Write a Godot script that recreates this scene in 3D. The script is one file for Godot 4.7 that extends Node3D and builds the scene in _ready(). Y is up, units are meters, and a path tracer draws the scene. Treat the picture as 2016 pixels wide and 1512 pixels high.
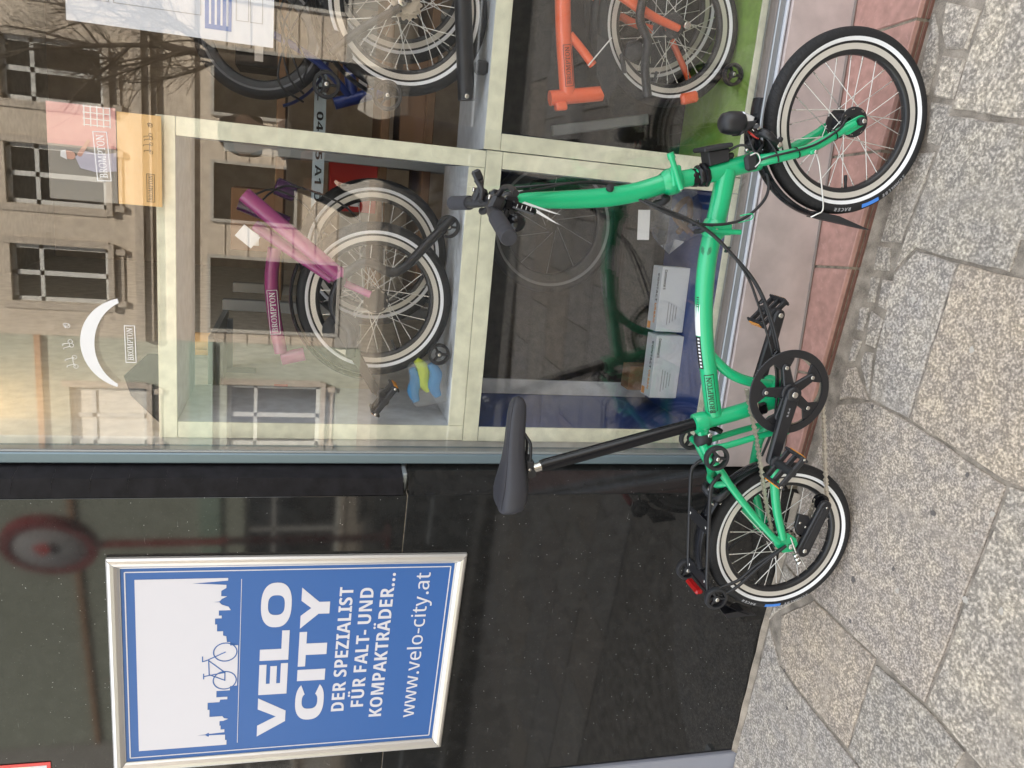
extends Node3D
# A green folding bicycle standing in front of a bicycle shop window; the photograph was taken with the camera turned on its side.
# World: x along the shop window, y up, z from the glass (z = 0) towards the street. The pavement rises a little towards +x.

var M := {}
var G := {}
var rng := RandomNumberGenerator.new()

# ---------------------------------------------------------------- helpers: colours, materials, textures
func lin(r: float, g: float, b: float, a := 1.0) -> Color:
	var c := Color(r, g, b).linear_to_srgb()
	c.a = a
	return c

func mk(key: String, col: Color, rough := 0.5, metal := 0.0, extra := {}) -> StandardMaterial3D:
	var s := StandardMaterial3D.new()
	s.resource_name = key
	s.albedo_color = col
	s.roughness = rough
	s.metallic = metal
	for k in extra:
		s.set(k, extra[k])
	M[key] = s
	return s

func noise_bytes(n: int, freq: float, sd: int, oct := 3, kind := FastNoiseLite.TYPE_SIMPLEX_SMOOTH) -> PackedByteArray:
	var f := FastNoiseLite.new()
	f.seed = sd
	f.noise_type = kind
	f.frequency = freq
	f.fractal_octaves = oct
	if oct <= 1:
		f.fractal_type = FastNoiseLite.FRACTAL_NONE
	var im := f.get_seamless_image(n, n, false, false, 0.15)
	im.convert(Image.FORMAT_L8)
	return im.get_data()

func tex(n: int, data: PackedByteArray, fmt := Image.FORMAT_RGB8) -> ImageTexture:
	return ImageTexture.create_from_image(Image.create_from_data(n, n, false, fmt, data))

func srgb8(v: float) -> int:
	v = clampf(v, 0.0, 1.0)
	return int(255.0 * (12.92 * v if v < 0.0031308 else 1.055 * pow(v, 0.41667) - 0.055))

func textures() -> void:
	var n := 1024
	# speckled grey granite of the paving: a 1 m patch
	var a := noise_bytes(n, 0.034, 3, 5)
	var b := noise_bytes(n, 0.105, 9, 4)
	var c := noise_bytes(n, 0.010, 21, 4)
	var d := noise_bytes(n, 0.42, 31, 1)
	var rgb := PackedByteArray()
	rgb.resize(n * n * 3)
	var hgt := PackedByteArray()
	hgt.resize(n * n)
	var ramp := []
	for i in 256:
		ramp.append(srgb8(i / 255.0))
	for i in n * n:
		var g := (a[i] * 0.52 + b[i] * 0.48) / 255.0
		var k := smoothstep(0.36, 0.70, g)
		var fl := smoothstep(0.60, 0.70, (b[i] * 0.7 + d[i] * 0.3) / 255.0)
		var dk := smoothstep(0.44, 0.28, (b[i] * 0.5 + d[i] * 0.5) / 255.0)
		var p: float = c[i] / 255.0 - 0.5
		var v: float = (lerpf(0.36, 0.63, k) + 0.28 * fl) * (1.0 - 0.34 * dk) * (1.0 + 0.34 * p) + (d[i] - 128) / 255.0 * 0.14
		rgb[i * 3] = ramp[clampi(int(v * 262.0), 0, 255)]
		rgb[i * 3 + 1] = ramp[clampi(int(v * (245.0 - 8.0 * p)), 0, 255)]
		rgb[i * 3 + 2] = ramp[clampi(int(v * (222.0 - 30.0 * p)), 0, 255)]
		hgt[i] = clampi(int(a[i] * 0.55 + b[i] * 0.25 + c[i] * 0.2), 0, 255)
	G.stone = tex(n, rgb)
	G.stone_h = tex(n, hgt, Image.FORMAT_L8)
	# grey mortar and dirt
	for i in n * n:
		var v: float = 0.55 + (c[i] - 128) / 255.0 * 0.6 + (d[i] - 128) / 255.0 * 0.45 + (b[i] - 128) / 255.0 * 0.2
		rgb[i * 3] = ramp[clampi(int(v * 255.0), 0, 255)]
		rgb[i * 3 + 1] = ramp[clampi(int(v * 244.0), 0, 255)]
		rgb[i * 3 + 2] = ramp[clampi(int(v * 228.0), 0, 255)]
	G.dirt = tex(n, rgb)
	# soft cloudy tone for plaster, tiles, laminate
	for i in n * n:
		var v: float = 0.90 + (c[i] - 128) / 255.0 * 0.28 + (d[i] - 128) / 255.0 * 0.07
		var q := ramp[clampi(int(v * 255.0), 0, 255)] as int
		rgb[i * 3] = q
		rgb[i * 3 + 1] = q
		rgb[i * 3 + 2] = q
	G.cloud = tex(n, rgb)
	# tile: cloudy with pale scuffed patches
	var e := noise_bytes(n, 0.016, 77, 5)
	for i in n * n:
		var v: float = 0.72 + (c[i] - 128) / 255.0 * 0.30 + (d[i] - 128) / 255.0 * 0.10
		var w: float = smoothstep(0.66, 0.80, e[i] / 255.0) * (0.4 + d[i] / 255.0) * 0.34
		rgb[i * 3] = ramp[clampi(int(lerpf(v, 1.0, w) * 255.0), 0, 255)]
		rgb[i * 3 + 1] = ramp[clampi(int(lerpf(v * 0.98, 1.0, w * 1.2) * 255.0), 0, 255)]
		rgb[i * 3 + 2] = ramp[clampi(int(lerpf(v * 0.98, 1.0, w * 1.3) * 255.0), 0, 255)]
	G.tile = tex(n, rgb)
	# black polished granite with mineral flecks and dust
	for i in n * n:
		var v := clampi(int(34.0 + (c[i] - 128) * 0.05 + (d[i] - 128) * 0.06), 0, 255)
		rgb[i * 3] = v
		rgb[i * 3 + 1] = v
		rgb[i * 3 + 2] = v
	rng.seed = 5
	for k in 2600:
		var x := rng.randi_range(0, n - 2)
		var y := rng.randi_range(0, n - 2)
		var t := rng.randf()
		var q := int(lerpf(55, 200, t * t * t))
		for o in ([0, 1, n, n + 1] if t > 0.94 else [0]):
			var j: int = (y * n + x + o) * 3
			rgb[j] = q
			rgb[j + 1] = q
			rgb[j + 2] = q
	G.black_granite = tex(n, rgb)
	# painted wood of the old jamb
	# tyre tread: chevron grooves (u runs round the tyre, v across it)
	var tw := PackedByteArray()
	tw.resize(256 * 256)
	for y in 256:
		for x in 256:
			var across: float = absf(y / 255.0 - 0.5) * 2.0
			var ph := fposmod(x / 256.0 * 4.0 + across * 1.6, 1.0)
			var ph2 := fposmod(x / 256.0 * 4.0 - across * 0.9 + 0.5, 1.0)
			var h := 1.0
			if across < 0.62:
				if ph < 0.10 or (ph2 < 0.08 and across > 0.2):
					h = 0.0
			tw[y * 256 + x] = int(h * 255)
	G.tread = ImageTexture.create_from_image(Image.create_from_data(256, 256, false, Image.FORMAT_L8, tw))

func tri_of(t: Texture2D, s: float, extra := {}) -> Dictionary:
	var d := {"albedo_texture": t, "uv1_triplanar": true, "uv1_world_triplanar": true, "uv1_scale": Vector3(s, s, s)}
	d.merge(extra)
	return d

func materials() -> void:
	# bicycle
	mk("green_paint", lin(0.004, 0.42, 0.175), 0.32, 0.0, {"clearcoat_enabled": true, "clearcoat": 0.7, "clearcoat_roughness": 0.12})
	mk("black_gloss", lin(0.008, 0.008, 0.010), 0.16, 0.0, {"metallic_specular": 0.42})
	mk("black_satin", lin(0.014, 0.014, 0.017), 0.42)
	mk("black_matt", lin(0.018, 0.018, 0.021), 0.62)
	mk("saddle_black", lin(0.028, 0.028, 0.036), 0.55)
	mk("rubber", lin(0.012, 0.012, 0.014), 0.74, 0.0, {"heightmap_enabled": true, "heightmap_texture": G.tread, "heightmap_scale": 0.12, "uv1_scale": Vector3(22, 1, 1)})
	mk("grip_rubber", lin(0.035, 0.035, 0.042), 0.8)
	mk("steel", lin(0.62, 0.60, 0.57), 0.22, 1.0)
	mk("spoke_steel", lin(0.80, 0.79, 0.77), 0.30, 0.85)
	mk("chain_steel", lin(0.60, 0.55, 0.48), 0.45, 0.85)
	mk("rim_alloy", lin(0.72, 0.69, 0.64), 0.42, 0.5)
	mk("reflective", lin(0.80, 0.81, 0.84), 0.45)
	mk("rim_black", lin(0.018, 0.018, 0.02), 0.35)
	mk("orange_reflector", lin(0.75, 0.30, 0.04), 0.25)
	mk("red_lens", lin(0.36, 0.012, 0.012), 0.15)
	mk("lens", lin(0.75, 0.76, 0.78), 0.08, 0.4)
	mk("white_print", lin(0.78, 0.78, 0.80), 0.5)
	mk("grey_print", lin(0.36, 0.36, 0.38), 0.6)
	mk("black_print", lin(0.012, 0.012, 0.013), 0.5)
	mk("blue_print", lin(0.05, 0.20, 0.62), 0.5)
	mk("white_paper", lin(0.72, 0.72, 0.73), 0.7)
	mk("dark_stripe", lin(0.20, 0.20, 0.21), 0.6)
	mk("red_wire", lin(0.55, 0.04, 0.03), 0.4)
	# shop front
	mk("black_granite", Color.WHITE, 0.045, 0.0, tri_of(G.black_granite, 1.25))
	mk("jamb_paint", lin(0.020, 0.020, 0.027), 0.55, 0.0, tri_of(G.dirt, 2.3, {"metallic_specular": 0.3}))
	mk("aluminium", lin(0.34, 0.36, 0.38), 0.45, 0.6)
	mk("window_metal", lin(0.17, 0.23, 0.27), 0.34, 0.3)
	mk("door_metal", lin(0.26, 0.27, 0.32), 0.6)
	mk("gasket", lin(0.03, 0.03, 0.033), 0.7)
	mk("sill_sheet", lin(0.56, 0.475, 0.46), 0.42, 0.0, tri_of(G.cloud, 0.9))
	mk("white_trim", lin(0.52, 0.53, 0.57), 0.55)
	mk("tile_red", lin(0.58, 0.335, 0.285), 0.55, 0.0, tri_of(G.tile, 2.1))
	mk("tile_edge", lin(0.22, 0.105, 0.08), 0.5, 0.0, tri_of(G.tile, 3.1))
	mk("grout", lin(0.40, 0.36, 0.30), 0.9, 0.0, tri_of(G.dirt, 3.0))
	mk("mortar", lin(0.50, 0.45, 0.40), 0.95, 0.0, tri_of(G.dirt, 1.3))
	var i := 0
	for tint in [Vector3(0.74, 0.705, 0.69), Vector3(0.80, 0.715, 0.64), Vector3(0.77, 0.705, 0.665), Vector3(0.71, 0.675, 0.645), Vector3(0.80, 0.75, 0.70)]:
		mk("stone_%d" % i, lin(tint.x, tint.y, tint.z), 0.86, 0.0, tri_of(G.stone, [0.95, 1.0, 1.12, 0.9, 0.74][i], {"uv1_offset": Vector3(0.17 * i, 0.31 * i, 0.23 * i), "heightmap_enabled": true, "heightmap_texture": G.stone_h, "heightmap_scale": 0.35}))
		i += 1
	mk("sign_alu", lin(0.66, 0.63, 0.60), 0.33, 0.6)
	mk("sign_blue", lin(0.032, 0.120, 0.38), 0.42)
	mk("sign_white", lin(0.68, 0.665, 0.72), 0.42)
	mk("notice_red", lin(0.75, 0.07, 0.06), 0.4)
	mk("glass", Color(1, 1, 1, 0.0), 0.0, 0.0, {"transparency": BaseMaterial3D.TRANSPARENCY_ALPHA, "metallic_specular": 0.5})
	# display furniture and stock
	mk("cream_edge", lin(0.88, 0.88, 0.70), 0.42, 0.0, tri_of(G.cloud, 1.7))
	mk("board_white", lin(0.72, 0.76, 0.80), 0.45, 0.0, tri_of(G.cloud, 1.7))
	mk("board_blue", lin(0.020, 0.055, 0.21), 0.35)
	mk("board_green", lin(0.27, 0.46, 0.075), 0.6, 0.0, tri_of(G.cloud, 2.2))
	mk("carpet_dark", lin(0.045, 0.042, 0.040), 0.95, 0.0, tri_of(G.dirt, 2.0))
	mk("plaster", lin(0.76, 0.75, 0.70), 0.9, 0.0, tri_of(G.cloud, 1.3, {"heightmap_enabled": true, "heightmap_texture": G.stone_h, "heightmap_scale": 0.10}))
	mk("shop_wall", lin(0.42, 0.38, 0.33), 0.9, 0.0, tri_of(G.cloud, 0.7))
	mk("shop_floor", lin(0.12, 0.10, 0.09), 0.7)
	mk("wood", lin(0.20, 0.11, 0.05), 0.6, 0.0, tri_of(G.cloud, 2.4))
	mk("rack_metal", lin(0.30, 0.33, 0.35), 0.4, 0.6)
	mk("label_plate", lin(0.42, 0.52, 0.58), 0.6)
	mk("box_red", lin(0.38, 0.02, 0.015), 0.6)
	mk("box_brown", lin(0.20, 0.11, 0.055), 0.8)
	mk("box_white", lin(0.70, 0.73, 0.76), 0.55)
	mk("box_orange", lin(0.80, 0.33, 0.05), 0.55)
	mk("pink_paint", lin(0.34, 0.05, 0.19), 0.25, 0.0, {"clearcoat_enabled": true, "clearcoat": 0.8, "clearcoat_roughness": 0.1})
	mk("purple_paint", lin(0.07, 0.01, 0.09), 0.2, 0.0, {"clearcoat_enabled": true, "clearcoat": 0.8, "clearcoat_roughness": 0.1})
	mk("orange_paint", lin(0.85, 0.13, 0.035), 0.30, 0.0, {"clearcoat_enabled": true, "clearcoat": 0.7, "clearcoat_roughness": 0.15})
	mk("blue_paint", lin(0.012, 0.03, 0.16), 0.3)
	mk("plastic_bag", Color(0.95, 0.95, 0.95, 0.10), 0.08, 0.0, {"transparency": BaseMaterial3D.TRANSPARENCY_ALPHA})
	mk("glove_yellow", lin(0.55, 0.68, 0.05), 0.6)
	mk("glove_blue", lin(0.06, 0.28, 0.58), 0.6)
	mk("poster_white", lin(0.70, 0.73, 0.80), 0.5)
	mk("poster_blue", lin(0.10, 0.20, 0.50), 0.5)
	mk("poster_pink", lin(0.66, 0.34, 0.33), 0.5)
	mk("poster_tan", lin(0.80, 0.52, 0.23), 0.5)
	mk("poster_grey", lin(0.30, 0.28, 0.25), 0.5)
	mk("poster_skin", lin(0.62, 0.36, 0.28), 0.5)
	mk("poster_lilac", lin(0.52, 0.50, 0.60), 0.5)
	mk("brown_print", lin(0.16, 0.10, 0.05), 0.6)
	# street
	mk("asphalt", lin(0.055, 0.054, 0.052), 0.92, 0.0, tri_of(G.dirt, 0.5))
	mk("kerb_granite", lin(0.42, 0.40, 0.38), 0.85, 0.0, tri_of(G.stone, 0.8))
	mk("road_paint", lin(0.70, 0.70, 0.68), 0.8)
	mk("house_beige", lin(0.56, 0.485, 0.405), 0.92, 0.0, tri_of(G.cloud, 0.35))
	mk("house_trim", lin(0.46, 0.40, 0.34), 0.9, 0.0, tri_of(G.cloud, 0.6))
	mk("house_pale_green", lin(0.40, 0.43, 0.36), 0.92, 0.0, tri_of(G.cloud, 0.35))
	mk("house_green", lin(0.30, 0.40, 0.33), 0.8)
	mk("house_grey", lin(0.40, 0.385, 0.36), 0.92, 0.0, tri_of(G.cloud, 0.3))
	mk("frame_white", lin(0.52, 0.52, 0.51), 0.5)
	mk("blind", lin(0.60, 0.58, 0.54), 0.7)
	mk("brown_band", lin(0.40, 0.22, 0.12), 0.7)
	mk("sealant", lin(0.22, 0.19, 0.175), 0.8)
	mk("gum_pale", lin(0.47, 0.43, 0.385), 0.85)
	mk("gum_dark", lin(0.13, 0.115, 0.11), 0.85)
	mk("pane_dark", lin(0.010, 0.011, 0.012), 0.06)
	mk("roof_tile", lin(0.22, 0.09, 0.06), 0.8)
	mk("bark", lin(0.060, 0.048, 0.040), 0.95)
	mk("post_red", lin(0.30, 0.03, 0.03), 0.45)
	mk("lamp_glow", lin(0.9, 0.75, 0.45), 0.5, 0.0, {"emission_enabled": true, "emission": Color(1.0, 0.80, 0.48), "emission_energy_multiplier": 1.5})
	mk("sign_face", lin(0.50, 0.50, 0.52), 0.5)
	mk("jacket", lin(0.012, 0.012, 0.015), 0.85)
	mk("skin", lin(0.52, 0.30, 0.22), 0.6)
	mk("hair", lin(0.015, 0.010, 0.008), 0.6)
	mk("scarf", lin(0.42, 0.38, 0.34), 0.9)

# ---------------------------------------------------------------- helpers: geometry
func st() -> SurfaceTool:
	var s := SurfaceTool.new()
	s.begin(Mesh.PRIMITIVE_TRIANGLES)
	return s

func tri(s: SurfaceTool, p: Array, n: Array, uv := [Vector2.ZERO, Vector2.ZERO, Vector2.ZERO]) -> void:
	var g: Vector3 = (p[1] - p[0]).cross(p[2] - p[0])
	var o := [0, 1, 2] if g.dot(n[0] + n[1] + n[2]) < 0.0 else [0, 2, 1]
	for k in o:
		s.set_normal(n[k])
		s.set_uv(uv[k])
		s.add_vertex(p[k])

func quad(s: SurfaceTool, a: Vector3, b: Vector3, c: Vector3, d: Vector3, n: Vector3) -> void:
	tri(s, [a, b, c], [n, n, n])
	tri(s, [a, c, d], [n, n, n])

func quadn(s: SurfaceTool, p: Array, n: Array, uv := [Vector2.ZERO, Vector2.ZERO, Vector2.ZERO, Vector2.ZERO]) -> void:
	tri(s, [p[0], p[1], p[2]], [n[0], n[1], n[2]], [uv[0], uv[1], uv[2]])
	tri(s, [p[0], p[2], p[3]], [n[0], n[2], n[3]], [uv[0], uv[2], uv[3]])

func v(x: float, y: float, z := 0.0) -> Vector3:
	return Vector3(x, y, z)

func cr(pts: Array, k := 6) -> Array:
	var o := []
	var n := pts.size()
	for i in n - 1:
		var p0: Vector3 = pts[maxi(i - 1, 0)]
		var p1: Vector3 = pts[i]
		var p2: Vector3 = pts[i + 1]
		var p3: Vector3 = pts[mini(i + 2, n - 1)]
		for j in k:
			o.append(p1.cubic_interpolate(p2, p0, p3, float(j) / k))
	o.append(pts[n - 1])
	return o

func frames(pts: Array) -> Array:
	var out := []
	var n := pts.size()
	var t0: Vector3 = (pts[1] - pts[0]).normalized()
	var u := t0.cross(Vector3.UP)
	if u.length() < 0.05:
		u = t0.cross(Vector3.RIGHT)
	u = u.normalized()
	var prev := t0
	for i in n:
		var t := t0
		if i == n - 1:
			t = (pts[i] - pts[i - 1]).normalized()
		elif i > 0:
			t = ((pts[i] - pts[i - 1]).normalized() + (pts[i + 1] - pts[i]).normalized()).normalized()
		var ax := prev.cross(t)
		if ax.length() > 0.00001:
			u = u.rotated(ax.normalized(), prev.angle_to(t))
		u = (u - t * u.dot(t)).normalized()
		prev = t
		out.append([u, t.cross(u), t])
	return out

func tube(s: SurfaceTool, pts: Array, rad, seg := 12, cap := true) -> void:
	var fr := frames(pts)
	var n := pts.size()
	for i in n - 1:
		var ra: float = rad[mini(i, rad.size() - 1)] if rad is Array else rad
		var rb: float = rad[mini(i + 1, rad.size() - 1)] if rad is Array else rad
		for k in seg:
			var a0 := TAU * k / seg
			var a1 := TAU * (k + 1) / seg
			var n00: Vector3 = fr[i][0] * cos(a0) + fr[i][1] * sin(a0)
			var n01: Vector3 = fr[i][0] * cos(a1) + fr[i][1] * sin(a1)
			var n10: Vector3 = fr[i + 1][0] * cos(a0) + fr[i + 1][1] * sin(a0)
			var n11: Vector3 = fr[i + 1][0] * cos(a1) + fr[i + 1][1] * sin(a1)
			quadn(s, [pts[i] + n00 * ra, pts[i] + n01 * ra, pts[i + 1] + n11 * rb, pts[i + 1] + n10 * rb], [n00, n01, n11, n10])
	if cap:
		for e in [0, n - 1]:
			var nn: Vector3 = fr[e][2] * (-1.0 if e == 0 else 1.0)
			var r: float = rad[mini(e, rad.size() - 1)] if rad is Array else rad
			for k in seg:
				var a0 := TAU * k / seg
				var a1 := TAU * (k + 1) / seg
				tri(s, [pts[e], pts[e] + (fr[e][0] * cos(a0) + fr[e][1] * sin(a0)) * r, pts[e] + (fr[e][0] * cos(a1) + fr[e][1] * sin(a1)) * r], [nn, nn, nn])

func radii(a: Array, n: int) -> Array:
	var o := []
	for i in n:
		var t := float(i) / (n - 1) * (a.size() - 1)
		var k := mini(int(t), a.size() - 2)
		o.append(lerpf(a[k], a[k + 1], t - k))
	return o

# a label that lies on a tube: from path position u0 to u1 (0..1), over the angles a0..a1 about it (0 = towards +z)
func patch(s: SurfaceTool, pts: Array, u0: float, u1: float, r: float, a0: float, a1: float) -> void:
	var nu := 16
	var na := 6
	var rows := []
	for i in nu + 1:
		var t := lerpf(u0, u1, float(i) / nu) * (pts.size() - 1)
		var k := mini(int(t), pts.size() - 2)
		var p: Vector3 = pts[k].lerp(pts[k + 1], t - k)
		var tg: Vector3 = (pts[mini(k + 2, pts.size() - 1)] - pts[maxi(k - 1, 0)]).normalized()
		var zz := (Vector3.BACK - tg * Vector3.BACK.dot(tg)).normalized()
		var yy := (Vector3.UP - tg * Vector3.UP.dot(tg)).normalized()
		var row := []
		for j in na + 1:
			var a := lerpf(a0, a1, float(j) / na)
			var nn := zz * cos(a) + yy * sin(a)
			row.append([p + nn * r, nn])
		rows.append(row)
	for i in nu:
		for j in na:
			var q := [rows[i][j], rows[i][j + 1], rows[i + 1][j + 1], rows[i + 1][j]]
			quadn(s, [q[0][0], q[1][0], q[2][0], q[3][0]], [q[0][1], q[1][1], q[2][1], q[3][1]])

# profile: Vector2(radius, height along the axis y of xf)
func lathe(s: SurfaceTool, prof: Array, xf := Transform3D.IDENTITY, seg := 24, a0 := 0.0, a1 := TAU) -> void:
	var n := prof.size()
	var sn := []
	var le := [0.0]
	for i in n - 1:
		var d: Vector2 = prof[i + 1] - prof[i]
		sn.append(Vector2(d.y, -d.x).normalized())
		le.append(le[i] + d.length())
	for i in n - 1:
		var na: Vector2 = sn[i]
		var nb: Vector2 = sn[i]
		if i > 0 and sn[i - 1].dot(sn[i]) > 0.6:
			na = (sn[i - 1] + sn[i]).normalized()
		if i < n - 2 and sn[i + 1].dot(sn[i]) > 0.6:
			nb = (sn[i + 1] + sn[i]).normalized()
		for k in seg:
			var t0 := a0 + (a1 - a0) * k / seg
			var t1 := a0 + (a1 - a0) * (k + 1) / seg
			var e0 := Vector3(cos(t0), 0, sin(t0))
			var e1 := Vector3(cos(t1), 0, sin(t1))
			var pa: Vector2 = prof[i]
			var pb: Vector2 = prof[i + 1]
			var ps := [xf * (e0 * pa.x + Vector3(0, pa.y, 0)), xf * (e1 * pa.x + Vector3(0, pa.y, 0)), xf * (e1 * pb.x + Vector3(0, pb.y, 0)), xf * (e0 * pb.x + Vector3(0, pb.y, 0))]
			var ns := [xf.basis * (e0 * na.x + Vector3(0, na.y, 0)), xf.basis * (e1 * na.x + Vector3(0, na.y, 0)), xf.basis * (e1 * nb.x + Vector3(0, nb.y, 0)), xf.basis * (e0 * nb.x + Vector3(0, nb.y, 0))]
			var va: float = le[i] / le[n - 1]
			var vb: float = le[i + 1] / le[n - 1]
			var ua := float(k) / seg
			var ub := float(k + 1) / seg
			quadn(s, ps, ns, [Vector2(ua, va), Vector2(ub, va), Vector2(ub, vb), Vector2(ua, vb)])

# axis turned from y to z (so that a lathe is a disc or wheel in the xy plane)
func zx(at: Vector3) -> Transform3D:
	return Transform3D(Basis(Vector3.RIGHT, PI / 2), at)

func along(at: Vector3, dir: Vector3) -> Transform3D:
	var y := dir.normalized()
	var x := y.cross(Vector3(0.31, 0.2, 0.93)).normalized()
	return Transform3D(Basis(x, y, x.cross(y)), at)

func disc(s: SurfaceTool, at: Vector3, dir: Vector3, r: float, h: float, seg := 20, bev := 0.001) -> void:
	lathe(s, [Vector2(0, -h / 2), Vector2(r - bev, -h / 2), Vector2(r, -h / 2 + bev), Vector2(r, h / 2 - bev), Vector2(r - bev, h / 2), Vector2(0, h / 2)], along(at, dir), seg)

func box(s: SurfaceTool, xf: Transform3D, size: Vector3, bev := 0.0) -> void:
	var h := size / 2
	bev = minf(bev, minf(h.x, minf(h.y, h.z)) * 0.9)
	for ax in 3:
		for sg in [-1.0, 1.0]:
			var n := Vector3.ZERO
			n[ax] = sg
			var b1 := (ax + 1) % 3
			var b2 := (ax + 2) % 3
			var ps := []
			for q in [[-1, -1], [1, -1], [1, 1], [-1, 1]]:
				var p := Vector3.ZERO
				p[ax] = sg * h[ax]
				p[b1] = q[0] * (h[b1] - bev)
				p[b2] = q[1] * (h[b2] - bev)
				ps.append(xf * p)
			var nn := (xf.basis * n).normalized()
			quad(s, ps[0], ps[1], ps[2], ps[3], nn)
	if bev <= 0.0:
		return
	for ax in 3:
		var b1 := (ax + 1) % 3
		var b2 := (ax + 2) % 3
		for s1 in [-1.0, 1.0]:
			for s2 in [-1.0, 1.0]:
				var ps := []
				for q in [[-1, 0], [1, 0], [1, 1], [-1, 1]]:
					var p := Vector3.ZERO
					p[ax] = q[0] * (h[ax] - bev)
					p[b1] = s1 * (h[b1] - (bev if q[1] == 0 else 0.0))
					p[b2] = s2 * (h[b2] - (0.0 if q[1] == 0 else bev))
					ps.append(xf * p)
				var n := Vector3.ZERO
				n[b1] = s1
				n[b2] = s2
				quad(s, ps[0], ps[1], ps[2], ps[3], (xf.basis * n).normalized())
	for sx in [-1.0, 1.0]:
		for sy in [-1.0, 1.0]:
			for sz in [-1.0, 1.0]:
				var a := xf * Vector3(sx * h.x, sy * (h.y - bev), sz * (h.z - bev))
				var b := xf * Vector3(sx * (h.x - bev), sy * h.y, sz * (h.z - bev))
				var c := xf * Vector3(sx * (h.x - bev), sy * (h.y - bev), sz * h.z)
				var n := (xf.basis * Vector3(sx, sy, sz)).normalized()
				tri(s, [a, b, c], [n, n, n])

func bx(s: SurfaceTool, lo: Vector3, hi: Vector3, bev := 0.0) -> void:
	box(s, Transform3D(Basis.IDENTITY, (lo + hi) / 2), hi - lo, bev)

func inset(poly: PackedVector2Array, d: float) -> PackedVector2Array:
	var o := PackedVector2Array()
	var n := poly.size()
	for i in n:
		var e0 := (poly[i] - poly[(i + n - 1) % n]).normalized()
		var e1 := (poly[(i + 1) % n] - poly[i]).normalized()
		var m := (Vector2(-e0.y, e0.x) + Vector2(-e1.y, e1.x))
		var k := maxf(0.35, m.length_squared() / 2.0)
		o.append(poly[i] + m / k * d * 1.0 * (1.0 if m.length() > 0.01 else 0.0))
	return o

func ccw(poly: PackedVector2Array) -> PackedVector2Array:
	if Geometry2D.is_polygon_clockwise(poly):
		poly.reverse()
	return poly

# polygon in the xy plane of xf, from z0 to z1, with a bevelled rim at z1
func prism(s: SurfaceTool, pl, z0: float, z1: float, xf := Transform3D.IDENTITY, bev := 0.0, wobble := 0.0) -> void:
	var poly := PackedVector2Array(pl)
	if Geometry2D.is_polygon_clockwise(poly):
		poly.reverse()
	# is_polygon_clockwise uses y down; make sure the area is positive with y up
	var area := 0.0
	for i in poly.size():
		area += poly[i].cross(poly[(i + 1) % poly.size()])
	if area < 0:
		poly.reverse()
	var top := inset(poly, bev) if bev > 0 else poly
	var n := poly.size()
	var up := xf.basis.z.normalized()
	var zt := []
	for i in n:
		zt.append(z1 + (rng.randf_range(-wobble, wobble) if wobble > 0 else 0.0))
	var ix := Geometry2D.triangulate_polygon(top)
	for i in range(0, ix.size(), 3):
		var ps := []
		for k in 3:
			var q: Vector2 = top[ix[i + k]]
			ps.append(xf * Vector3(q.x, q.y, zt[ix[i + k]]))
		tri(s, ps, [up, up, up])
		var pb := []
		for k in 3:
			var q: Vector2 = poly[ix[i + k]]
			pb.append(xf * Vector3(q.x, q.y, z0))
		tri(s, pb, [-up, -up, -up])
	for i in n:
		var j := (i + 1) % n
		var e := (poly[j] - poly[i]).normalized()
		var nn := (xf.basis * Vector3(e.y, -e.x, 0)).normalized()
		quad(s, xf * Vector3(poly[i].x, poly[i].y, z0), xf * Vector3(poly[j].x, poly[j].y, z0), xf * Vector3(poly[j].x, poly[j].y, zt[j] - bev), xf * Vector3(poly[i].x, poly[i].y, zt[i] - bev), nn)
		if bev > 0:
			quad(s, xf * Vector3(poly[i].x, poly[i].y, zt[i] - bev), xf * Vector3(poly[j].x, poly[j].y, zt[j] - bev), xf * Vector3(top[j].x, top[j].y, zt[j]), xf * Vector3(top[i].x, top[i].y, zt[i]), (nn + up).normalized())

func capsule2(a: Vector2, b: Vector2, ra: float, rb: float, k := 9) -> PackedVector2Array:
	var o := PackedVector2Array()
	var d := (b - a).angle()
	for i in k:
		var t := d + PI / 2 + PI * i / (k - 1)
		o.append(a + Vector2(cos(t), sin(t)) * ra)
	for i in k:
		var t := d - PI / 2 + PI * i / (k - 1)
		o.append(b + Vector2(cos(t), sin(t)) * rb)
	return o

func thing(called: String, label: String, category: String, at := Vector3.ZERO, group := "", basis := Basis.IDENTITY) -> Node3D:
	var o := Node3D.new()
	o.name = called
	add_child(o)
	o.transform = Transform3D(basis, at)
	o.set_meta("label", label)
	o.set_meta("category", category)
	if group != "":
		o.set_meta("group", group)
	return o

func part(parent: Node, called: String, shape, material, xf := Transform3D.IDENTITY) -> MeshInstance3D:
	var o := MeshInstance3D.new()
	o.name = called
	o.mesh = shape.commit() if shape is SurfaceTool else shape
	o.material_override = M[material] if material is String else material
	o.transform = xf
	parent.add_child(o, true)
	return o

func pnode(parent: Node, called: String, xf := Transform3D.IDENTITY) -> Node3D:
	var o := Node3D.new()
	o.name = called
	o.transform = xf
	parent.add_child(o, true)
	return o

func structure(called: String, shape, material) -> MeshInstance3D:
	var o := part(self, called, shape, material)
	o.set_meta("kind", "structure")
	return o

var fonts := {}
func font(serif := false, bold := false) -> SystemFont:
	var key := str(serif) + str(bold)
	if not fonts.has(key):
		var f := SystemFont.new()
		f.font_names = PackedStringArray(["Droid Serif" if serif else "Droid Sans"])
		f.font_weight = 700 if bold else 400
		fonts[key] = f
	return fonts[key]

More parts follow.
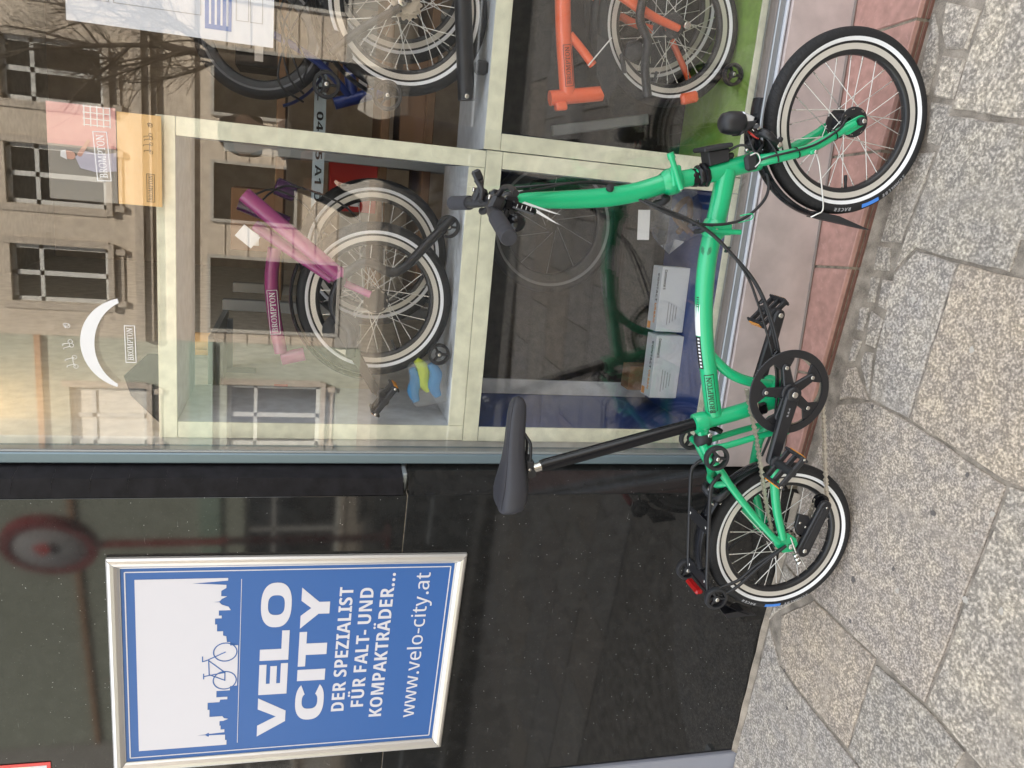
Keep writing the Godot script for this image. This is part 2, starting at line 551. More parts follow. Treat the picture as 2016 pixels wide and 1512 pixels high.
func words(t: String, cap: float, serif := false, bold := false, depth := 0.0006) -> TextMesh:
	var w := TextMesh.new()
	w.font = font(serif, bold)
	w.text = t
	w.font_size = 48
	w.pixel_size = cap / (48.0 * 0.714)
	w.depth = depth
	w.curve_step = 1.5
	return w

# flat lettering whose width is fitted to w (0 = natural)
func letter(parent: Node, t: String, cap: float, at: Vector3, material, w := 0.0, serif := false, bold := false, turn := 0.0, basis := Basis.IDENTITY, called := "lettering") -> MeshInstance3D:
	var me := words(t, cap, serif, bold)
	var k := 1.0
	if w > 0:
		k = w / maxf(me.get_aabb().size.x, 0.0001)
	return part(parent, called, me, material, Transform3D(basis * Basis(Vector3.BACK, turn) * Basis.from_scale(Vector3(k, 1, 1)), at))

func arc_words(s: SurfaceTool, t: String, cap: float, c: Vector3, r: float, a: float, step: float, lean := 0.0) -> void:
	for i in t.length():
		if t[i] != " ":
			var me := words(t[i], cap, false, true, 0.0004)
			var q := a - step * i
			s.append_from(me, 0, Transform3D(Basis(Vector3.BACK, q - PI / 2) * Basis(Vector3.RIGHT, lean), c + Vector3(cos(q), sin(q), 0) * r))

func frame_box(s: SurfaceTool, w: float, h: float, t: float, z: float, at := Vector2.ZERO) -> void:
	for q in [[0, h / 2, w + t, t], [0, -h / 2, w + t, t], [-w / 2, 0, t, h - t], [w / 2, 0, t, h - t]]:
		box(s, Transform3D(Basis.IDENTITY, Vector3(at.x + q[0], at.y + q[1], z)), Vector3(q[2], q[3], 0.0006))

func gy(x: float, z: float) -> float:
	return 0.0316 * (x + 0.823) - 0.012 * (z - 0.3)

# ---------------------------------------------------------------- camera, sky, sun
func camera_and_light() -> void:
	var cam := Camera3D.new()
	cam.name = "camera"
	# the phone was held upright but the picture is stored on its side: image right is down, image up is the world's right
	var right := Vector3(0.09555202, -0.96359162, 0.24972185)
	var up := Vector3(0.96575599, 0.02894756, -0.25783212)
	var fwd := Vector3(-0.24121603, -0.26580675, -0.93336038)
	cam.transform = Transform3D(Basis(right, up, -fwd).orthonormalized(), Vector3(0, 1.457, 1.97))
	cam.fov = rad_to_deg(2.0 * atan(756.0 / 1540.0))
	cam.near = 0.02
	cam.far = 300.0
	add_child(cam)
	cam.current = true
	var e := Environment.new()
	e.background_mode = Environment.BG_SKY
	var sm := ProceduralSkyMaterial.new()
	sm.sky_top_color = Color(0.69, 0.715, 0.745)
	sm.sky_horizon_color = Color(0.82, 0.83, 0.835)
	sm.sky_curve = 0.25
	sm.ground_bottom_color = Color(0.25, 0.24, 0.23)
	sm.ground_horizon_color = Color(0.45, 0.44, 0.43)
	sm.sun_angle_max = 1.0
	sm.sky_energy_multiplier = 1.15
	var sky := Sky.new()
	sky.sky_material = sm
	e.sky = sky
	e.tonemap_mode = Environment.TONE_MAPPER_LINEAR
	e.tonemap_exposure = 3.75
	e.sdfgi_enabled = true
	e.ssao_enabled = true
	e.ssil_enabled = true
	var we := WorldEnvironment.new()
	we.name = "environment"
	we.environment = e
	add_child(we)
	# the sun stands behind the shop: it lights the house across the street and leaves this pavement in the shade
	var sun := DirectionalLight3D.new()
	sun.name = "sun"
	sun.light_energy = 1.5
	sun.light_color = Color(1.0, 0.96, 0.89)
	sun.light_angular_distance = 0.5
	sun.shadow_enabled = true
	var to := Vector3(-0.35, -0.80, 0.66).normalized()
	sun.transform = Transform3D(Basis.looking_at(to, Vector3.UP), Vector3(0, 20, 0))
	add_child(sun)

# ---------------------------------------------------------------- ground
const GUM := [Vector2(-0.578, 0.728), Vector2(-0.636, 0.701), Vector2(-0.805, 0.471), Vector2(-0.643, 0.577), Vector2(-0.877, 0.522), Vector2(-0.944, 0.352), Vector2(-0.793, 0.710), Vector2(-0.769, 0.800), Vector2(-0.032, 0.611), Vector2(-0.167, 0.391), Vector2(-0.247, 0.586), Vector2(-0.360, 0.697), Vector2(-0.395, 0.531), Vector2(-0.457, 0.321), Vector2(-0.571, 0.251), Vector2(-0.928, 0.369), Vector2(-1.043, 0.388), Vector2(-1.022, 0.546), Vector2(-1.350, 0.163), Vector2(-1.455, 0.203), Vector2(-0.038, 0.631), Vector2(-0.830, 0.496), Vector2(-0.521, 0.645), Vector2(-0.468, 0.479)]
func ground() -> void:
	var s := st()
	var xs := [-40.0, -6.0, 6.0, 40.0]
	# bed of the pavement, following the slope near the shop
	for i in 3:
		quadn(s, [v(xs[i], gy(clampf(xs[i], -6, 6), -6) - 0.006, -6), v(xs[i + 1], gy(clampf(xs[i + 1], -6, 6), -6) - 0.006, -6), v(xs[i + 1], gy(clampf(xs[i + 1], -6, 6), 3.4) - 0.006, 3.4), v(xs[i], gy(clampf(xs[i], -6, 6), 3.4) - 0.006, 3.4)], [Vector3.UP, Vector3.UP, Vector3.UP, Vector3.UP])
	var pav := structure("pavement", s, "mortar")
	pav.set_meta("label", "granite slab pavement along the shop front")
	var stones := [
		[[[-0.063, 0.498], [-0.074, 0.638], [-0.076, 0.673], [-0.088, 0.793], [-0.487, 0.929], [-0.502, 0.746], [-0.455, 0.447]], 1],
		[[[-0.113, 0.303], [-0.048, 0.364], [-0.054, 0.427], [-0.063, 0.498], [-0.455, 0.447], [-0.445, 0.304], [-0.315, 0.292], [-0.22, 0.3]], 0],
		[[[-0.445, 0.304], [-0.455, 0.447], [-0.505, 0.744], [-0.572, 0.737], [-0.734, 0.714], [-0.891, 0.697], [-1.097, 0.668], [-1.087, 0.499], [-1.067, 0.228], [-1.029, 0.079], [-0.74, 0.10], [-0.49, 0.182], [-0.459, 0.267]], 2],
		[[[-0.502, 0.746], [-0.496, 0.931], [-0.953, 1.051], [-1.187, 1.039], [-1.158, 0.925], [-1.125, 0.798], [-1.097, 0.668], [-0.891, 0.697], [-0.734, 0.714], [-0.572, 0.737]], 4],
		[[[-1.067, 0.228], [-1.087, 0.499], [-1.1, 0.495], [-1.393, 0.463], [-1.371, 0.231], [-1.35, 0.136], [-1.197, 0.096]], 1],
		[[[-1.1, 0.495], [-1.1, 0.668], [-1.125, 0.798], [-1.217, 0.777], [-1.471, 0.699], [-1.406, 0.516], [-1.393, 0.463]], 3],
		[[[-1.26, 0.051], [-1.35, 0.136], [-1.371, 0.231], [-1.406, 0.516], [-1.471, 0.699], [-1.901, 0.445], [-2.235, 0.009], [-1.805, -0.015]], 0],
		[[[-1.03, 0.076], [-1.062, 0.215], [-1.19, 0.09], [-1.25, 0.045]], 3],
		[[[0.262, 0.383], [0.23, 0.593], [0.211, 0.714], [-0.018, 0.774], [-0.006, 0.647], [-0.074, 0.638], [-0.063, 0.498], [-0.048, 0.364], [-0.113, 0.303], [-0.04, 0.316], [0.186, 0.373]], 3],
		[[[0.477, 0.422], [0.554, 0.425], [0.528, 0.631], [0.213, 0.714], [0.235, 0.591], [0.268, 0.389], [0.348, 0.399], [0.383, 0.404]], 4],
		[[[0.515, 0.308], [0.477, 0.422], [0.394, 0.401], [0.405, 0.334], [0.45, 0.31]], 4],
		[[[0.398, 0.327], [0.381, 0.403], [0.29, 0.391], [0.302, 0.321]], 4],
		[[[0.295, 0.316], [0.283, 0.39], [0.188, 0.372], [0.196, 0.329]], 3],
		[[[0.499, 0.275], [0.451, 0.304], [0.401, 0.317], [0.305, 0.31], [0.306, 0.262], [0.455, 0.272]], 3],
		[[[-0.13, 0.268], [-0.131, 0.322], [-0.21, 0.305], [-0.206, 0.269]], 0],
		[[[-0.216, 0.247], [-0.229, 0.301], [-0.313, 0.289], [-0.311, 0.248]], 0],
		[[[-0.214, 0.203], [-0.208, 0.241], [-0.28, 0.234], [-0.281, 0.206]], 0],
		[[[-0.302, 0.197], [-0.298, 0.239], [-0.366, 0.222], [-0.374, 0.193]], 0],
		[[[-0.127, 0.223], [-0.129, 0.26], [-0.201, 0.258], [-0.203, 0.224]], 3],
		[[[-0.048, 0.229], [-0.051, 0.278], [-0.113, 0.291], [-0.118, 0.229]], 3],
		[[[-0.382, 0.193], [-0.37, 0.231], [-0.449, 0.302], [-0.463, 0.227], [-0.483, 0.185]], 2],
		[[[-0.324, 0.251], [-0.32, 0.287], [-0.436, 0.298], [-0.361, 0.241]], 0],
		[[[0.178, 0.301], [0.181, 0.368], [-0.04, 0.311], [-0.044, 0.236], [0.093, 0.258]], 3],
	]
	rng.seed = 11
	for q in stones:
		var pl := PackedVector2Array()
		var cx := 0.0
		var cz := 0.0
		# split the edges and roughen them: hand-cut stone
		var src: Array = q[0]
		for i in src.size():
			var a := Vector2(src[i][0], -src[i][1])
			var b := Vector2(src[(i + 1) % src.size()][0], -src[(i + 1) % src.size()][1])
			var m := maxi(1, int(a.distance_to(b) / 0.035))
			for j in m:
				var p := a.lerp(b, float(j) / m)
				if j > 0:
					p += Vector2(rng.randf_range(-1, 1), rng.randf_range(-1, 1)) * 0.0022
				pl.append(p)
			cx += a.x
			cz += -a.y
		cx /= src.size()
		cz /= src.size()
		var area := 0.0
		for i in pl.size():
			area += pl[i].cross(pl[(i + 1) % pl.size()])
		if area < 0:
			pl.reverse()
		pl = inset(pl, 0.0042 if pl.size() > 16 else 0.003)
		var ss := st()
		var small := src.size() <= 6 and absf(area) < 0.03
		var tilt := Vector3(0.0316 + rng.randf_range(-0.004, 0.004), 0, -0.012 + rng.randf_range(-0.004, 0.004))
		# xf maps the polygon's (x, -z) plane to the sloping ground
		var xf := Transform3D(Basis(Vector3(1, tilt.x, 0), Vector3(0, -tilt.z, -1), Vector3.UP), Vector3(0, gy(cx, cz) - tilt.x * cx - tilt.z * cz + rng.randf_range(-0.0012, 0.0012), 0))
		prism(ss, pl, -0.05, 0.0, xf, 0.004 if small else 0.003)
		part(pav, "paving_stone", ss, "stone_%d" % q[1])
	# trodden chewing gum, pale and dark
	var gum := [0, 0, 0, 1, 0, 0, 0, 0, 0, 0, 0, 0, 0, 1, 1, 1, 1, 1, 1, 1, 0, 1, 1, 0]
	for i in GUM.size():
		if i % 3 == 2:
			continue
		var gs := st()
		var pp: Vector2 = GUM[i]
		var r := rng.randf_range(0.0045, 0.0095)
		var pl := PackedVector2Array()
		for k in 11:
			var a := TAU * k / 11.0
			pl.append(Vector2(pp.x, -pp.y) + Vector2(cos(a) * rng.randf_range(0.6, 1.2), sin(a) * rng.randf_range(0.45, 1.1)) * r)
		prism(gs, pl, -0.001, 0.0012, Transform3D(Basis(Vector3(1, 0.0316, 0), Vector3(0, 0.012, -1), Vector3.UP), Vector3(0, gy(0, 0) + 0.0005, 0)))
		part(pav, "gum_spot", gs, "gum_dark" if gum[i] else "gum_pale")
	# the rest of the pavement, outside the photograph
	for r in 6:
		for c in 14:
			var x0 := -4.6 + c * 0.56 + (r % 2) * 0.25
			var z0 := 1.08 + r * 0.375
			var ss := st()
			var pl := PackedVector2Array([Vector2(x0, -z0), Vector2(x0 + 0.55, -z0), Vector2(x0 + 0.55, -z0 - 0.365), Vector2(x0, -z0 - 0.365)])
			var xf := Transform3D(Basis(Vector3(1, 0.0316, 0), Vector3(0, 0.012, -1), Vector3.UP), Vector3(0, gy(0, 0), 0))
			prism(ss, pl, -0.05, 0.0, xf, 0.003)
			part(pav, "paving_stone", ss, "stone_%d" % ((r * 3 + c * 2) % 5))
	# kerb, road and the far pavement
	s = st()
	bx(s, v(-40, -0.25, 3.4), v(40, -0.02, 3.62), 0.012)
	structure("kerb", s, "kerb_granite")
	s = st()
	quad(s, v(-60, -0.14, 3.62), v(60, -0.14, 3.62), v(60, -0.14, 13.2), v(-60, -0.14, 13.2), Vector3.UP)
	structure("road", s, "asphalt")
	s = st()
	for k in 7:
		bx(s, v(-16 + k * 5.2, -0.139, 5.9), v(-16 + k * 5.2 + 3.6, -0.135, 6.0))
	structure("road_marking", s, "road_paint")
	s = st()
	bx(s, v(-40, -0.25, 13.2), v(40, 0.0, 13.42), 0.012)
	structure("far_kerb", s, "kerb_granite")
	s = st()
	quad(s, v(-60, 0.0, 13.42), v(60, 0.0, 13.42), v(60, 0.0, 16.6), v(-60, 0.0, 16.6), Vector3.UP)
	structure("far_pavement", s, "mortar")
	s = st()
	quad(s, v(-150, -0.3, -150), v(150, -0.3, -150), v(150, -0.3, 150), v(-150, -0.3, 150), Vector3.UP)
	structure("ground", s, "mortar")

# ---------------------------------------------------------------- shop front
var granite_basis := Basis(Vector3.UP, deg_to_rad(-6.0))
var granite_at := Vector3(-0.796, 0.0, 0.0816)

func shop_front() -> void:
	var w := thing("granite_wall", "black polished granite wall beside the shop window", "wall", granite_at, "", granite_basis)
	var jy := 1.169
	# slabs: the joint runs a little uphill towards the left
	for q in [[-3.2, -0.9995, -0.2, 3.3], [-0.9965, 0.0, -0.2, jy], [-0.9965, 0.0, jy + 0.0022, 3.3]]:
		var s := st()
		var dy0: float = 0.0085 if q[3] == jy else 0.0
		var dy1: float = 0.0085 if q[2] > 1.0 else 0.0
		prism(s, [Vector2(q[0], q[2] + dy1), Vector2(q[1], q[2]), Vector2(q[1], q[3]), Vector2(q[0], q[3] + dy0)], -0.03, 0.0, Transform3D.IDENTITY, 0.0008)
		part(w, "granite_slab", s, "black_granite")
	var s := st()
	bx(s, v(-0.9965, jy - 0.01, -0.03), v(0, jy + 0.016, -0.0022))
	part(w, "joint_filler", s, "grout")
	# masonry behind the slabs
	s = st()
	bx(s, v(-3.2, -0.2, -0.4), v(-0.008, 3.3, -0.031))
	part(w, "masonry", s, "shop_wall")
	# cement fillet where the slabs meet the pavement
	s = st()
	for k in 24:
		var x0 := -1.0 + k / 24.0
		var x1 := -1.0 + (k + 1) / 24.0
		var a0 := 0.010 + 0.0016 * sin(k * 1.7)
		var a1 := 0.010 + 0.0016 * sin((k + 1) * 1.7)
		var g0 := gy(granite_at.x + x0, 0.05)
		var g1 := gy(granite_at.x + x1, 0.05)
		quad(s, v(x0, g0 + a0, 0.001), v(x1, g1 + a1, 0.001), v(x1, g1 - 0.004, a1 * 1.4), v(x0, g0 - 0.004, a0 * 1.4), Vector3(0, 0.7, 0.7))
	part(w, "cement_fillet", s, "mortar")
	# return of the wall to the glass: polished granite below the joint, old painted timber above it
	var ig := granite_basis.inverse()
	var e1 := ig * (Vector3(-0.737, 0, -0.012) - granite_at)
	s = st()
	quad(s, v(-0.001, -0.2, -0.001), v(e1.x, -0.2, e1.z), v(e1.x, jy - 0.003, e1.z), v(-0.001, jy - 0.003, -0.001), (Vector3(-e1.z, 0, e1.x).normalized() * signf(-e1.z)).normalized())
	part(w, "granite_return", s, "black_granite")
	rng.seed = 4
	s = st()
	var ys := []
	for k in 27:
		ys.append(jy + 0.012 + (3.3 - jy) * k / 26.0)
	for k in 26:
		var o0 := 0.0016 * sin(k * 2.3) + rng.randf_range(0, 0.0012)
		var o1 := 0.0016 * sin((k + 1) * 2.3)
		var mid0 := Vector3(e1.x * 0.52 + 0.010, ys[k], e1.z * 0.40 + 0.006 + o0)
		var mid1 := Vector3(e1.x * 0.52 + 0.010, ys[k + 1], e1.z * 0.40 + 0.006 + o1)
		var a := Vector3(0.002, ys[k], 0.0)
		var b := Vector3(0.002, ys[k + 1], 0.0)
		var c := Vector3(e1.x - 0.001, ys[k], e1.z + 0.004)
		var d := Vector3(e1.x - 0.001, ys[k + 1], e1.z + 0.004)
		quad(s, a, b, mid1, mid0, Vector3(0.35, 0, 0.93).normalized())
		quad(s, mid0, mid1, d, c, Vector3(0.93, 0, 0.35).normalized())
	# broken lower end of the timber: shows as a pale slanting face over the granite
	quad(s, v(0.002, jy + 0.012, 0.0), Vector3(e1.x * 0.52 + 0.010, jy + 0.012, e1.z * 0.40 + 0.006), Vector3(e1.x - 0.001, jy + 0.012, e1.z + 0.004), Vector3(e1.x * 0.5, jy + 0.006, e1.z * 0.5), Vector3.DOWN)
	part(w, "timber_jamb", s, "jamb_paint")
	s = st()
	bx(s, v(e1.x - 0.055, jy + 0.0, e1.z + 0.002), v(e1.x - 0.004, jy + 0.0115, e1.z + 0.062), 0.002)
	part(w, "putty", s, "rack_metal")

	# metal corner of the doorway at the far end of the granite
	var door := thing("door_post", "blue grey metal door post at the end of the granite wall", "door post", granite_at + granite_basis * Vector3(-1.04, 0, 0), "", granite_basis)
	s = st()
	bx(s, v(-0.055, -0.04, -0.02), v(0.041, 2.6, 0.012), 0.003)
	part(door, "post", s, "door_metal")
	s = st()
	bx(s, v(-0.9, -0.06, -0.10), v(-0.0555, -0.012, 0.13), 0.002)
	var plate := part(door, "threshold_plate", s, "aluminium")
	for i in 8:
		for j in 3:
			s = st()
			var up := (i + j) % 2 == 0
			box(s, Transform3D(Basis(Vector3.UP, 0.7 if up else -0.7), v(-0.09 - i * 0.035, -0.0112, 0.015 + j * 0.035)), Vector3(0.03, 0.003, 0.006), 0.001)
			part(plate, "tread_bar", s, "aluminium")

	# tiled ledge under the window
	var ledge := thing("tiled_ledge", "low ledge of red brown clay tiles under the window", "ledge", Vector3(0, 0, 0))
	var fz := func(x: float) -> float: return 0.1952 + 0.1491 * x
	var ty := func(x: float) -> float: return 0.0316 * (x + 0.823) + 0.030
	var joints := [-0.742, -0.438, -0.131, 0.167, 0.466, 0.768, 1.07, 1.372, 1.674, 1.976]
	for i in joints.size() - 1:
		var x0: float = joints[i] + 0.0035
		var x1: float = joints[i + 1] - 0.0035
		var ss := st()
		var h := 0.0
		var xf := Transform3D(Basis(Vector3(1, 0.0316, 0), Vector3(0, 0, -1), Vector3.UP), Vector3(0, ty.call(0.0), 0))
		prism(ss, [Vector2(x0, -0.026), Vector2(x1, -0.026), Vector2(x1 + 0.013, -fz.call(x1) + 0.004), Vector2(x0 + 0.013, -fz.call(x0) + 0.004)], -0.013, h, xf, 0.0022)
		part(ledge, "tile", ss, "tile_red")
		# nosing tiles below, in two courses with a joint between
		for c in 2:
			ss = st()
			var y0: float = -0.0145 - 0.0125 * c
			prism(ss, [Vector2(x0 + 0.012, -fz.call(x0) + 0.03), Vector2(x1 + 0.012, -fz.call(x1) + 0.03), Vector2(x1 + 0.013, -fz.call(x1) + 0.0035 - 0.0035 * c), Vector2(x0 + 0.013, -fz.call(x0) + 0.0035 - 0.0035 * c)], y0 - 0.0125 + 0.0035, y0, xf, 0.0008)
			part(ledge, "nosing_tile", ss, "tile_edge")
	s = st()
	var xg := Transform3D(Basis(Vector3(1, 0.0316, 0), Vector3(0, 0, -1), Vector3.UP), Vector3(0, ty.call(0.0), 0))
	prism(s, [Vector2(-0.79, 0.0), Vector2(2.0, 0.0), Vector2(2.0, -fz.call(2.0) + 0.0065), Vector2(-0.79, -fz.call(-0.79) + 0.0065)], -0.09, -0.0035, xg)
	part(ledge, "mortar_bed", s, "grout")

	# painted sheet below the glass
	var sill := thing("sill_panel", "plain pinkish grey painted panel below the window", "panel", Vector3(0, 0.05, 0.02))
	s = st()
	prism(s, [Vector2(-0.735, -0.03), Vector2(2.1, 0.06), Vector2(2.1, 0.208), Vector2(-0.735, 0.208)], -0.012, 0.008, Transform3D.IDENTITY, 0.001)
	part(sill, "sheet", s, "sill_sheet")
	s = st()
	tube(s, [v(-0.735, -0.012, 0.010), v(-0.3, 0.0005, 0.0105), v(0.1, 0.0135, 0.0108), v(0.6, 0.0292, 0.011), v(2.1, 0.077, 0.011)], 0.0032, 8)
	part(sill, "sealant", s, "sealant")

	# the shop window
	var win := thing("shop_window", "large double glazed shop window in a grey metal frame", "window", Vector3(0, 0.26, 0))
	s = st()
	bx(s, v(-0.735, 0.002, -0.005), v(2.1, 0.0085, 0.021), 0.0015)
	part(win, "sill_strip", s, "white_trim")
	s = st()
	bx(s, v(-0.708, 0.009, -0.045), v(2.1, 0.0265, 0.012), 0.002)
	part(win, "bottom_rail", s, "aluminium")
	s = st()
	bx(s, v(-0.708, 0.0267, -0.03), v(2.1, 0.0285, 0.006))
	part(win, "gasket", s, "sealant")
	s = st()
	bx(s, v(-0.7355, -0.2, -0.06), v(-0.7085, 3.0, 0.010), 0.003)
	part(win, "side_rail", s, "window_metal")
	s = st()
	bx(s, v(-0.7083, 0.031, -0.03), v(-0.7035, 3.0, 0.0045), 0.0008)
	part(win, "gasket", s, "aluminium")
	s = st()
	bx(s, v(-0.70, 2.72, -0.05), v(2.1, 2.80, 0.012), 0.002)
	part(win, "top_rail", s, "aluminium")
	for z in [0.0, -0.018]:
		s = st()
		bx(s, v(-0.706, 0.027, z - 0.004), v(2.1, 2.73, z))
		part(win, "pane", s, "glass")
	# transfers stuck to the glass
	var zt := 0.0008
	for q in [[Vector2(-0.018, 1.885), 0.104, 0.0275, 0.064, "boxed"], [Vector2(-0.440, 1.8365), 0.088, 0.022, 0.02, "boxed"]]:
		var node := pnode(win, "transfer", Transform3D(Basis(Vector3.BACK, q[3]), v(q[0].x, q[0].y - 0.26, zt)))
		letter(node, "BROMPTON", q[2] * 0.56, Vector3.ZERO, "white_print", q[1] * 0.88, true)
		s = st()
		frame_box(s, q[1], q[2], 0.0016, 0.0)
		part(node, "border", s, "white_print")
	# pale arched band
	s = st()
	var ac := Vector2(-0.440, 1.835)
	for k in 24:
		var t0 := lerpf(0.25, PI - 0.30, k / 24.0)
		var t1 := lerpf(0.25, PI - 0.30, (k + 1) / 24.0)
		var wi0 := 0.026 * sin(PI * clampf((k + 2.0) / 27.0, 0, 1)) + 0.004
		var wi1 := 0.026 * sin(PI * clampf((k + 3.0) / 27.0, 0, 1)) + 0.004
		var p := func(t: float, r: float) -> Vector3: return v(ac.x + cos(t) * r * 1.02, ac.y - 0.26 + sin(t) * r, zt)
		quad(s, p.call(t0, 0.108 - wi0), p.call(t0, 0.108), p.call(t1, 0.108), p.call(t1, 0.108 - wi1), Vector3.BACK)
	part(win, "arched_transfer", s, "white_print")
	# row of three little bicycle pictures: unfolded, half folded, folded
	for q in [[v(-0.487, 1.955 - 0.26, zt), 0], [v(-0.444, 1.962 - 0.26, zt), 1], [v(-0.402, 1.968 - 0.26, zt), 2]]:
		part(win, "bicycle_transfer", bike_icon(q[1], 0.032), "white_print", Transform3D(Basis(Vector3.BACK, 0.12), q[0]))

func bike_icon(state: int, w: float) -> SurfaceTool:
	var s := st()
	var ring := func(c: Vector2, r: float) -> void:
		lathe(s, [Vector2(r - 0.0009, -0.0002), Vector2(r, -0.0002), Vector2(r, 0.0002), Vector2(r - 0.0009, 0.0002)], zx(v(c.x, c.y)), 18)
	var ln := func(pts: Array) -> void:
		for i in pts.size() - 1:
			var a: Vector2 = pts[i]
			var b: Vector2 = pts[i + 1]
			box(s, Transform3D(Basis(Vector3.BACK, (b - a).angle()), v((a.x + b.x) / 2, (a.y + b.y) / 2)), Vector3(a.distance_to(b) + 0.001, 0.001, 0.0004))
	var k := w / 0.032
	if state == 0:
		ring.call(Vector2(-0.011, 0) * k, 0.005 * k)
		ring.call(Vector2(0.011, 0) * k, 0.005 * k)
		ln.call([Vector2(-0.011, 0) * k, Vector2(-0.005, 0.004) * k, Vector2(0.009, 0.004) * k, Vector2(0.011, 0) * k])
		ln.call([Vector2(-0.005, 0.001) * k, Vector2(-0.008, 0.018) * k, Vector2(-0.011, 0.018) * k])
		ln.call([Vector2(0.010, 0.003) * k, Vector2(0.007, 0.020) * k, Vector2(0.004, 0.020) * k])
	elif state == 1:
		ring.call(Vector2(-0.004, 0) * k, 0.005 * k)
		ring.call(Vector2(0.005, 0.001) * k, 0.005 * k)
		ln.call([Vector2(-0.006, 0.002) * k, Vector2(-0.009, 0.017) * k, Vector2(-0.012, 0.017) * k])
		ln.call([Vector2(0.002, 0.003) * k, Vector2(0.0, 0.018) * k, Vector2(-0.003, 0.018) * k])
	else:
		ring.call(Vector2(0, 0) * k, 0.0055 * k)
		ring.call(Vector2(0.002, 0.001) * k, 0.004 * k)
		ln.call([Vector2(-0.005, 0.005) * k, Vector2(0.004, 0.008) * k, Vector2(0.006, 0.004) * k])
	return s

# ---------------------------------------------------------------- framed sign on the granite
func sign_board() -> void:
	var W := 0.672
	var H := 0.893
	var sg := thing("framed_sign", "blue and white shop sign in an aluminium frame on the black granite", "sign", granite_at + granite_basis * Vector3(-0.5105, 1.4475 - H / 2, 0.002), "", granite_basis * Basis(Vector3.BACK, deg_to_rad(-1.0)))
	var o := H / 2
	var prof := [Vector2(0, 0), Vector2(0, 0.009), Vector2(0.004, 0.0145), Vector2(0.010, 0.017), Vector2(0.018, 0.0155), Vector2(0.025, 0.010), Vector2(0.028, 0.006), Vector2(0.030, 0.0055), Vector2(0.030, 0.001)]
	var cor := func(k: int, u: float) -> Vector2:
		var q: Array = [[-1, -1], [1, -1], [1, 1], [-1, 1]][k % 4]
		return Vector2(q[0] * (W / 2 - u), q[1] * (H / 2 - u))
	for k in 4:
		var s := st()
		var gap := 0.0007
		for i in prof.size() - 1:
			var a: Vector2 = cor.call(k, prof[i].x)
			var b: Vector2 = cor.call(k + 1, prof[i].x)
			var c: Vector2 = cor.call(k + 1, prof[i + 1].x)
			var d: Vector2 = cor.call(k, prof[i + 1].x)
			var e := (b - a).normalized()
			var inw := Vector2(-e.y, e.x)
			var dp: Vector2 = prof[i + 1] - prof[i]
			var n2 := Vector2(-dp.y, dp.x).normalized()
			var nn := Vector3(inw.x * n2.x, inw.y * n2.x, n2.y).normalized()
			a += e * gap
			d += e * gap
			b -= e * gap
			c -= e * gap
			quad(s, v(a.x, a.y + o, prof[i].y), v(b.x, b.y + o, prof[i].y), v(c.x, c.y + o, prof[i + 1].y), v(d.x, d.y + o, prof[i + 1].y), nn)
		part(sg, "frame_side", s, "sign_alu")
	var s := st()
	bx(s, v(-W / 2 + 0.004, 0.004, 0.0), v(W / 2 - 0.004, H - 0.004, 0.003))
	var board := part(sg, "board", s, "sign_blue")
	var z := 0.0034
	# thin white border line
	s = st()
	var BW := W - 0.085
	var BH := H - 0.080
	for q in [[0, BH / 2, BW, 0.003], [0, -BH / 2, BW, 0.003], [-BW / 2, 0, 0.003, BH], [BW / 2, 0, 0.003, BH]]:
		box(s, Transform3D(Basis.IDENTITY, v(q[0], o + q[1], z)), Vector3(q[2], q[3], 0.0006))
	part(board, "border_line", s, "sign_white")
	# white panel whose lower edge is a skyline: two tall spires, steps, a dome, and the gap where the bicycle stands
	var x0 := -BW / 2 + 0.022
	var x1 := BW / 2 - 0.022
	var wd := x1 - x0
	var top := o + BH / 2 - 0.022
	# a list of (share of the width, skyline height over the line) from left to right; 0 = bottom of the panel
	var yb := top - 0.222
	var sky := [[0.0, 0.0], [0.03, 0.0], [0.03, 0.004], [0.065, 0.004], [0.068, 0.045], [0.058, 0.047], [0.07, 0.055], [0.0725, 0.078], [0.076, 0.055], [0.086, 0.047], [0.078, 0.045], [0.082, 0.006],
		[0.10, 0.006], [0.10, 0.016], [0.125, 0.016], [0.125, 0.019], [0.155, 0.019], [0.155, 0.010], [0.165, -0.003], [0.172, 0.008], [0.185, 0.012], [0.185, 0.045], [0.23, 0.045], [0.23, 0.050], [0.275, 0.050], [0.275, 0.020], [0.29, 0.018], [0.29, 0.0], [0.305, 0.0], [0.305, 0.028], [0.345, 0.028], [0.345, -0.006],
		[0.37, -0.006], [0.372, -0.024], [0.615, -0.024], [0.615, -0.004], [0.635, -0.004], [0.635, 0.004], [0.67, 0.006], [0.675, 0.014], [0.70, 0.014], [0.70, 0.029], [0.74, 0.029], [0.74, 0.034], [0.775, 0.034], [0.775, 0.018], [0.79, 0.018], [0.79, 0.025], [0.82, 0.025], [0.82, -0.004],
		[0.84, 0.002], [0.852, 0.018], [0.866, 0.024], [0.868, 0.040], [0.871, 0.024], [0.885, 0.018], [0.898, 0.006], [0.90, 0.020], [0.93, 0.020], [0.945, 0.008], [0.962, 0.008], [0.968, 0.045], [0.974, 0.090], [0.980, 0.045], [0.986, 0.004], [1.0, 0.004]]
	var pl := PackedVector2Array()
	for q in sky:
		pl.append(Vector2(x0 + wd * q[0], yb + q[1]))
	pl.append(Vector2(x1, top))
	pl.append(Vector2(x0, top))
	s = st()
	prism(s, pl, z - 0.0003, z + 0.0003)
	part(board, "skyline_panel", s, "sign_white")
	# bicycle standing in the gap
	s = st()
	var gx := x0 + wd * 0.493
	var gb := yb - 0.0235
	for q in [-0.046, 0.046]:
		lathe(s, [Vector2(0.0275, -0.0002), Vector2(0.0305, -0.0002), Vector2(0.0305, 0.0003), Vector2(0.0275, 0.0003)], zx(v(gx + q, gb + 0.031, z + 0.0006)), 36)
